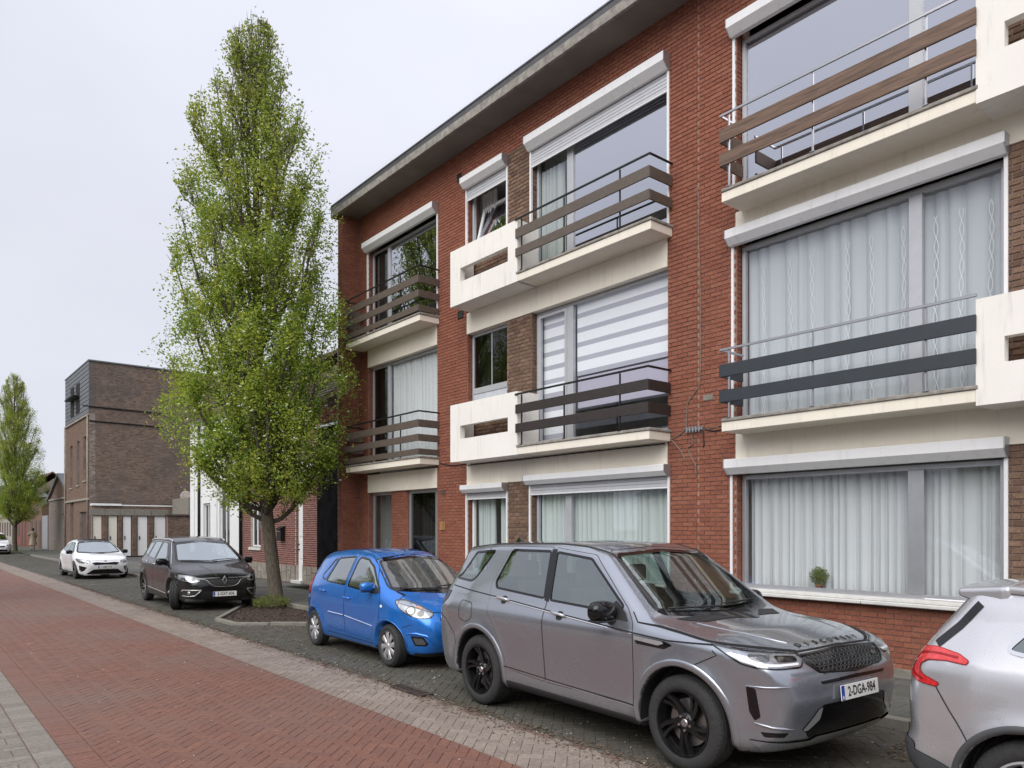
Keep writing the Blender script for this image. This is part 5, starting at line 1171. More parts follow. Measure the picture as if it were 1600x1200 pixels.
# ================================================================== IMPLICIT SURFACES (cars, person)
def smax(a, b, k):
    h = np.maximum(k - np.abs(a - b), 0) / k; return np.maximum(a, b) + h * h * k * .25
def smin(a, b, k): return -smax(-a, -b, k)
def grad(f, P, e=.002):
    G = np.zeros_like(P)
    for i in range(3):
        d = np.zeros(3); d[i] = e; G[:, i] = (f(P + d) - f(P - d)) / (2 * e)
    return G
def surfnet(f, lo, hi, h, newton=3):
    ax = [np.arange(lo[i], hi[i] + h, h) for i in range(3)]; nx, ny, nz_ = map(len, ax)
    X, Y, Z = np.meshgrid(*ax, indexing='ij'); G = f(np.stack([X.ravel(), Y.ravel(), Z.ravel()], 1)).reshape(nx, ny, nz_); ins = G < 0
    cs = np.zeros((nx - 1, ny - 1, nz_ - 1, 3)); cn = np.zeros((nx - 1, ny - 1, nz_ - 1))
    sl = lambda o: tuple(slice(o[i], (nx, ny, nz_)[i] - 1 + o[i]) for i in range(3))
    for a in range(3):
        b_, c_ = (a + 1) % 3, (a + 2) % 3
        for ob in (0, 1):
            for oc in (0, 1):
                o0 = [0, 0, 0]; o0[b_] = ob; o0[c_] = oc; o1 = list(o0); o1[a] = 1
                g0, g1 = G[sl(o0)], G[sl(o1)]; k = (g0 < 0) != (g1 < 0); t = np.where(k, g0 / np.where(k, g0 - g1, 1), 0)
                p = np.zeros(cs.shape); p[..., a] = t; p[..., b_] = ob; p[..., c_] = oc
                cs += p * k[..., None]; cn += k
    act = cn > 0; idx = -np.ones(act.shape, int); idx[act] = np.arange(act.sum())
    I, J, K = np.nonzero(act); P = np.stack([ax[0][I], ax[1][J], ax[2][K]], 1) + cs[act] / cn[act][:, None] * h
    F_ = []
    for a in range(3):
        b_, c_ = (a + 1) % 3, (a + 2) % 3
        s0 = [slice(None)] * 3; s1 = [slice(None)] * 3; s0[a] = slice(0, -1); s1[a] = slice(1, None)
        k = ins[tuple(s0)] != ins[tuple(s1)]; rg_ = [slice(None)] * 3; rg_[b_] = slice(1, k.shape[b_] - 1); rg_[c_] = slice(1, k.shape[c_] - 1)
        kk = np.zeros_like(k); kk[tuple(rg_)] = k[tuple(rg_)]; E_ = np.argwhere(kk)
        if not len(E_): continue
        q = []
        for ob, oc in ((-1, -1), (0, -1), (0, 0), (-1, 0)):
            e = E_.copy(); e[:, b_] += ob; e[:, c_] += oc; q.append(idx[e[:, 0], e[:, 1], e[:, 2]])
        q = np.stack(q, 1); fl = ins[E_[:, 0], E_[:, 1], E_[:, 2]]; q[~fl] = q[~fl][:, ::-1]; F_.append(q[(q >= 0).all(1)])
    F_ = np.concatenate(F_)
    for _ in range(newton):
        v = f(P); g_ = grad(f, P); n2 = (g_ ** 2).sum(1); st = -(v / np.maximum(n2, .05))[:, None] * g_
        ln = np.linalg.norm(st, axis=1, keepdims=True); st *= np.minimum(1, h * .7 / np.maximum(ln, 1e-9)); P = P + st
    N = grad(f, P); N /= np.maximum(np.linalg.norm(N, axis=1, keepdims=True), 1e-9)
    return P, F_, N
def spl(pts, n=8, closed=False):
    """Catmull-Rom through 2-D points"""
    P = [np.array(p, float) for p in pts]; m_ = len(P); out = []
    for i in range(m_ if closed else m_ - 1):
        p0 = P[(i - 1) % m_] if closed or i > 0 else 2 * P[0] - P[1]; p1 = P[i]; p2 = P[(i + 1) % m_]; p3 = P[(i + 2) % m_] if closed or i + 2 < m_ else 2 * P[-1] - P[-2]
        for k in range(n):
            t = k / n; out.append(.5 * ((2 * p1) + (-p0 + p2) * t + (2 * p0 - 5 * p1 + 4 * p2 - p3) * t * t + (-p0 + 3 * p1 - 3 * p2 + p3) * t ** 3))
    if not closed: out.append(P[-1])
    return [tuple(p) for p in out]
def rnd_poly(pts, r=.03, n=4):
    out = []; m_ = len(pts)
    for i in range(m_):
        p = np.array(pts[i][:2], float); rr = pts[i][2] if len(pts[i]) > 2 else r
        a = np.array(pts[i - 1][:2], float) - p; b_ = np.array(pts[(i + 1) % m_][:2], float) - p; la, lb = np.linalg.norm(a), np.linalg.norm(b_); q = min(rr, la * .45, lb * .45)
        p0 = p + a / la * q; p1 = p + b_ / lb * q
        if q < 1e-4: out.append(tuple(p)); continue
        for k in range(n + 1): t = k / n; out.append(tuple((1 - t) ** 2 * p0 + 2 * t * (1 - t) * p + t * t * p1))
    return out
def resample(pts, step, closed=True):
    out = []; n = len(pts)
    for i in range(n if closed else n - 1):
        a = np.array(pts[i]); b_ = np.array(pts[(i + 1) % n]); L_ = np.linalg.norm(b_ - a); k = max(1, int(math.ceil(L_ / step)))
        if L_ < 1e-6: continue
        for j in range(k): out.append(tuple(a + (b_ - a) * j / k))
    if not closed: out.append(tuple(pts[-1]))
    return out
def pip(P, poly):
    x, y = P[:, 0], P[:, 1]; r_ = np.zeros(len(P), bool); A_ = np.array([p[:2] for p in poly]); n = len(A_)
    for i in range(n):
        x1, y1 = A_[i]; x2, y2 = A_[(i + 1) % n]; c_ = (y1 > y) != (y2 > y)
        if y1 != y2: r_ ^= c_ & (x < (x2 - x1) * (y - y1) / (y2 - y1) + x1)
    return r_
class Body:
    def __init__(s, sp):
        s.sp = sp; xs = np.linspace(-2.8, 2.8, 1121); t = np.interp(xs, *zip(*sp['top'])); k = np.exp(-(np.arange(-30, 31) * .005 / sp.get('tsm', .04)) ** 2 / 2); k /= k.sum()
        s.xs = xs; s.T = np.convolve(np.pad(t, 30, 'edge'), k, 'valid'); s.dT = np.gradient(s.T, xs)
        zs = np.linspace(0, 2, 401); k2 = np.exp(-(np.arange(-24, 25) * .005 / .03) ** 2 / 2); k2 /= k2.sum(); s.zs = zs
        sm = lambda L_: np.convolve(np.pad(np.interp(zs, *zip(*L_)), 24, 'edge'), k2, 'valid')
        s.W, s.XF, s.XR = sm(sp['w']), sm(sp['xf']), sm(sp['xr'])
        smx = lambda L_: np.convolve(np.pad(np.interp(xs, *zip(*L_)), 30, 'edge'), k, 'valid')
        s.plan = smx(sp['plan']); s.gpl = smx(sp.get('gplan', [(-3, 0), (3, 0)]))
    def f(s, P):
        sp = s.sp; x, y, z = P[:, 0], np.abs(P[:, 1]), P[:, 2]; i_ = lambda q, X_, A_: np.interp(q, X_, A_)
        g = np.clip((z - sp['belt']) / .25, 0, 1)
        w = i_(z, s.zs, s.W) - i_(x, s.xs, s.plan) - g * i_(x, s.xs, s.gpl)
        for fx in (sp['wx'][0], sp['wx'][1]):
            d2 = np.hypot(x - fx, z - sp['R']); w = w + sp.get('flare', .02) * np.exp(-((d2 - sp['Ra']) / .09) ** 2)
        for (cz0, dp, cx0, cx1, cz1) in sp.get('crease', []):
            zc = cz0 + (cz1 - cz0) * (x - cx0) / (cx1 - cx0); m_ = np.clip((x - cx0) / .2, 0, 1) * np.clip((cx1 - x) / .2, 0, 1); u = (z - zc) / .06
            w = w + dp * np.exp(-u * u) * np.where(u > 0, 1, 1) * m_
        d_side = (y - w) * .97
        xx = x + sp.get('cw', .10) * y * y; Tx = i_(xx, s.xs, s.T); dT = i_(xx, s.xs, s.dT)
        d_top = (z + sp.get('crown', .05) * y * y - Tx) / np.sqrt(1 + dT * dT)
        d_f = x - (i_(z, s.zs, s.XF) - sp.get('cf', .25) * y ** 3); d_r = (i_(z, s.zs, s.XR) + sp.get('cr', .14) * y ** 3) - x
        kk = sp.get('ks', .13)
        f = smax(d_side, d_top, kk); f = smax(f, d_f, .10); f = smax(f, d_r, .09); f = smax(f, sp['zb'] - z, .04)
        for fn in sp.get('cuts', []): f = smax(f, -fn(x, y, z), .02)
        for wx in sp['wx']:
            r_ = np.hypot(x - wx, z - sp['R']); c_ = np.maximum(r_ - sp['Ra'], sp['yin'] - y); c_ = np.where(z < sp['R'], np.maximum(np.abs(x - wx) - sp['Ra'], sp['yin'] - y), c_)
            f = np.maximum(f, -c_) if sp.get('hard') else smax(f, -c_, .014)
        return f
    def mesh(s, h):
        sp = s.sp; hx = sp['W'] / 2 + .06
        return surfnet(s.f, (sp['x0'] - .08, -hx - h * .37, sp['zb'] - .1), (sp['x1'] + .08, hx, sp['H'] + .08), h)
    def cast(s, view, A_, side=-1):
        """parallel rays onto the body; returns points and ok"""
        A_ = np.asarray(A_, float); n = len(A_)
        if view == 'corner':                        # level rays coming in over the front corner at 45 degrees; coordinate u runs towards the nose
            q = math.sqrt(.5); nv = np.array([q, side * q, 0]); ev = np.array([q, -side * q, 0])
            pt = lambda t: nv * 3.2 + ev * A_[:, :1] + np.array([0, 0, 1]) * A_[:, 1:] - nv * t[:, None]; rng_ = 3.2
            return s._root(pt, n, rng_, 64)
        ax = {'side': 1, 'top': 2, 'front': 0, 'rear': 0}[view]
        sg = {'side': -side, 'top': -1, 'front': -1, 'rear': 1}[view]; st = {'side': side * 1.25, 'top': 2.0, 'front': 2.7, 'rear': -2.7}[view]; rng_ = {'side': 1.2, 'top': 1.75, 'front': 5, 'rear': 5}[view]
        def pt(t):
            P = np.zeros((n, 3)); o = [i for i in range(3) if i != ax]; P[:, o[0]] = A_[:, 0]; P[:, o[1]] = A_[:, 1]; P[:, ax] = st + sg * t; return P
        return s._root(pt, n, rng_, 50)
    def _root(s, pt, n, rng_, N_):
        ts = np.linspace(0, rng_, N_); prev = s.f(pt(np.zeros(n))); lo = np.zeros(n); hi = np.full(n, -1.)
        for k in range(1, N_):
            v = s.f(pt(np.full(n, ts[k]))); hit = (v < 0) & (hi < 0); lo[hit] = ts[k - 1]; hi[hit] = ts[k]; prev = v
        ok = hi > 0; hi = np.where(ok, hi, 1); lo = np.where(ok, lo, 1)
        for _ in range(16):
            m_ = (lo + hi) / 2; v = s.f(pt(m_)) < 0; hi = np.where(v, m_, hi); lo = np.where(v, lo, m_)
        P = pt(hi); N = grad(s.f, P); N /= np.maximum(np.linalg.norm(N, axis=1, keepdims=True), 1e-9)
        return P, N, ok
    def panel(s, name, view, poly, mat, off=.003, parent=None, side=-1, holes=(), step=.05, smooth=True, sink=.005, thick=None, bulge=0.):
        b0 = resample([p[:2] for p in poly], step * .6); hl = [resample([p[:2] for p in h_], step * .6) for h_ in holes]
        A_ = np.array(b0); x0, y0 = A_.min(0); x1, y1 = A_.max(0)
        gx, gy = np.meshgrid(np.arange(x0 + step * .5, x1, step), np.arange(y0 + step * .5, y1, step)); Gp = np.stack([gx.ravel(), gy.ravel()], 1)
        k = pip(Gp, b0)
        for h_ in hl: k &= ~pip(Gp, h_)
        Gp = Gp[k]
        allb = np.concatenate([A_] + [np.array(h_) for h_ in hl])
        if len(Gp): dmin = np.sqrt(((Gp[:, None] - allb[None]) ** 2).sum(2).min(1)); Gp = Gp[dmin > step * .35]
        vs = [Vector(p) for p in b0]; edges = [(i, (i + 1) % len(b0)) for i in range(len(b0))]; rings = [list(range(len(b0)))]
        for h_ in hl:
            o = len(vs); vs += [Vector(p) for p in h_]; edges += [(o + i, o + (i + 1) % len(h_)) for i in range(len(h_))]; rings.append(list(range(o, o + len(h_))))
        nb = len(vs); vs += [Vector(p) for p in Gp]
        V2, _, F2, ov, _, _ = delaunay_2d_cdt(vs, edges, [], 0, 1e-7)
        V2 = np.array([tuple(v) for v in V2]); F2 = [f for f in F2 if len(f) == 3]
        C = np.array([V2[list(f)].mean(0) for f in F2]); k = pip(C, b0)
        for h_ in hl: k &= ~pip(C, h_)
        F2 = np.array(F2)[k]; mp_ = {}
        for i, o in enumerate(ov):
            for q in o: mp_[q] = i
        P, N, ok = s.cast(view, V2, side)
        F2 = F2[ok[F2].all(1)]
        o_ = off
        if bulge:
            db = np.sqrt(((V2[:, None] - allb[None]) ** 2).sum(2).min(1)); o_ = off + bulge * (1 - np.exp(-db / .03))[:, None]
        Q = P + N * o_
        # orient
        if not len(F2): print('EMPTY PANEL', name, view, poly[0]); return link(name, None, parent)
        if len(F2):
            nn_ = np.cross(Q[F2[:, 1]] - Q[F2[:, 0]], Q[F2[:, 2]] - Q[F2[:, 0]]); fl = (nn_ * N[F2[:, 0]]).sum(1) < 0; F2[fl] = F2[fl][:, ::-1]
        fs = [F2]; Vv = [Q]; Nn = [N]; n0 = len(Q); quads = []
        for rg_ in rings:
            ids = [mp_[i] for i in rg_]; ids_ = [i for i in ids]; m_ = len(ids)
            Vv.append(P[ids] + N[ids] * (off)); 
            tan = np.roll(P[ids], -1, 0) - np.roll(P[ids], 1, 0); on = np.cross(tan, N[ids]); on /= np.maximum(np.linalg.norm(on, axis=1, keepdims=True), 1e-9); Nn.append(on); a0 = n0; n0 += m_
            Vv.append(P[ids] - N[ids] * sink); Nn.append(on); b1 = n0; n0 += m_
            for i in range(m_):
                j = (i + 1) % m_
                if ok[ids[i]] and ok[ids[j]] and np.linalg.norm(P[ids[i]] - P[ids[j]]) < .3: quads.append((a0 + i, a0 + j, b1 + j, b1 + i))
        V_ = np.concatenate(Vv); fs.append(np.array(quads))
        me = npmesh(name, V_, fs, mat, smooth, normals=None)
        NN = np.concatenate(Nn); me.normals_split_custom_set_from_vertices([tuple(v) for v in NN])
        return link(name, me, parent)
    def ribbon(s, name, view, pts, w, mat, off=.002, parent=None, side=-1, closed=False, step=.03, h=0., taper=False):
        pts = resample(pts, step, closed); A_ = np.array(pts); n = len(A_)
        t = (np.roll(A_, -1, 0) - np.roll(A_, 1, 0)) if closed else np.gradient(A_, axis=0); t /= np.maximum(np.linalg.norm(t, axis=1, keepdims=True), 1e-9); nn = np.stack([-t[:, 1], t[:, 0]], 1)
        wv = np.full(n, w / 2)
        if taper: wv = wv * np.clip(np.minimum(np.arange(n), n - 1 - np.arange(n)) / (n * .25), .15, 1)
        rows = []; ok = np.ones(n, bool)
        cols = ((-1, 0), (1, 0)) if not h else ((-1, 0), (-.6, h), (.6, h), (1, 0))
        for u, hh in cols:
            P, N, o = s.cast(view, A_ + nn * wv[:, None] * u, side); rows.append(P + N * (off + hh)); ok &= o; NL = N
        V_ = np.stack(rows, 1); m_ = len(cols); fs = []
        for i in range(n if closed else n - 1):
            j = (i + 1) % n
            if ok[i] and ok[j] and np.linalg.norm(V_[i, 0] - V_[j, 0]) < .25:
                for c_ in range(m_ - 1): fs.append((i * m_ + c_, j * m_ + c_, j * m_ + c_ + 1, i * m_ + c_ + 1))
        if not fs: print('EMPTY RIBBON', name, view, pts[0], pts[-1]); return None
        fs = np.array(fs); V_ = V_.reshape(-1, 3)
        f0 = fs[0]; nrm = np.cross(V_[f0[1]] - V_[f0[0]], V_[f0[2]] - V_[f0[0]])
        if np.dot(nrm, NL[0]) < 0: fs = fs[:, ::-1]
        return link(name, npmesh(name, V_, fs, mat, bool(h)), parent)
    def place(s, view, a, b_, me, name, parent, up=(0, 0, 1), off=.003, side=-1, tilt=None):
        P, N, ok = s.cast(view, [(a, b_)], side); P = Vector(P[0]); N = Vector(N[0]) if tilt is None else Vector(tilt)
        up = Vector(up); up = (up - N * up.dot(N)).normalized(); rt = up.cross(N)
        o = link(name, me, parent); o.matrix_local = Matrix((( rt.x, up.x, N.x, P.x + N.x * off), (rt.y, up.y, N.y, P.y + N.y * off), (rt.z, up.z, N.z, P.z + N.z * off), (0, 0, 0, 1))); return o
def mirror_poly(p): return [(-q[0], *q[1:]) for q in p]

# ------------------------------------------------------------------ wheels
def wheel_meshes(key, Rt, Rr, width, style, mats):
    """axis along y, outer face at y=-width/2; returns list of (name, mesh)"""
    w = width / 2; out = []; sh = Rt - Rr
    prof = [(Rr - .004, -w + .018), (Rr + .005, -w + .006), (Rr + sh * .3, -w - .004), (Rr + sh * .62, -w), (Rt - .022, -w + .012), (Rt - .006, -w + .03)]
    tr = []
    for gy in (-.5, 0, .5):
        c_ = gy * width * .52; tr += [(Rt - .001, c_ - .010), (Rt - .009, c_ - .006), (Rt - .009, c_ + .006), (Rt - .001, c_ + .010)]
    prof += tr + [(Rt - .006, w - .03), (Rt - .022, w - .012), (Rr + sh * .5, w), (Rr - .004, w - .02)]
    m = MB(); m.lathe(prof, 56, 'y'); 
    me = m.mesh('tyre', M['tyre']); smooth_by_angle(me, 40); out.append(('tyre', me))
    # shoulder tread blocks
    m = MB()
    for k in range(60):
        a = 2 * math.pi * k / 60
        for sy in (-1, 1):
            V = []
            for da in (-.03, .03):
                for (r_, y_) in ((Rt - .002, sy * (w - .045)), (Rt - .010, sy * (w - .020)), (Rt - .026, sy * (w - .009))):
                    V.append((r_ * 1.004 * math.cos(a + da), y_, r_ * 1.004 * math.sin(a + da)))
            f = [(0, 1, 4, 3), (1, 2, 5, 4)]; m.add(V, f if sy > 0 else [x[::-1] for x in f])
    out.append(('tread', m.mesh('tread', M['tyre'])))
    m = MB(); m.lathe([(Rr + .004, -w + .010), (Rr + .002, -w + .002), (Rr - .010, -w + .000), (Rr - .016, -w + .016), (Rr - .03, -w + .06), (Rr - .035, w - .03)], 48, 'y'); me = m.mesh('rim', mats[0]); smooth_by_angle(me, 40); out.append(('rim', me))
    # spokes
    m = MB()
    def spoke(ac, pts, dz0=0., th=.02, base=.0):
        """pts: list of (r, angle offset, halfwidth, y depth)"""
        V = []; n = len(pts)
        for (r_, da, hw, yd) in pts:
            a = ac + da; c_, s_ = math.cos(a), math.sin(a); tx, tz = -s_, c_
            for (u, dy) in ((-1, th), (-.72, 0), (.72, 0), (1, th)):
                V.append((r_ * c_ + tx * hw * u, -w + yd + dy, r_ * s_ + tz * hw * u))
        Fq = []
        for i in range(n - 1):
            for k in range(3): Fq.append((i * 4 + k, i * 4 + k + 1, (i + 1) * 4 + k + 1, (i + 1) * 4 + k))
        m.add(V, Fq)
    rr_ = Rr - .012
    if style == 'swirl':
        for k in range(5):
            a = 2 * math.pi * k / 5 + .3
            spoke(a, [(.045, -.25, .030, .045), (rr_ * .45, -.02, .024, .036), (rr_ * .75, .12, .023, .020), (rr_, .26, .024, .010)], th=.03)
            spoke(a, [(.045, .35, .026, .048), (rr_ * .45, .28, .018, .042), (rr_ * .75, .42, .018, .030), (rr_, .56, .024, .014)], th=.03)
    elif style == 'cover':
        for k in range(8):
            a = 2 * math.pi * k / 8 + .2; spoke(a, [(.03, 0, .018, .012), (rr_ * .4, .0, .026, .004), (rr_ * .75, .02, .036, .006), (rr_, .03, .050, .014)], th=.012)
    else:
        for k in range(5):
            a = 2 * math.pi * k / 5 + .5
            for s_ in (-1, 1): spoke(a, [(.04, s_ * .35, .024, .038), (rr_ * .5, s_ * .13, .018, .028), (rr_ * .8, s_ * .17, .017, .018), (rr_, s_ * .21, .020, .010)], th=.03)
    me = m.mesh('spokes', mats[1]); smooth_by_angle(me, 50); out.append(('spokes', me))
    m = MB(); hy = -w + (.008 if style == 'cover' else .028)
    m.lathe([(0, hy), (.026, hy), (.032, hy + .006), (.034, hy + .02)] if style != 'cover' else [(0, hy - .006), (.03, hy - .004), (.04, hy + .006), (.042, hy + .02)], 24, 'y'); me = m.mesh('hub_cap', mats[1] if style != 'swirl' else M['steel']); out.append(('hub_cap', me))
    if style != 'cover':
        m = MB(); m.lathe([(.03, hy + .008), (.075, hy + .012), (.085, hy + .04)], 24, 'y'); out.append(('hub', m.mesh('hub', mats[0], True)))
        m = MB()
        for k in range(5):
            a = 2 * math.pi * k / 5 + .6; V = [(.056 * math.cos(a) + .011 * math.cos(b_), hy + (.002 if j else .014), .056 * math.sin(a) + .011 * math.sin(b_)) for j in (0, 1) for b_ in [math.pi / 3 * q for q in range(6)]]
            m.add(V, [tuple(range(6, 12))] + [(i, (i + 1) % 6, 6 + (i + 1) % 6, 6 + i) for i in range(6)])
        out.append(('wheel_nut', m.mesh('wheel_nut', M['steel'])))
        m = MB(); m.lathe([(.06, -w + .095), (Rr * .72, -w + .095), (Rr * .72, -w + .11), (.06, -w + .11)], 36, 'y'); out.append(('brake_disc', m.mesh('brake_disc', M['disc'], False)))
        m = MB(); m.box(-.05, .05, -w + .07, -w + .13, Rr * .5, Rr * .8, .012); out.append(('brake_caliper', m.mesh('brake_caliper', M['grey_plastic'])))
    m = MB(); m.lathe([(0, -w + .13), (Rr - .03, -w + .13)], 24, 'y'); out.append(('inner_dark', m.mesh('brake_shield', M['dark'])))
    return [('brake_shield' if n_ == 'inner_dark' else n_, me) for n_, me in out]
def add_wheel(car, meshes, x, y, z, flip=False, steer=0., spin=0.):
    wn = link('wheel', meshes[0][1], car, (x, y, z), (0, 0, steer + (math.pi if flip else 0)))
    for n_, me in meshes[1:]:
        wo = link(n_, me, wn, None, (0, spin if n_ not in ('brake_caliper',) else .4, 0))
        if n_ == 'tread': stuff(wo)
    return wn
def seat(m, x, y, z=.42, w=.25):
    def rb(x0, x1, y0, y1, z0, z1): m.box(x0, x1, y0, y1, z0, z1, .045)
    rb(x - .25, x + .25, y - w, y + w, z, z + .16)
    V = [(x - .28, y - w + .02, z + .1), (x - .28, y + w - .02, z + .1), (x - .40, y + w - .06, z + .72), (x - .40, y - w + .06, z + .72), (x - .12, y - w + .02, z + .1), (x - .12, y + w - .02, z + .1), (x - .30, y + w - .06, z + .72), (x - .30, y - w + .06, z + .72)]
    m.add(V, [(0, 1, 2, 3), (4, 7, 6, 5), (0, 4, 5, 1), (3, 2, 6, 7), (0, 3, 7, 4), (1, 5, 6, 2)])
    rb(x - .42, x - .33, y - .12, y + .12, z + .76, z + .93)
def plate(car, body, x, y, z, nrm, text, flip=False, small=1.):
    """number plate on the front/rear; nrm = outward unit vector"""
    N = Vector(nrm).normalized(); up = Vector((0, 0, 1)); up = (up - N * up.dot(N)).normalized(); rt = up.cross(N)
    pl_ = MB(); pl_.box(-.26, .26, -.055, .055, 0, .006, .002); o = link('number_plate', pl_.mesh('number_plate', M['plate']), car)
    o.matrix_local = Matrix(((rt.x, up.x, N.x, x), (rt.y, up.y, N.y, y), (rt.z, up.z, N.z, z), (0, 0, 0, 1)))
    q = MB(); q.box(-.257, -.215, -.052, .052, .004, .0075, .001); link('blue_band', q.mesh('blue_band', M['plate_blue']), o)
    if not text: return o                       # lettering out of sight or too small to read in the photograph
    t = textmesh('country_letter', 'B', .032, M['plate'], .0005, bold=.0012); link('country_letter', t, o, (-.236, -.034, .0082))
    t = textmesh('plate_lettering', text, .098, M['plate_text'], .0006, spacing=1.02, bold=.0018, sx=.80); link('plate_lettering', t, o, (.022, 0, .0072)); return o
def make_car(sp):
    x, y, a = sp['pose']; car = thing('parked_car', sp['label'], 'car', (x, y, 0), R(a), 'cars parked along the kerb'); B_ = Body(sp); car_h = sp.get('res', .03)
    P, F_, N = B_.mesh(car_h)
    def snap(view, ax, poly, cond):
        """pull the shell's vertices onto the outline of an opening so that the cut is clean"""
        nonlocal P, N
        b0 = np.array(resample(poly, .012)); q = P[:, ax]; lo_, hi_ = b0.min(0) - .04, b0.max(0) + .04
        ids = np.nonzero(cond & (q >= lo_).all(1) & (q <= hi_).all(1))[0]
        if not len(ids): return
        dd = np.sqrt(((q[ids][:, None] - b0[None]) ** 2).sum(2)); j = dd.argmin(1); near = dd.min(1) < car_h * .56; ids, j = ids[near], j[near]
        for sd_ in ((-1, 1) if view == 'side' else (1,)):
            m_ = (P[ids, 1] * sd_ > 0) if view == 'side' else np.ones(len(ids), bool); ii, jj = ids[m_], j[m_]
            if not len(ii): continue
            Q, NQ, ok = B_.cast(view, b0[jj], sd_); near2 = ok & (np.linalg.norm(Q - P[ii], axis=1) < car_h * 2.5); P[ii[near2]] = Q[near2]; N[ii[near2]] = NQ[near2]
    cuts_ = [('side', [0, 2], rnd_poly(g_, .03)) for g_ in sp['side_glass']] + [('front', [1, 2], rnd_poly(sp['screen'], .05))] + ([('rear', [1, 2], rnd_poly(sp['rear_screen'], .05))] if 'rear_screen' in sp else [])
    for view, ax, pl_ in cuts_:
        snap(view, ax, pl_, (np.abs(N[:, 1]) > .3) if view == 'side' else (N[:, 0] * (1 if view == 'front' else -1) > .08) & (P[:, 0] * (1 if view == 'front' else -1) > 0))
    ws = sp['screen']; fc = P[F_].mean(1); fn = N[F_].mean(1); kill = np.zeros(len(F_), bool)
    for view, ax, pl_ in cuts_:
        kill |= pip(fc[:, ax], pl_) & ((np.abs(fn[:, 1]) > .3) if view == 'side' else (fn[:, 0] * (1 if view == 'front' else -1) > .08) & (fc[:, 0] * (1 if view == 'front' else -1) > 0))
    kill |= (fc[:, 2] < sp['zb'] + .012) & (fn[:, 2] < -.8) & False
    mi = np.zeros(len(F_), int)
    for wx in sp['wx']:
        r_ = np.hypot(fc[:, 0] - wx, fc[:, 2] - sp['R']); inside = (r_ < sp['Ra'] + .02) & (np.abs(fc[:, 1]) < sp['W'] / 2 - .045); mi[inside] = 1
        mi[(np.abs(fc[:, 0] - wx) < sp['Ra'] + .02) & (fc[:, 2] < sp['R']) & (np.abs(fc[:, 1]) < sp['W'] / 2 - .06)] = 1
    mi[fc[:, 2] < sp['zb'] + .03] = 1
    F_, mi = F_[~kill], mi[~kill]
    link('body', npmesh('body', P, F_, [sp['paint'], M['black_plastic']], True, normals=N, matidx=mi), car)
    # glass
    gm = sp.get('glass', M['car_glass'])
    for side in (-1, 1):
        for k, g_ in enumerate(sp['side_glass']):
            B_.panel('side_window', 'side', rnd_poly(g_, .03), gm, -.002, car, side, sink=.003)
            B_.ribbon('window_seal', 'side', rnd_poly(g_, .03), .022, sp.get('seal', M['gloss_black']), .0035, car, side, closed=True)
        for k, d_ in enumerate(sp['doors']):
            B_.ribbon('door_gap', 'side', rnd_poly(d_['poly'], .04), .010, M['dark'], .0012, car, side, closed=True)
            dr_ = B_.panel('door', 'side', rnd_poly(d_['poly'], .04), sp['paint'], .0025, car, side, holes=[[(p[0], p[1]) for p in rnd_poly(h_, .03)] for h_ in d_.get('holes', [])])
            if 'handle' in d_:
                hx, hz = d_['handle']; slope = d_.get('hs', 0)
                if sp.get('recess', True): B_.panel('handle_recess', 'side', rnd_poly([(hx - .02, hz - .045), (hx + .07, hz - .045), (hx + .07, hz + .035), (hx - .02, hz + .035)], .038), sp.get('recess_mat', M['black_plastic']), .0032, dr_, side, step=.03)
                q, nq, _ = B_.cast('side', [(hx - .09, hz + .006 + slope * -.09), (hx - .02, hz + slope * -.02), (hx + .05, hz + slope * .05), (hx + .11, hz + slope * .11)], side); m = MB()
                pts = [q[0] + nq[0] * .004, q[0] * .7 + q[1] * .3 + nq[0] * .028, q[1] + nq[1] * .034, q[2] + nq[2] * .034, q[2] * .3 + q[3] * .7 + nq[3] * .028, q[3] + nq[3] * .004]; m.tube(pts, [.010, .013, .014, .014, .013, .010], 10)
                link('handle', m.mesh('handle', d_.get('hmat', sp['paint']), True), dr_)
    sc_ = B_.panel('windscreen', 'front', rnd_poly(ws, .05), sp['screen_mat'], -.001, car, step=.07, sink=.002)
    B_.ribbon('windscreen_seal', 'front', rnd_poly(ws, .05), .05, M['gloss_black'], .0015, car, closed=True)
    if 'rear_screen' in sp:
        B_.panel('rear_window', 'rear', rnd_poly(sp['rear_screen'], .05), gm, -.001, car, step=.07, sink=.002); B_.ribbon('rear_seal', 'rear', rnd_poly(sp['rear_screen'], .05), .035, M['gloss_black'], .0015, car, closed=True)
    # wheels
    wm = wheel_meshes(sp['label'], sp['R'], sp['Rr'], sp['tw'], sp['wheel'], sp['wmats'])
    for i, wx in enumerate(sp['wx']):
        st = sp.get('steer', 0) if i == 1 else 0
        for sd_ in (-1, 1):
            yo = sd_ * (sp['W'] / 2 - sp.get('inset', .022) - sp['tw'] / 2); add_wheel(car, wm, wx, yo, sp['R'], flip=sd_ > 0, steer=st, spin=sp.get('spin', 0) + i * .7)
    # arch lips
    for side in (-1, 1):
        for wx in sp['wx']:
            a0, a1 = sp.get('lip', (-12, 192)); pts = [(wx + (sp['Ra'] + sp.get('lipw', .03) * .45) * math.cos(R(t)), sp['R'] + (sp['Ra'] + sp.get('lipw', .03) * .45) * math.sin(R(t))) for t in np.linspace(a0, a1, 40)]
            pts = [p for p in pts if p[1] > sp['zb'] + .02]
            B_.ribbon('wheel_arch', 'side', pts, sp.get('lipw', .03), sp.get('lipmat', sp['paint']), .0015, car, side, h=sp.get('liph', .008))
    # underside and cabin
    m = MB(); zf = sp['zb'] + .09; hw = sp['W'] / 2 - .16
    m.box(sp['wx'][0] - .5, sp['wx'][1] - .25, -hw, hw, zf, zf + .03, .01); m.box(sp['wx'][1] - .55, sp['wx'][1] + .3, -hw + .2, hw - .2, zf, sp['belt'] - .25, .03)
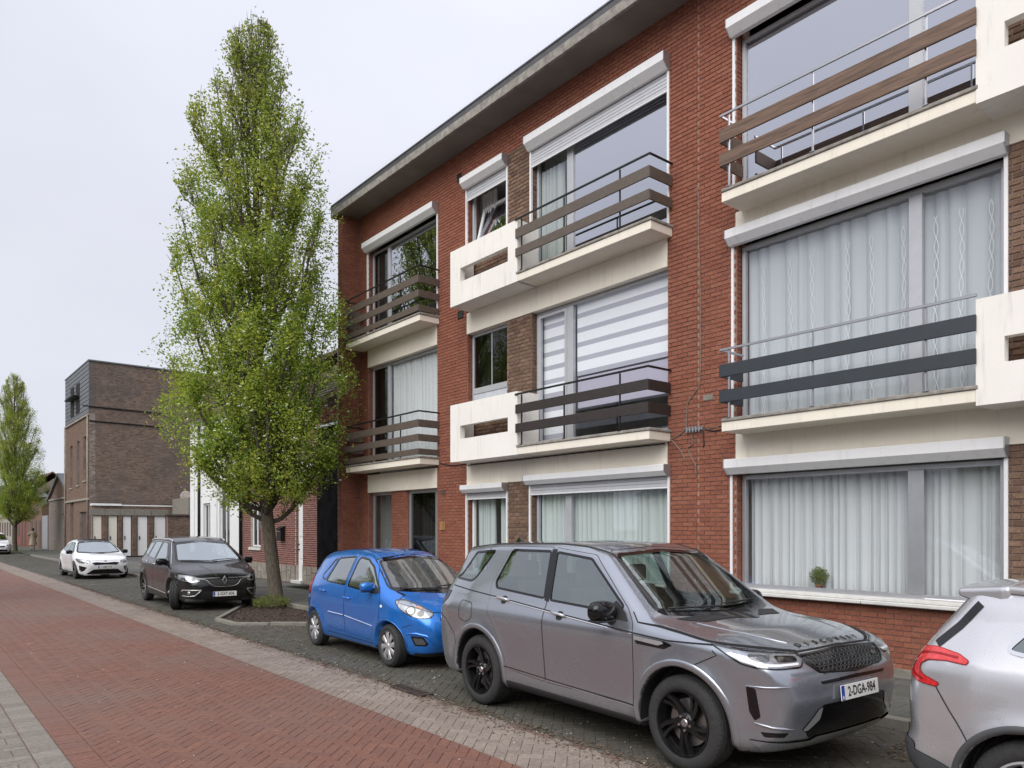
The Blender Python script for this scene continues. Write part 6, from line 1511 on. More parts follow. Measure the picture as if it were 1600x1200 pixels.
    link('floor_pan', m.mesh('floor_pan', M['dark']), car)
    m = MB(); cx_ = sp.get('seatx', .1); 
    for yy in (-.36, .36): seat(m, cx_, yy, sp.get('seatz', .45))
    for yy in (-.40, 0, .40): seat(m, cx_ - .85, yy, sp.get('seatz', .45) + .03, .2)
    link('seats', m.mesh('seats', sp.get('seatmat', M['seat'])), car)
    m = MB(); dx_ = sp.get('dash', .85); m.box(dx_ - .05, dx_ + .35, -hw + .02, hw - .02, sp['belt'] - .28, sp['belt'] - .06, .05)
    pts = [(dx_ - .22 + .07 * math.sin(t), .36 + .17 * math.cos(t), sp['belt'] - .05 + .16 * math.sin(t)) for t in np.linspace(0, 2 * math.pi, 22)]; m.tube(pts, .014, 6, False)
    link('dashboard', m.mesh('dashboard', M['seat']), car)
    return car, B_
def mirror(car, B_, x, y, z, mat, s=1., arm=.1, capmat=None):
    for side in (-1, 1):
        f = lambda P: np.sqrt(((P[:, 0]) / (.085 * s)) ** 2 + (P[:, 1] / (.115 * s)) ** 2 + (P[:, 2] / (.078 * s)) ** 2) ** 1 - 1
        def f2(P, s=s):
            q = (np.abs(P[:, 0] + .01 * s) / (.085 * s)) ** 2.6 + (np.abs(P[:, 1]) / (.125 * s)) ** 2.8 + (np.abs(P[:, 2]) / (.08 * s)) ** 2.6
            return smax((q ** (1 / 2.6) - 1) * .08, (-P[:, 0] - .045 * s), .01)
        P, F_, N = surfnet(f2, (-.14, -.18, -.12), (.14, .18, .12), .014)
        mo = link('wing_mirror', npmesh('wing_mirror', P, F_, capmat or mat, True, normals=N), car, (x, side * (y + .10 * s), z))
        m = MB(); m.box(-.052 * s, -.046 * s, -.098 * s, .098 * s, -.055 * s, .055 * s, .003); link('mirror_glass', m.mesh('mirror_glass', M['chrome']), mo)
        m = MB(); m.tube([(.0, -side * .04 * s, -.05 * s), (.02, -side * .13 * s, -.085 * s), (.05, -side * .19 * s, -.095 * s)], [.03 * s, .028 * s, .02 * s], 8); link('mirror_arm', m.mesh('mirror_arm', M['black_plastic'], True), mo)
        m = MB(); m.box(-.06 * s, .06 * s, -.10 * s, .10 * s, -.083 * s, -.066 * s, .006); link('lower_cover', m.mesh('lower_cover', M['black_plastic']), mo)
def wipers(car, B_, segs):
    for (a, b_) in segs:
        A_ = np.linspace(a, b_, 8); P, N, ok = B_.cast('front', A_); m = MB(); m.tube([tuple(p + n_ * .022) for p, n_ in zip(P, N)], [.006] + [.009] * 6 + [.005], 6); link('wiper', m.mesh('wiper', M['black_plastic'], True), car)
def headlight(B_, car, view, poly, side, bits=(), name='headlight', base='reflector', off=.003, seal=.010):
    hl = B_.panel(name, view, rnd_poly(poly, .02), M[base], off - .006 + .004, car, side, step=.03)
    for (bp, mt, rd) in bits: B_.panel('lamp_unit', view, rnd_poly(bp, rd), M[mt], off + .001, hl, side, step=.03)
    B_.panel('lamp_cover', view, rnd_poly(poly, .02), M['lens'], off + .006, hl, side, step=.04)
    B_.ribbon('lamp_edge', view, rnd_poly(poly, .02), seal, M['gloss_black'], off + .002, hl, side, closed=True)
    return hl
# ================================================================== THE CARS
def both(fn):
    for s in (-1, 1): fn(s)
# ---- grey SUV
D = dict(label='grey metallic SUV with black alloy wheels, number plate 2-DGA-984, nearest whole car', pose=(5.62, 4.93, -92.6), W=1.9, H=1.727, x0=-2.38, x1=2.26, paint=M['p_grey'],
 top=[(-2.6, .9), (-2.36, 1.12), (-2.22, 1.45), (-2.08, 1.625), (-1.95, 1.665), (-1.3, 1.715), (-.3, 1.735), (.05, 1.715), (.34, 1.65), (1.06, 1.165), (1.20, 1.125), (1.70, 1.075), (2.05, 1.00), (2.2, .92), (2.4, .8)],
 w=[(.2, .80), (.28, .90), (.40, .925), (.60, .935), (.80, .948), (.97, .955), (1.03, .942), (1.10, .905), (1.16, .88), (1.3, .83), (1.62, .705), (1.8, .63)],
 xf=[(.2, 1.95), (.28, 2.12), (.36, 2.20), (.5, 2.235), (.62, 2.25), (.78, 2.24), (.9, 2.21), (1.0, 2.12), (1.1, 2.05)], xr=[(.2, -2.2), (.35, -2.30), (.55, -2.36), (.75, -2.37), (.95, -2.33), (1.1, -2.29), (1.2, -2.25), (1.62, -2.06), (1.8, -2.0)],
 plan=[(-2.6, .16), (-2.3, .10), (-2.0, .035), (-1.6, 0), (1.45, 0), (1.8, .03), (2.05, .10), (2.25, .20), (2.5, .4)], gplan=[(-2.4, .07), (-1.8, .03), (-1, 0), (3, 0)],
 belt=1.15, zb=.235, wx=(-1.37, 1.37), R=.365, Ra=.435, yin=.66, flare=.022, cf=.20, cr=.12, cw=.13, crown=.06, ks=.075, Rr=.252, tw=.235, wheel='swirl', wmats=(M['rim_black'], M['rim_black']), lipw=.06, liph=.006, lipmat=M['p_grey'], spin=.15,
 side_glass=[[(-.255, 1.18), (-.35, 1.625, .04), (.16, 1.575), (.70, 1.20, .02), (.67, 1.14)], [(-1.19, 1.30), (-1.06, 1.63), (-.44, 1.63), (-.345, 1.19), (-1.15, 1.24, .05)], [(-2.04, 1.30, .06), (-1.95, 1.34), (-1.76, 1.59), (-1.38, 1.615), (-1.60, 1.31, .05), (-1.67, 1.28)]],
 screen=[(-.72, 1.165), (-.575, 1.625), (0, 1.66), (.575, 1.625), (.72, 1.165), (0, 1.13)], screen_mat=M['car_screen'], rear_screen=[(-.62, 1.25), (-.54, 1.56), (.54, 1.56), (.62, 1.25)],
 doors=[dict(poly=[(.88, .42, .02), (.88, .98), (.85, 1.08), (.75, 1.19, .01), (.20, 1.61), (-.385, 1.665), (-.285, 1.2, .01), (-.25, .42, .03)], holes=[[(-.25, 1.185), (-.343, 1.62, .04), (.157, 1.57), (.692, 1.20, .02), (.665, 1.145)]], handle=(-.08, 1.06), hs=-.055, hmat=M['p_silver']),
        dict(poly=[(-.265, .42, .03), (-.30, 1.2, .01), (-.40, 1.665), (-1.10, 1.665), (-1.25, 1.28), (-1.18, 1.0), (-1.02, .80), (-.90, .60), (-.86, .46, .03)], holes=[[(-1.183, 1.30), (-1.055, 1.625), (-.447, 1.625), (-.352, 1.195), (-1.147, 1.245, .05)]], handle=(-.98, 1.135), hs=-.055, hmat=M['p_silver'])],
 seal=M['gloss_black'], seatx=.05, seatz=.55, dash=.85, seatmat=M['seat_light'])
car, Bd = make_car(D)
def dside(s):
    Bd.ribbon('belt_gap', 'side', [(-2.02, 1.215), (-1.1, 1.15), (-.25, 1.085), (.87, 1.005), (1.25, .985), (1.7, 1.0)], .010, M['dark'], .0035, car, s)
    Bd.ribbon('belt_trim', 'side', [(-1.15, 1.14), (-.25, 1.073), (.87, .992)], .012, M['chrome'], .0045, car, s, h=.002)
    Bd.panel('side_vent', 'side', rnd_poly([(.91, .985), (1.22, .975), (1.30, .955), (1.22, .915), (.92, .925)], .015), M['gloss_black'], .004, car, s, step=.03)
    Bd.panel('vent_trim', 'side', rnd_poly([(.90, .985), (1.20, .972), (1.22, .958), (1.16, .938), (.90, .955)], .01), M['p_silver'], .008, car, s, step=.03)
    Bd.ribbon('sill_gap', 'side', [(-.9, .475), (-.2, .445), (.9, .415)], .010, M['dark'], .003, car, s); Bd.ribbon('sill_trim', 'side', [(-.9, .462), (-.2, .432), (.9, .402)], .008, M['chrome'], .004, car, s)
    Bd.ribbon('lower_sill', 'side', [(-.88, .30), (.90, .27)], .07, M['black_plastic'], .003, car, s, h=.006)
    Bd.panel('pillar_trim', 'side', rnd_poly([(-.355, 1.65), (-.43, 1.65), (-.335, 1.17), (-.265, 1.16)], .005), M['gloss_black'], .0042, car, s, step=.04)
    Bd.ribbon('fender_gap', 'side', [(.90, 1.09), (1.07, 1.078), (1.316, 1.052), (1.62, 1.015)], .010, M['dark'], .003, car, s)
    Bd.ribbon('bonnet_gap', 'corner', spl([(.50, 1.018), (.70, 1.0), (.902, .985), (1.112, .965)], 5), .010, M['dark'], .003, car, s)
    Bd.ribbon('pillar_gap', 'side', [(.82, 1.165), (.90, 1.09)], .008, M['dark'], .003, car, s)
    Bd.ribbon('fuel_flap_gap', 'side', rnd_poly([(-1.72, 1.08), (-1.48, 1.06), (-1.46, .90), (-1.58, .85), (-1.74, .88)], .05), .006, M['dark'], .003, car, s, closed=True) if s < 0 else None
    Bd.ribbon('bumper_gap', 'side', [(1.66, .96), (1.70, .93), (1.52, .84)], .007, M['dark'], .003, car, s)
    Bd.panel('tail_lamp', 'side', rnd_poly([(-2.14, 1.15), (-2.02, 1.16), (-2.05, 1.07), (-2.16, .99)], .02), M['gloss_black'], .004, car, s, step=.03)
    Bd.ribbon('bumper_gap', 'side', [(-2.3, .90), (-2.05, .84), (-1.86, .70), (-1.80, .55)], .007, M['dark'], .003, car, s)
    # front end in front view: y of this side
    Y = lambda L_: [(s * p[0], *p[1:]) for p in L_]
    headlight(Bd, car, 'corner', [(.511, 1.008), (.626, .988), (.90, .970), (1.112, .953), (1.135, .90), (1.115, .870), (.94, .868), (.79, .875), (.70, .892), (.608, .945)], s, [([(.615, .955), (.70, .905), (.79, .888), (.95, .882), (1.10, .885), (1.10, .898), (.95, .896), (.80, .903), (.72, .918), (.64, .962)], 'drl', .004), ([(.74, .958), (.90, .952), (.885, .912), (.80, .915), (.755, .93)], 'grey_plastic', .015), ([(.925, .948), (1.085, .938), (1.10, .91), (1.06, .905), (.95, .908)], 'gloss_black', .015), ([(.95, .94), (1.0, .937), (.985, .915), (.955, .916)], 'chrome', .01)])
    Bd.panel('bumper_slot', 'corner', rnd_poly([(.732, .735), (.79, .726), (.825, .53), (.79, .50), (.755, .56)], .01), M['gloss_black'], .004, car, s, step=.03)
    Bd.ribbon('slot_edge', 'corner', [(.73, .742), (.85, .742), (1.05, .752)], .014, M['p_grey'], .002, car, s, h=.008, taper=True); Bd.ribbon('slot_edge', 'corner', [(.79, .488), (.90, .462), (1.05, .452)], .02, M['p_grey'], .002, car, s, h=.010, taper=True)
    Bd.panel('lower_vent', 'corner', rnd_poly([(.825, .425), (1.015, .425), (.985, .395), (.85, .393)], .008), M['gloss_black'], .004, car, s, step=.03)
both(dside)
gr = Bd.panel('grille', 'front', rnd_poly([(-.53, .935), (0, .96), (.53, .935), (.50, .885), (.43, .83), (0, .80), (-.43, .83), (-.50, .885)], .015), M['gloss_black'], .003, car, step=.04)
q = MB()
for r_ in range(5):                                     # honeycomb bars
    for k in range(-9, 10):
        yc = k * .053 + (.0265 if r_ % 2 else 0); zc = .832 + r_ * .026 - .06 * yc * yc
        if abs(yc) > .47 - .02 * (4 - r_): continue
        hexp = [(yc + .020 * math.cos(t) * 1.15, zc + .0125 * math.sin(t)) for t in [math.pi / 3 * j for j in range(7)]]
        P, N, ok = Bd.cast('front', hexp)
        if ok.all(): q.tube([tuple(p + n_ * .006) for p, n_ in zip(P, N)], .0028, 4, False)
link('mesh_bars', q.mesh('mesh_bars', M['grey_plastic']), gr)
Bd.ribbon('grille_edge', 'front', rnd_poly([(-.53, .935), (0, .96), (.53, .935), (.50, .885), (.43, .83), (0, .80), (-.43, .83), (-.50, .885)], .015), .016, M['gloss_black'], .005, car, closed=True, h=.005)
Bd.ribbon('bonnet_gap', 'front', [(-.50, .960), (0, .975), (.50, .960)], .009, M['dark'], .0025, car)
em = textmesh('badge', 'LAND', .018, M['chrome'], .002); q = MB(); q.lathe([(0, .004), (.028, .004), (.034, 0)], 24, 'z'); me = q.mesh('badge_oval', M['grey_plastic']); me.transform(Matrix.Diagonal((1.15, .62, 1, 1)))
bo = Bd.place('front', .36, .885, me, 'badge', gr, off=.010); link('badge_lettering', em, bo, (0, .006, .005)); link('badge_lettering', textmesh('b', 'ROVER', .016, M['chrome'], .002), bo, (0, -.008, .005))
for k, ch in enumerate('DISCOVERY'):
    yy = (k - 4) * .098; me = textmesh('bonnet_letter', ch, .058, M['gloss_black'], .0012, bold=.0012, sx=1.3); me.transform(Matrix.Diagonal((1, 1.2, 1, 1))); Bd.place('top', 2.035 - .13 * yy * yy, yy, me, 'bonnet_letter', car, up=(-1, 0, 0), off=.004)
Bd.panel('upper_slot', 'front', rnd_poly([(-.44, .765), (0, .775), (.44, .765), (.42, .745), (0, .75), (-.42, .745)], .005), M['gloss_black'], .004, car, step=.04)
Bd.panel('lower_intake', 'front', rnd_poly([(-.42, .60), (.42, .60), (.56, .42), (.52, .37), (-.52, .37), (-.56, .42)], .02), M['gloss_black'], .004, car, step=.05)
both(lambda s: Bd.panel('intake_blade', 'front', rnd_poly([(s * .43, .585), (s * .47, .575), (s * .60, .435), (s * .55, .43), (s * .45, .50)], .01), M['p_silver'], .008, car, step=.03))
Bd.panel('skid_plate', 'front', rnd_poly([(-.86, .36), (-.50, .352), (-.44, .375), (.44, .375), (.50, .352), (.86, .36), (.80, .29), (-.80, .29)], .015), M['p_grey'], .012, car, step=.05)
Bd.panel('lower_lip', 'front', rnd_poly([(-.5, .285), (.5, .285), (.46, .25), (-.46, .25)], .01), M['gloss_black'], .008, car, step=.05)
P, N, ok = Bd.cast('front', [(0, .665)]); plate(car, Bd, P[0][0] + .022, 0, .665, (1, 0, .10), '2-DGA-984')
mirror(car, Bd, .60, .91, 1.16, M['gloss_black'], 1.08)
Bd.panel('mirror_triangle', 'side', rnd_poly([(.50, 1.15), (.60, 1.24), (.74, 1.15), (.80, 1.08), (.52, 1.10)], .01), M['black_plastic'], .004, car, -1, step=.03)
wipers(car, Bd, [((-.62, 1.175), (.02, 1.165)), ((-.02, 1.185), (.55, 1.19))])
Bd.panel('scuttle', 'top', rnd_poly([(1.09, -.66), (1.27, -.50), (1.32, 0), (1.27, .50), (1.09, .66), (1.20, 0)], .01), M['black_plastic'], .004, car, step=.05)
both(lambda s: Bd.ribbon('bonnet_fold', 'top', [(1.25, s * .60), (1.6, s * .56), (1.95, s * .44)], .03, M['p_grey'], .0, car, h=.005, taper=True))
both(lambda s: Bd.ribbon('roof_channel', 'top', [(-1.95, s * .60), (-1, s * .63), (.0, s * .635), (.4, s * .60)], .020, M['black_plastic'], .003, car, h=.004))
m = MB(); m.add([(0, -.02, 0), (0, .02, 0), (-.16, 0, .065), (-.20, -.022, 0), (-.20, .022, 0)], [(0, 2, 1), (0, 3, 2), (1, 2, 4), (3, 4, 2)]); Bd.place('top', -1.75, 0, m.mesh('aerial', M['p_grey'], True), 'aerial', car, up=(0, 1, 0), off=0).matrix_local = Matrix.Translation((-1.72, 0, 1.685))
# rear of the grey car (seen only from the side step)
Bd.ribbon('tailgate_gap', 'rear', rnd_poly([(-.80, 1.15), (-.82, .70), (.82, .70), (.80, 1.15)], .05), .008, M['dark'], .003, car)

# ---- small blue hatchback
I = dict(label='small bright blue hatchback with silver wheel covers parked between the SUV and the tree', pose=(5.9, 10.0, -91.2), W=1.6, H=1.54, x0=-1.67, x1=1.93, paint=M['p_blue'],
 top=[(-2, .9), (-1.68, 1.02), (-1.54, 1.22), (-1.34, 1.44), (-1.18, 1.50), (-.6, 1.545), (-.1, 1.55), (.25, 1.515), (.45, 1.455), (1.22, 1.04), (1.34, .985), (1.6, .90), (1.78, .80), (1.92, .66), (2.1, .5)],
 w=[(.15, .68), (.22, .75), (.35, .775), (.55, .795), (.75, .80), (.9, .79), (1.0, .765), (1.1, .735), (1.45, .575), (1.6, .5)],
 xf=[(.15, 1.72), (.22, 1.84), (.35, 1.905), (.5, 1.93), (.65, 1.915), (.8, 1.84), (1.0, 1.7)], xr=[(.15, -1.5), (.3, -1.62), (.5, -1.66), (.75, -1.66), (.95, -1.62), (1.1, -1.58), (1.45, -1.42), (1.6, -1.3)],
 plan=[(-2, .2), (-1.6, .09), (-1.3, .02), (-1.0, 0), (1.0, 0), (1.3, .03), (1.6, .12), (1.85, .27), (2.1, .5)], gplan=[(-1.7, .08), (-1.1, .02), (-.6, 0), (3, 0)],
 belt=.98, zb=.17, wx=(-1.19, 1.19), R=.285, Ra=.335, yin=.52, flare=.018, cf=.26, cr=.16, cw=.16, crown=.10, ks=.15, Rr=.20, tw=.175, wheel='cover', wmats=(M['grey_plastic'], M['rim_silver']), lipw=.02, liph=.004, spin=.1,
 side_glass=[[(-.02, 1.01), (.02, 1.43, .05), (.28, 1.405), (.50, 1.31), (.92, 1.02, .02), (.88, .96)], [(-.78, 1.05), (-.62, 1.40), (-.10, 1.435), (-.12, 1.02), (-.74, 1.045, .04)], [(-.98, 1.13), (-.76, 1.37), (-.66, 1.39), (-.82, 1.06), (-.93, 1.08, .04)]],
 screen=[(-.66, 1.03), (-.515, 1.40), (0, 1.455), (.515, 1.40), (.66, 1.03), (0, .985)], screen_mat=M['car_screen_wet'], glass=M['car_side_wet'], rear_screen=[(-.5, 1.1), (-.42, 1.36), (.42, 1.36), (.5, 1.1)],
 doors=[dict(poly=[(.98, .50), (1.0, .86), (.96, .98), (.58, 1.31), (.30, 1.45), (-.04, 1.475), (-.07, .98), (-.07, .50), (-.02, .34), (.90, .30)], holes=[[(-.015, 1.015), (.022, 1.425, .05), (.28, 1.40), (.495, 1.305), (.91, 1.02, .02), (.875, .965)]], handle=(.02, .845), hs=-.03),
        dict(poly=[(-.085, .34), (-.085, .98), (-.06, 1.475), (-.62, 1.445), (-.92, 1.16), (-1.06, .98), (-1.02, .78), (-.88, .60), (-.78, .42), (-.62, .36)], holes=[[(-.775, 1.055), (-.615, 1.395), (-.105, 1.43), (-.125, 1.025), (-.735, 1.05, .04)]], handle=(-.82, .90), hs=-.03)],
 recess_mat=M['p_blue'], seatx=.0, seatz=.42, dash=.72)
car, Bd = make_car(I)
def iside(s):
    Bd.ribbon('rub_strip', 'side', [(-.62, .585), (-.10, .575)], .022, M['p_blue'], .004, car, s, h=.008); Bd.ribbon('rub_strip', 'side', [(-.05, .572), (.84, .50)], .022, M['p_blue'], .004, car, s, h=.008, taper=True)
    Bd.ribbon('strip_highlight', 'side', [(-.62, .597), (-.10, .587)], .009, M['white_pvc'], .010, car, s); Bd.ribbon('strip_highlight', 'side', [(-.05, .584), (.80, .515)], .009, M['white_pvc'], .010, car, s)
    Bd.ribbon('sill_gap', 'side', [(-.7, .285), (.88, .265)], .008, M['dark'], .003, car, s)
    Bd.panel('side_indicator', 'side', rnd_poly([(1.02, .82), (1.07, .82), (1.07, .785), (1.02, .785)], .016), M['drl'], .005, car, s, step=.02)
    Bd.ribbon('bonnet_gap', 'side', [(1.16, 1.0), (1.30, .95), (1.36, .86), (1.37, .82)], .007, M['dark'], .003, car, s)
    Bd.ribbon('bumper_gap', 'side', [(1.62, .60), (1.48, .55)], .006, M['dark'], .003, car, s)
    Bd.panel('tail_lamp', 'side', rnd_poly([(-1.42, 1.16), (-1.30, 1.02), (-1.36, .82), (-1.55, .84), (-1.6, 1.0)], .02), M['lamp_red_dark'], .004, car, s, step=.03)
    Y = lambda L_: [(s * p[0], *p[1:]) for p in L_]
    headlight(Bd, car, 'corner', [(.401, .894, .03), (.535, .908, .05), (.755, .848, .05), (.938, .763, .03), (.967, .728, .02), (.928, .690, .02), (.787, .679, .04), (.603, .729, .05), (.469, .802, .04)], s, [([(.66 + .075 * math.cos(t), .775 + .062 * math.sin(t)) for t in np.linspace(0, 6.0, 14)], 'grey_plastic', .01), ([(.66 + .045 * math.cos(t), .775 + .036 * math.sin(t)) for t in np.linspace(0, 6.0, 12)], 'chrome', .01), ([(.80 + .05 * math.cos(t), .742 + .040 * math.sin(t)) for t in np.linspace(0, 6.0, 12)], 'grey_plastic', .01), ([(.73, .838), (.80, .808), (.795, .795), (.725, .82)], 'amber', .004)], seal=.012)
    Bd.ribbon('fog_brow', 'corner', [(.60, .478), (.75, .482), (.90, .455), (.99, .36)], .035, M['p_blue'], .001, car, s, h=.014, taper=True)
    Bd.panel('fog_lamp', 'corner', rnd_poly([(.665, .449), (.85, .441), (.918, .352), (.873, .325), (.72, .325)], .02), M['gloss_black'], .004, car, s, step=.03); Bd.panel('fog_cover', 'corner', rnd_poly([(.70, .425), (.835, .42), (.885, .357), (.86, .343), (.74, .343)], .015), M['grey_plastic'], .006, car, s, step=.03)
both(iside)
Bd.panel('grille', 'front', rnd_poly([(-.34, .70), (.34, .70), (.38, .65), (.30, .60), (-.30, .60), (-.38, .65)], .03), M['gloss_black'], .004, car, step=.04)
Bd.ribbon('grille_bar', 'front', [(-.32, .655), (.32, .655)], .018, M['chrome'], .008, car, h=.006)
Bd.panel('lower_grille', 'front', rnd_poly([(-.36, .47), (.36, .47), (.26, .27), (-.26, .27)], .03), M['black_plastic'], .004, car, step=.04)
Bd.ribbon('bonnet_gap', 'front', [(-.70, .86), (-.45, .755), (-.2, .745), (.2, .745), (.45, .755), (.70, .86)], .007, M['dark'], .003, car)
Bd.panel('air_dam', 'front', rnd_poly([(-.68, .225), (.68, .225), (.60, .17), (-.60, .17)], .01), M['black_plastic'], .006, car, step=.05)
P, N, ok = Bd.cast('front', [(0, .53)]); plate(car, Bd, P[0][0] + .02, 0, .53, (1, 0, .0), '')
mirror(car, Bd, .74, .755, 1.045, M['p_blue'], .85, capmat=M['p_blue'])
Bd.panel('mirror_triangle', 'side', rnd_poly([(.74, 1.02), (.90, 1.04), (.97, .97), (.80, .95)], .01), M['black_plastic'], .004, car, -1, step=.03)
wipers(car, Bd, [((-.58, 1.02), (.02, 1.01)), ((-.05, 1.03), (.50, 1.045))])
m = MB(); m.tube([(0, 0, 0), (-.10, 0, .12)], [.006, .003], 6); link('aerial', m.mesh('aerial', M['black_plastic']), car, (.32, 0, 1.50))

# ---- black people carrier
G = dict(label='black people carrier with turned front wheel, chrome diamond emblem and number plate 2-GXT-036', pose=(5.85, 19.6, -91.5), W=1.866, H=1.655, x0=-2.3, x1=2.33, paint=M['p_black'], res=.036,
 top=[(-2.6, .9), (-2.30, 1.15), (-2.15, 1.42), (-1.95, 1.58), (-1.3, 1.635), (-.4, 1.66), (.1, 1.63), (.4, 1.56), (1.42, 1.06), (1.55, 1.02), (1.9, .93), (2.15, .83), (2.33, .70), (2.5, .5)],
 w=[(.15, .80), (.22, .88), (.35, .905), (.6, .925), (.85, .93), (.98, .92), (1.08, .885), (1.2, .84), (1.55, .68), (1.7, .62)],
 xf=[(.15, 2.10), (.25, 2.24), (.4, 2.31), (.6, 2.33), (.75, 2.30), (.9, 2.2), (1.05, 2.1)], xr=[(.15, -2.1), (.3, -2.26), (.6, -2.3), (.9, -2.28), (1.1, -2.22), (1.5, -2.0), (1.7, -1.9)],
 plan=[(-2.6, .2), (-2.25, .10), (-1.9, .03), (-1.5, 0), (1.4, 0), (1.75, .04), (2.05, .14), (2.3, .30), (2.5, .5)], gplan=[(-2.3, .08), (-1.6, .02), (-.8, 0), (3, 0)],
 belt=1.05, zb=.19, wx=(-1.402, 1.402), R=.35, Ra=.395, yin=.6, flare=.02, cf=.22, cr=.13, cw=.16, crown=.07, ks=.12, Rr=.25, tw=.205, wheel='multi', wmats=(M['rim_black'], M['rim_mid']), lipw=.022, liph=.005, steer=R(-24), inset=.03,
 side_glass=[[(-.28, 1.10), (-.22, 1.53, .04), (.22, 1.50), (.70, 1.22), (.66, 1.06)], [(.72, 1.05), (.76, 1.20), (1.14, 1.02), (1.10, .99)], [(-1.12, 1.15), (-1.02, 1.52), (-.34, 1.54), (-.38, 1.11)], [(-1.95, 1.27, .05), (-1.72, 1.48), (-1.12, 1.52), (-1.22, 1.16)]],
 screen=[(-.74, 1.10), (-.60, 1.49), (0, 1.555), (.60, 1.49), (.74, 1.10), (0, 1.05)], screen_mat=M['car_screen_sky'], glass=M['car_side_wet'], rear_screen=[(-.6, 1.2), (-.5, 1.5), (.5, 1.5), (.6, 1.2)],
 doors=[dict(poly=[(1.12, .36), (1.14, .80), (1.10, .98), (.76, 1.24), (.24, 1.545), (-.26, 1.575), (-.33, 1.06), (-.33, .34)], holes=[[(-.275, 1.105), (-.215, 1.525, .04), (.22, 1.495), (.69, 1.22), (.65, 1.065)]], handle=(-.2, .99), hs=-.04, hmat=M['chrome']),
        dict(poly=[(-.345, .34), (-.345, 1.06), (-.30, 1.575), (-1.04, 1.56), (-1.2, 1.12), (-1.18, .9), (-1.02, .6), (-.96, .36)], holes=[[(-1.115, 1.155), (-1.015, 1.515), (-.345, 1.535), (-.385, 1.115)]], handle=(-1.05, 1.04), hs=-.04, hmat=M['chrome'])],
 recess=False, seatx=.1, seatz=.5, dash=1.0, seal=M['gloss_black'])
car, Bd = make_car(G)
def gside(s):
    Bd.ribbon('sill_trim', 'side', [(-.92, .40), (.95, .33)], .022, M['chrome'], .004, car, s, h=.004)
    Bd.ribbon('roof_rail', 'top', [(-1.75, s * .60), (-1, s * .64), (-.2, s * .645), (.35, s * .60)], .035, M['rim_silver'], .01, car, h=.025)
    Bd.ribbon('screen_trim', 'side', [(1.2, 1.03), (.75, 1.29), (.25, 1.555), (-.3, 1.59)], .008, M['chrome'], .005, car, s)
    Bd.panel('tail_lamp', 'side', rnd_poly([(-2.2, 1.1), (-1.85, 1.08), (-1.9, .95), (-2.25, .92)], .02), M['lamp_red_dark'], .004, car, s, step=.03)
    Y = lambda L_: [(s * p[0], *p[1:]) for p in L_]
    headlight(Bd, car, 'front', Y([(.90, .83), (.62, .79, .05), (.50, .74), (.52, .665), (.66, .64, .05), (.84, .68, .05), (.91, .76)]), s, [(Y([(.78, .76), (.84, .75), (.84, .70), (.77, .69)]), 'gloss_black', .025), (Y([(.60, .74), (.68, .75), (.68, .68), (.60, .68)]), 'gloss_black', .03)])
    Bd.ribbon('fog_trim', 'front', Y([(.50, .475), (.80, .475), (.895, .36), (.72, .335), (.62, .35), (.50, .475)]), .022, M['rim_silver'], .005, car, h=.006)
    Bd.panel('fog_pocket', 'front', rnd_poly(Y([(.54, .46), (.79, .46), (.86, .37), (.70, .35), (.62, .36)]), .02), M['black_plastic'], .003, car, step=.03)
    q = MB(); q.lathe([(0, .012), (.03, .010), (.042, .0)], 18, 'z'); Bd.place('front', s * .72, .41, q.mesh('fog_lamp', M['reflector'], True), 'fog_lamp', car, off=.006)
both(gside)
Bd.panel('grille', 'front', rnd_poly([(-.56, .71), (-.10, .70), (0, .72), (.10, .70), (.56, .71), (.34, .60), (.24, .54), (-.24, .54), (-.34, .60)], .02), M['black_plastic'], .003, car, step=.05)
for zz in (.58, .62, .66): Bd.ribbon('grille_slat', 'front', [(-.40 + (.66 - zz), zz), (.40 - (.66 - zz), zz)], .008, M['grey_plastic'], .006, car, h=.003)
Bd.ribbon('grille_trim', 'front', spl([(-.60, .725), (-.40, .70), (-.32, .62), (-.24, .565), (-.12, .545), (.12, .545), (.24, .565), (.32, .62), (.40, .70), (.60, .725)], 6), .016, M['chrome'], .007, car, h=.006)
Bd.ribbon('upper_trim', 'front', [(-.60, .735), (-.1, .735)], .012, M['chrome'], .006, car, h=.004); Bd.ribbon('upper_trim', 'front', [(.1, .735), (.60, .735)], .012, M['chrome'], .006, car, h=.004)
q = MB(); pts = [(0, .105), (.062, 0), (0, -.105), (-.062, 0)]
for (sc1, sc2, h0) in ((1.0, .72, .02),):
    V = [(x, y, 0) for x, y in pts] + [(x * .9, y * .93, .022) for x, y in pts] + [(x * .52, y * .62, .022) for x, y in pts] + [(x * .42, y * .52, 0.004) for x, y in pts]
    q.add(V, [(i + 4 * k, (i + 1) % 4 + 4 * k, (i + 1) % 4 + 4 * (k + 1), i + 4 * (k + 1)) for k in range(3) for i in range(4)])
P, N, ok = Bd.cast('front', [(0, .66)]); o = link('emblem', q.mesh('emblem', M['chrome']), car); o.matrix_local = Matrix(((0, 0, 1, P[0][0] + .01), (1, 0, 0, 0), (0, 1, 0, .685), (0, 0, 0, 1)))
Bd.ribbon('bonnet_gap', 'front', [(-.90, .86), (-.5, .765), (.5, .765), (.90, .86)], .007, M['dark'], .003, car)
both(lambda s: Bd.ribbon('bonnet_fold', 'top', [(1.6, s * .35), (1.9, s * .25), (2.2, s * .14)], .02, M['p_black'], .0, car, h=.006))
Bd.panel('lower_grille', 'front', rnd_poly([(-.46, .44), (.46, .44), (.56, .27), (-.56, .27)], .03), M['black_plastic'], .003, car, step=.05)
Bd.ribbon('bumper_lip', 'front', [(-.85, .245), (-.4, .225), (.4, .225), (.85, .245)], .07, M['grey_plastic'], .006, car, h=.008)
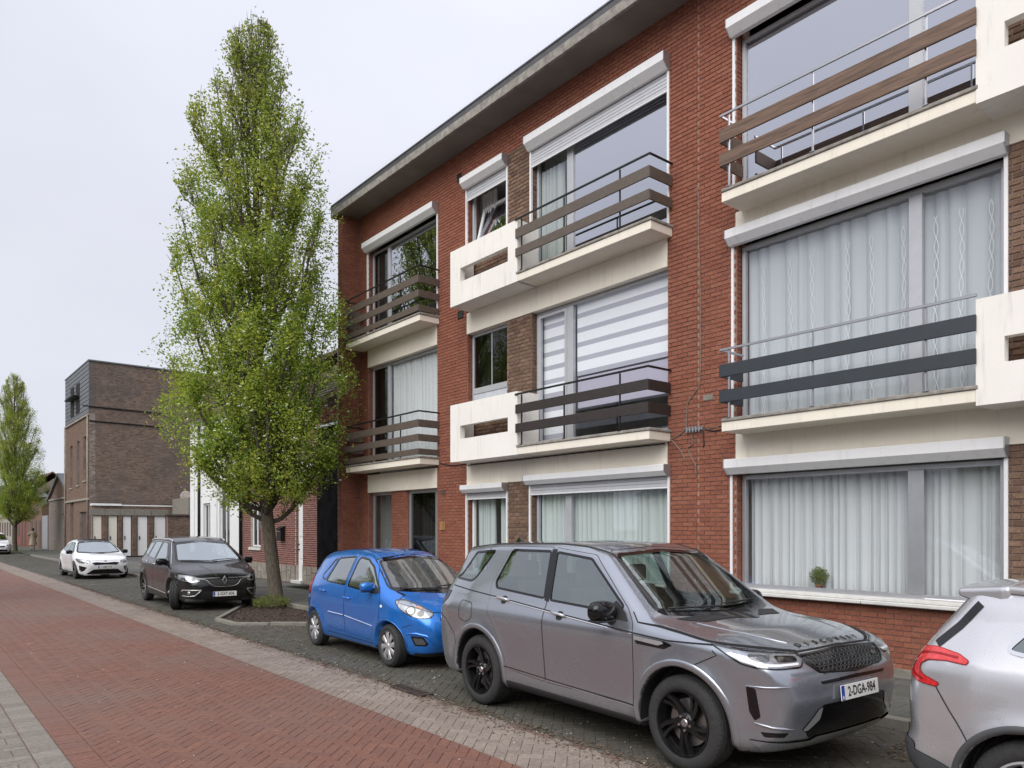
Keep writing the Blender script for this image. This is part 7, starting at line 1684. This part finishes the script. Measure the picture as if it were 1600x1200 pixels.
P, N, ok = Bd.cast('front', [(0, .38)]); plate(car, Bd, P[0][0] + .03, 0, .38, (1, 0, .0), '2-GXT-036')
mirror(car, Bd, .86, .90, 1.08, M['gloss_black'], 1.0)
wipers(car, Bd, [((-.66, 1.10), (.10, 1.07)), ((0, 1.09), (.60, 1.12))])

# ---- white hatchback
K = dict(label='white hatchback with black roof and black grille parked behind the black people carrier', pose=(6.0, 33.0, -89.5), W=1.8, H=1.447, x0=-2.12, x1=2.21, paint=M['p_white'], res=.036,
 top=[(-2.5, .8), (-2.12, 1.02), (-1.95, 1.15), (-1.6, 1.32), (-1.1, 1.42), (-.5, 1.45), (-.05, 1.435), (.25, 1.38), (1.12, .98), (1.25, .94), (1.7, .86), (2.0, .78), (2.18, .66), (2.4, .5)],
 w=[(.12, .76), (.2, .84), (.35, .875), (.6, .895), (.8, .895), (.92, .87), (1.02, .82), (1.35, .64), (1.5, .58)],
 xf=[(.12, 2.02), (.2, 2.14), (.4, 2.19), (.55, 2.2), (.68, 2.17), (.85, 2.05)], xr=[(.12, -1.95), (.3, -2.08), (.6, -2.12), (.9, -2.08), (1.2, -1.9), (1.5, -1.5)],
 plan=[(-2.5, .3), (-2.0, .10), (-1.6, .02), (-1.3, 0), (1.2, 0), (1.6, .04), (1.9, .13), (2.15, .28), (2.4, .5)], gplan=[(-2, .10), (-1.2, .03), (-.5, 0), (3, 0)],
 belt=.93, zb=.15, wx=(-1.325, 1.325), R=.315, Ra=.355, yin=.58, flare=.02, cf=.24, cr=.15, cw=.16, crown=.08, ks=.12, Rr=.225, tw=.225, wheel='multi', wmats=(M['rim_black'], M['rim_mid']), lipw=.02, liph=.004,
 side_glass=[[(-.12, .98), (-.08, 1.33, .04), (.2, 1.31), (.85, .97), (.8, .94)], [(-.95, 1.01), (-.78, 1.28), (-.17, 1.335), (-.2, .98)], [(-1.35, 1.06), (-1.15, 1.2), (-.9, 1.26), (-1.03, 1.02)]],
 screen=[(-.72, .97), (-.56, 1.32), (0, 1.375), (.56, 1.32), (.72, .97), (0, .93)], screen_mat=M['car_screen_sky'], rear_screen=[(-.55, 1.1), (-.45, 1.3), (.45, 1.3), (.55, 1.1)],
 doors=[dict(poly=[(.98, .32), (1.0, .75), (.92, .94), (.22, 1.355), (-.12, 1.375), (-.17, .95), (-.15, .3)], holes=[[(-.115, .985), (-.075, 1.325, .04), (.2, 1.305), (.84, .97), (.79, .945)]], handle=(-.05, .84), hs=-.03),
        dict(poly=[(-.165, .3), (-.185, .95), (-.15, 1.375), (-.8, 1.32), (-1.08, 1.0), (-1.02, .75), (-.85, .5), (-.8, .32)], holes=[[(-.945, 1.015), (-.775, 1.275), (-.175, 1.33), (-.205, .985)]], handle=(-.85, .88), hs=-.03)],
 recess=False, seatx=.0, seatz=.36, dash=.75)
car, Bd = make_car(K)
Bd.panel('roof_panel', 'top', rnd_poly([(.22, -.54), (.33, 0), (.22, .54), (-1.2, .56), (-1.25, 0), (-1.2, -.56)], .05), M['gloss_black'], .003, car, step=.08)
def kside(s):
    Bd.ribbon('sill_skirt', 'side', [(-.9, .24), (.95, .22)], .06, M['grey_plastic'], .003, car, s, h=.006)
    Y = lambda L_: [(s * p[0], *p[1:]) for p in L_]
    headlight(Bd, car, 'front', Y([(.86, .75), (.70, .695), (.50, .66), (.50, .60), (.62, .575), (.78, .60), (.84, .66)]), s, [(Y([(.58, .65), (.78, .66), (.74, .60), (.60, .595)]), 'grey_plastic', .02)])
    Bd.panel('side_intake', 'front', rnd_poly(Y([(.80, .50), (.60, .44), (.68, .30), (.78, .27)]), .015), M['gloss_black'], .004, car, step=.03)
    Bd.panel('tail_lamp', 'side', rnd_poly([(-2.0, .95), (-1.75, .92), (-1.78, .82), (-2.05, .8)], .02), M['lamp_red_dark'], .004, car, s, step=.03)
both(kside)
Bd.panel('grille', 'front', rnd_poly([(-.46, .60), (-.30, .625), (0, .60), (.30, .625), (.46, .60), (.36, .52), (0, .535), (-.36, .52)], .03), M['gloss_black'], .004, car, step=.04)
Bd.panel('lower_intake', 'front', rnd_poly([(-.40, .36), (.40, .36), (.62, .20), (-.62, .20)], .02), M['gloss_black'], .004, car, step=.05)
Bd.ribbon('splitter', 'front', [(-.8, .175), (0, .16), (.8, .175)], .025, M['p_white'], .012, car, h=.01)
Bd.ribbon('bonnet_gap', 'front', [(-.85, .76), (-.5, .68), (.5, .68), (.85, .76)], .006, M['grey_plastic'], .003, car)
Bd.place('front', 0, .655, textmesh('badge', 'KIA', .05, M['gloss_black'], .003, bold=.002), 'badge', car, off=.004)
P, N, ok = Bd.cast('front', [(0, .45)]); plate(car, Bd, P[0][0] + .02, 0, .445, (1, 0, .0), '1-GEV-076')
mirror(car, Bd, .80, .85, .98, M['gloss_black'], .92)

# ---- silver crossover at the right edge, seen from behind
S = dict(label='silver crossover cut by the right edge, its red curved tail lamp facing the grey SUV', pose=(5.75, .13, -90), W=1.74, H=1.556, x0=-2.08, x1=2.08, paint=M['p_silver'],
 top=[(-2.4, .9), (-2.08, 1.09), (-1.98, 1.16), (-1.80, 1.40), (-1.73, 1.475), (-1.66, 1.50), (-1.2, 1.535), (-.5, 1.556), (0, 1.54), (.3, 1.48), (1.15, 1.06), (1.3, 1.0), (1.8, .9), (2.05, .75), (2.3, .5)],
 w=[(.2, .76), (.3, .83), (.45, .855), (.65, .868), (.85, .868), (.98, .855), (1.06, .83), (1.2, .77), (1.45, .66), (1.6, .6)],
 xf=[(.2, 1.95), (.4, 2.05), (.6, 2.07), (.8, 2.03), (1.0, 1.9)], xr=[(.2, -1.94), (.34, -2.04), (.42, -2.085), (.50, -2.085), (.56, -2.045), (.8, -2.055), (.95, -2.04), (1.08, -1.98), (1.2, -1.9), (1.42, -1.74), (1.6, -1.7)],
 plan=[(-2.4, .3), (-2.08, .15), (-1.9, .07), (-1.6, .01), (-1.2, 0), (1.2, 0), (1.7, .05), (2.05, .2), (2.3, .4)], gplan=[(-2, .10), (-1.5, .05), (-1, .01), (3, 0)],
 belt=1.04, zb=.2, wx=(-1.27, 1.27), R=.325, Ra=.375, yin=.58, flare=.03, cf=.24, cr=.20, cw=.12, crown=.08, ks=.13, Rr=.215, tw=.205, wheel='multi', wmats=(M['rim_silver'], M['rim_silver']), lipw=.05, liph=.006, lipmat=M['grey_plastic'], spin=.2,
 side_glass=[[(-1.42, 1.14, .05), (-1.24, 1.36), (-1.0, 1.42), (-.98, 1.08)], [(-.92, 1.08), (-.90, 1.425), (-.2, 1.44), (-.2, 1.04)], [(-.12, 1.04), (-.1, 1.44), (.2, 1.42), (.85, 1.06), (.8, 1.0)]],
 screen=[(-.68, 1.06), (-.55, 1.42), (0, 1.46), (.55, 1.42), (.68, 1.06), (0, 1.02)], screen_mat=M['car_screen'], rear_screen=[(-.60, 1.16), (-.53, 1.40), (.53, 1.40), (.60, 1.16)],
 doors=[dict(poly=[(.95, .36), (.98, .8), (.92, 1.0), (.22, 1.46), (-.14, 1.475), (-.16, 1.0), (-.14, .36)], holes=[[(-.115, 1.045), (-.095, 1.435), (.2, 1.415), (.84, 1.06), (.79, 1.005)]], handle=(-.02, .93)),
        dict(poly=[(-.155, .36), (-.175, 1.0), (-.155, 1.475), (-.98, 1.46), (-1.0, 1.0), (-.86, .6), (-.8, .38)], holes=[[(-.925, 1.085), (-.905, 1.42), (-.205, 1.435), (-.205, 1.045)]], handle=(-.85, .98))],
 seal=M['chrome'], seatx=0, seatz=.48, dash=.8)
car, Bd = make_car(S)
def sside(s):
    lamp = [(-1.975, 1.05), (-1.93, 1.10), (-1.80, 1.115), (-1.66, 1.09), (-1.60, 1.06), (-1.61, 1.04), (-1.72, 1.048), (-1.84, 1.04), (-1.885, 1.01), (-1.89, .97), (-1.86, .94), (-1.76, .905), (-1.78, .887), (-1.90, .90), (-1.965, .935), (-1.99, .99)]
    lm = Bd.panel('tail_lamp', 'side', rnd_poly(lamp, .012), M['lamp_red'], .006, car, s, step=.025); Bd.ribbon('lamp_edge', 'side', rnd_poly(lamp, .012), .010, M['lamp_red_dark'], .005, lm, s, closed=True)
    Bd.ribbon('lamp_guide', 'side', spl([(-1.66, 1.07), (-1.80, 1.08), (-1.90, 1.065), (-1.94, 1.01), (-1.93, .95), (-1.86, .915)], 5), .012, M['lamp_red_dark'], .008, lm, s)
    Bd.ribbon('bumper_gap', 'side', [(-1.78, .885), (-1.70, .76), (-1.60, .62), (-1.56, .56)], .007, M['dark'], .003, car, s)
    Bd.ribbon('glass_side', 'side', [(-1.60, 1.39), (-1.70, 1.25), (-1.81, 1.13)], .05, M['gloss_black'], .004, car, s)
    Bd.ribbon('roof_rail', 'top', [(-1.50, s * .55), (-1.3, s * .59), (-.5, s * .615), (.2, s * .58)], .035, M['rim_silver'], .008, car, h=.03)
    Bd.panel('lower_cladding', 'side', rnd_poly([(-2.06, .50), (-1.95, .47), (-1.66, .40), (-1.64, .24), (-1.96, .24), (-2.06, .36)], .02), M['grey_plastic'], .006, car, s, step=.04)
    Bd.ribbon('sill_cladding', 'side', [(-.85, .29), (.9, .29)], .14, M['grey_plastic'], .005, car, s)
both(sside)
Bd.panel('rear_cladding', 'rear', rnd_poly([(-.78, .52), (.78, .52), (.74, .24), (-.74, .24)], .04), M['grey_plastic'], .006, car, step=.05)
Bd.ribbon('tailgate_gap', 'rear', [(-.70, 1.10), (-.66, .62), (.66, .62), (.70, 1.10)], .007, M['dark'], .003, car)
# roof spoiler
def fsp(P):
    x, y, z = P[:, 0], np.abs(P[:, 1]), P[:, 2]
    t = 1.512 + .14 * (x + 1.66) - .10 * y * y
    a = smax(z - t, (t - .032 - .42 * (x + 1.80)) - z, .018); a = smax(a, y - .60 - .3 * (x + 1.5) * (x < -1.5), .03); a = smax(a, (-1.80 + .12 * y * y) - x, .02); return smax(a, x + 1.45, .02)
P, F_, N = surfnet(fsp, (-1.9, -.68, 1.30), (-1.40, .68, 1.56), .014); link('spoiler', npmesh('spoiler', P, F_, M['p_silver'], True, normals=N), car)
P, N, ok = Bd.cast('rear', [(0, .75)]); plate(car, Bd, P[0][0] - .012, 0, .75, (-1, 0, .0), '')

# ---- far white car
Wc = dict(K); Wc.update(label='white car with only its front right half in view at the far left edge', pose=(5.65, 66.5, -90), paint=M['p_white'], res=.06, H=1.6,
 top=[(x, z * 1.1 if z > .95 else z) for x, z in K['top']], screen=[(y, z * 1.09 - .02) for y, z in K['screen']], side_glass=[[(p[0], p[1] * 1.08) for p in g_] for g_ in K['side_glass']], doors=[], wmats=(M['rim_silver'], M['rim_silver']))
car, Bd = make_car(Wc)
Bd.panel('grille', 'front', rnd_poly([(-.5, .62), (.5, .62), (.44, .52), (-.44, .52)], .03), M['gloss_black'], .004, car, step=.06)
both(lambda s: Bd.panel('headlight', 'front', rnd_poly([(s * .86, .76), (s * .55, .70), (s * .55, .62), (s * .82, .64)], .02), M['reflector'], .004, car, step=.06))
Bd.panel('lower_intake', 'front', rnd_poly([(-.6, .36), (.6, .36), (.66, .22), (-.66, .22)], .02), M['gloss_black'], .004, car, step=.06)
P, N, ok = Bd.cast('front', [(0, .44)]); plate(car, Bd, P[0][0] + .02, 0, .44, (1, 0, 0), '')

# ================================================================== PERSON (seen from behind, far off)
def caps(P, a, b_, ra, rb):
    a, b_ = np.array(a), np.array(b_); ab = b_ - a; t = np.clip(((P - a) @ ab) / (ab @ ab), 0, 1); return np.linalg.norm(P - (a + t[:, None] * ab), axis=1) - (ra + (rb - ra) * t)
def person_f(P):
    L_ = [((0, .09, .50), (0, .08, .92), .065, .085), ((0, .10, .08), (0, .09, .50), .042, .062), ((0, -.09, .50), (0, -.08, .92), .065, .085), ((.05, -.10, .08), (0, -.09, .50), .042, .062),
          ((0, 0, .95), (0, 0, 1.20), .14, .13), ((0, 0, 1.2), (0, 0, 1.42), .135, .11), ((0, .12, 1.44), (0, -.12, 1.44), .07, .07), ((0, 0, 1.45), (.01, 0, 1.56), .05, .048),
          ((0, .17, 1.44), (-.02, .36, 1.26), .05, .043), ((-.02, .36, 1.26), (.18, .22, 1.20), .04, .032), ((0, -.17, 1.44), (0, -.26, 1.18), .05, .042), ((0, -.26, 1.18), (.14, -.22, 1.02), .04, .032),
          ((0, .10, .05), (.14, .11, .035), .042, .035), ((.05, -.10, .05), (.19, -.11, .035), .042, .035)]
    d = None
    for a, b_, ra, rb in L_:
        c_ = caps(P, a, b_, ra, rb); d = c_ if d is None else smin(d, c_, .03)
    h = np.sqrt(((P[:, 0] - .02) / .10) ** 2 + (P[:, 1] / .078) ** 2 + ((P[:, 2] - 1.67) / .12) ** 2) - 1; d = smin(d, h * .09, .02)
    n_ = caps(P, (.115, 0, 1.66), (.13, 0, 1.635), .012, .014); d = smin(d, n_, .012)
    for s in (-1, 1): d = smin(d, caps(P, (.01, s * .078, 1.65), (.005, s * .082, 1.685), .012, .014), .006)
    for (c0, dr) in (((.18, .22, 1.20), (.8, -.5, -.1)), ((.14, -.22, 1.02), (.7, .2, -.6))):
        dr = np.array(dr) / np.linalg.norm(dr); c0 = np.array(c0); lat = np.cross(dr, (0, 0, 1)); lat /= np.linalg.norm(lat); dn = np.cross(lat, dr)
        d = smin(d, caps(P, c0, c0 + dr * .075, .028, .034), .015)
        for k in range(4):
            b0 = c0 + dr * .08 + lat * (k - 1.5) * .021; ln = (.06, .075, .07, .055)[k]; m1 = b0 + dr * ln * .55; d = smin(d, caps(P, b0, m1, .010, .009), .004); d = smin(d, caps(P, m1, m1 + (dr * .7 - dn * .7) * ln * .5, .009, .008), .004)
        d = smin(d, caps(P, c0 + dr * .03 + lat * .03, c0 + dr * .075 + lat * .062, .011, .009), .006)
    return d
pe = thing('person', 'person in a long beige coat walking away on the far pavement beside the distant tree', 'person', (8.75, 72.0, .10), R(90))
P, F_, N = surfnet(person_f, (-.25, -.5, -.03), (.42, .5, 1.85), .015)
fc = P[F_].mean(1); mi = np.where(fc[:, 2] < .09, 2, np.where(fc[:, 2] < .95, 1, 0)); pb = link('body', npmesh('body', P, F_, [M['skin'], M['trousers'], M['black_plastic']], True, normals=N, matidx=mi), pe)
def coat_f(P):
    x, y, z = P[:, 0], P[:, 1], P[:, 2]; w = np.interp(z, [.42, .95, 1.2, 1.42, 1.5], [.27, .19, .175, .22, .12]) + .012 * np.sin(np.arctan2(y, x) * 7) * np.clip((1.1 - z) / .5, 0, 1); dp = np.interp(z, [.42, .95, 1.2, 1.42, 1.5], [.22, .16, .15, .14, .09])
    b0 = (np.sqrt((x / dp) ** 2 + (y / w) ** 2) - 1) * .15; b0 = smax(b0, z - 1.50, .04); b0 = smax(b0, .42 - z, .01)
    for a, b_, ra, rb in (((0, .17, 1.43), (-.02, .37, 1.25), .072, .062), ((-.02, .37, 1.25), (.14, .25, 1.20), .06, .052), ((0, -.17, 1.43), (0, -.27, 1.17), .07, .06), ((0, -.27, 1.17), (.10, -.235, 1.06), .06, .05)): b0 = smin(b0, caps(P, a, b_, ra, rb), .03)
    return smin(b0, caps(P, (-.02, .07, 1.50), (-.02, -.07, 1.50), .05, .05), .02)
P, F_, N = surfnet(coat_f, (-.36, -.5, .38), (.36, .5, 1.6), .02); link('coat', npmesh('coat', P, F_, M['coat'], True, normals=N), pe)
hf = lambda P: smax(np.sqrt(((P[:, 0] + .005) / .118) ** 2 + (P[:, 1] / .095) ** 2 + ((P[:, 2] - 1.69) / .128) ** 2) * .1 - .1, P[:, 0] - .06 + .0 * P[:, 2], .01)
P, F_, N = surfnet(hf, (-.16, -.13, 1.5), (.12, .13, 1.86), .018); link('hair', npmesh('hair', P, F_, M['hair'], True, normals=N), pe)
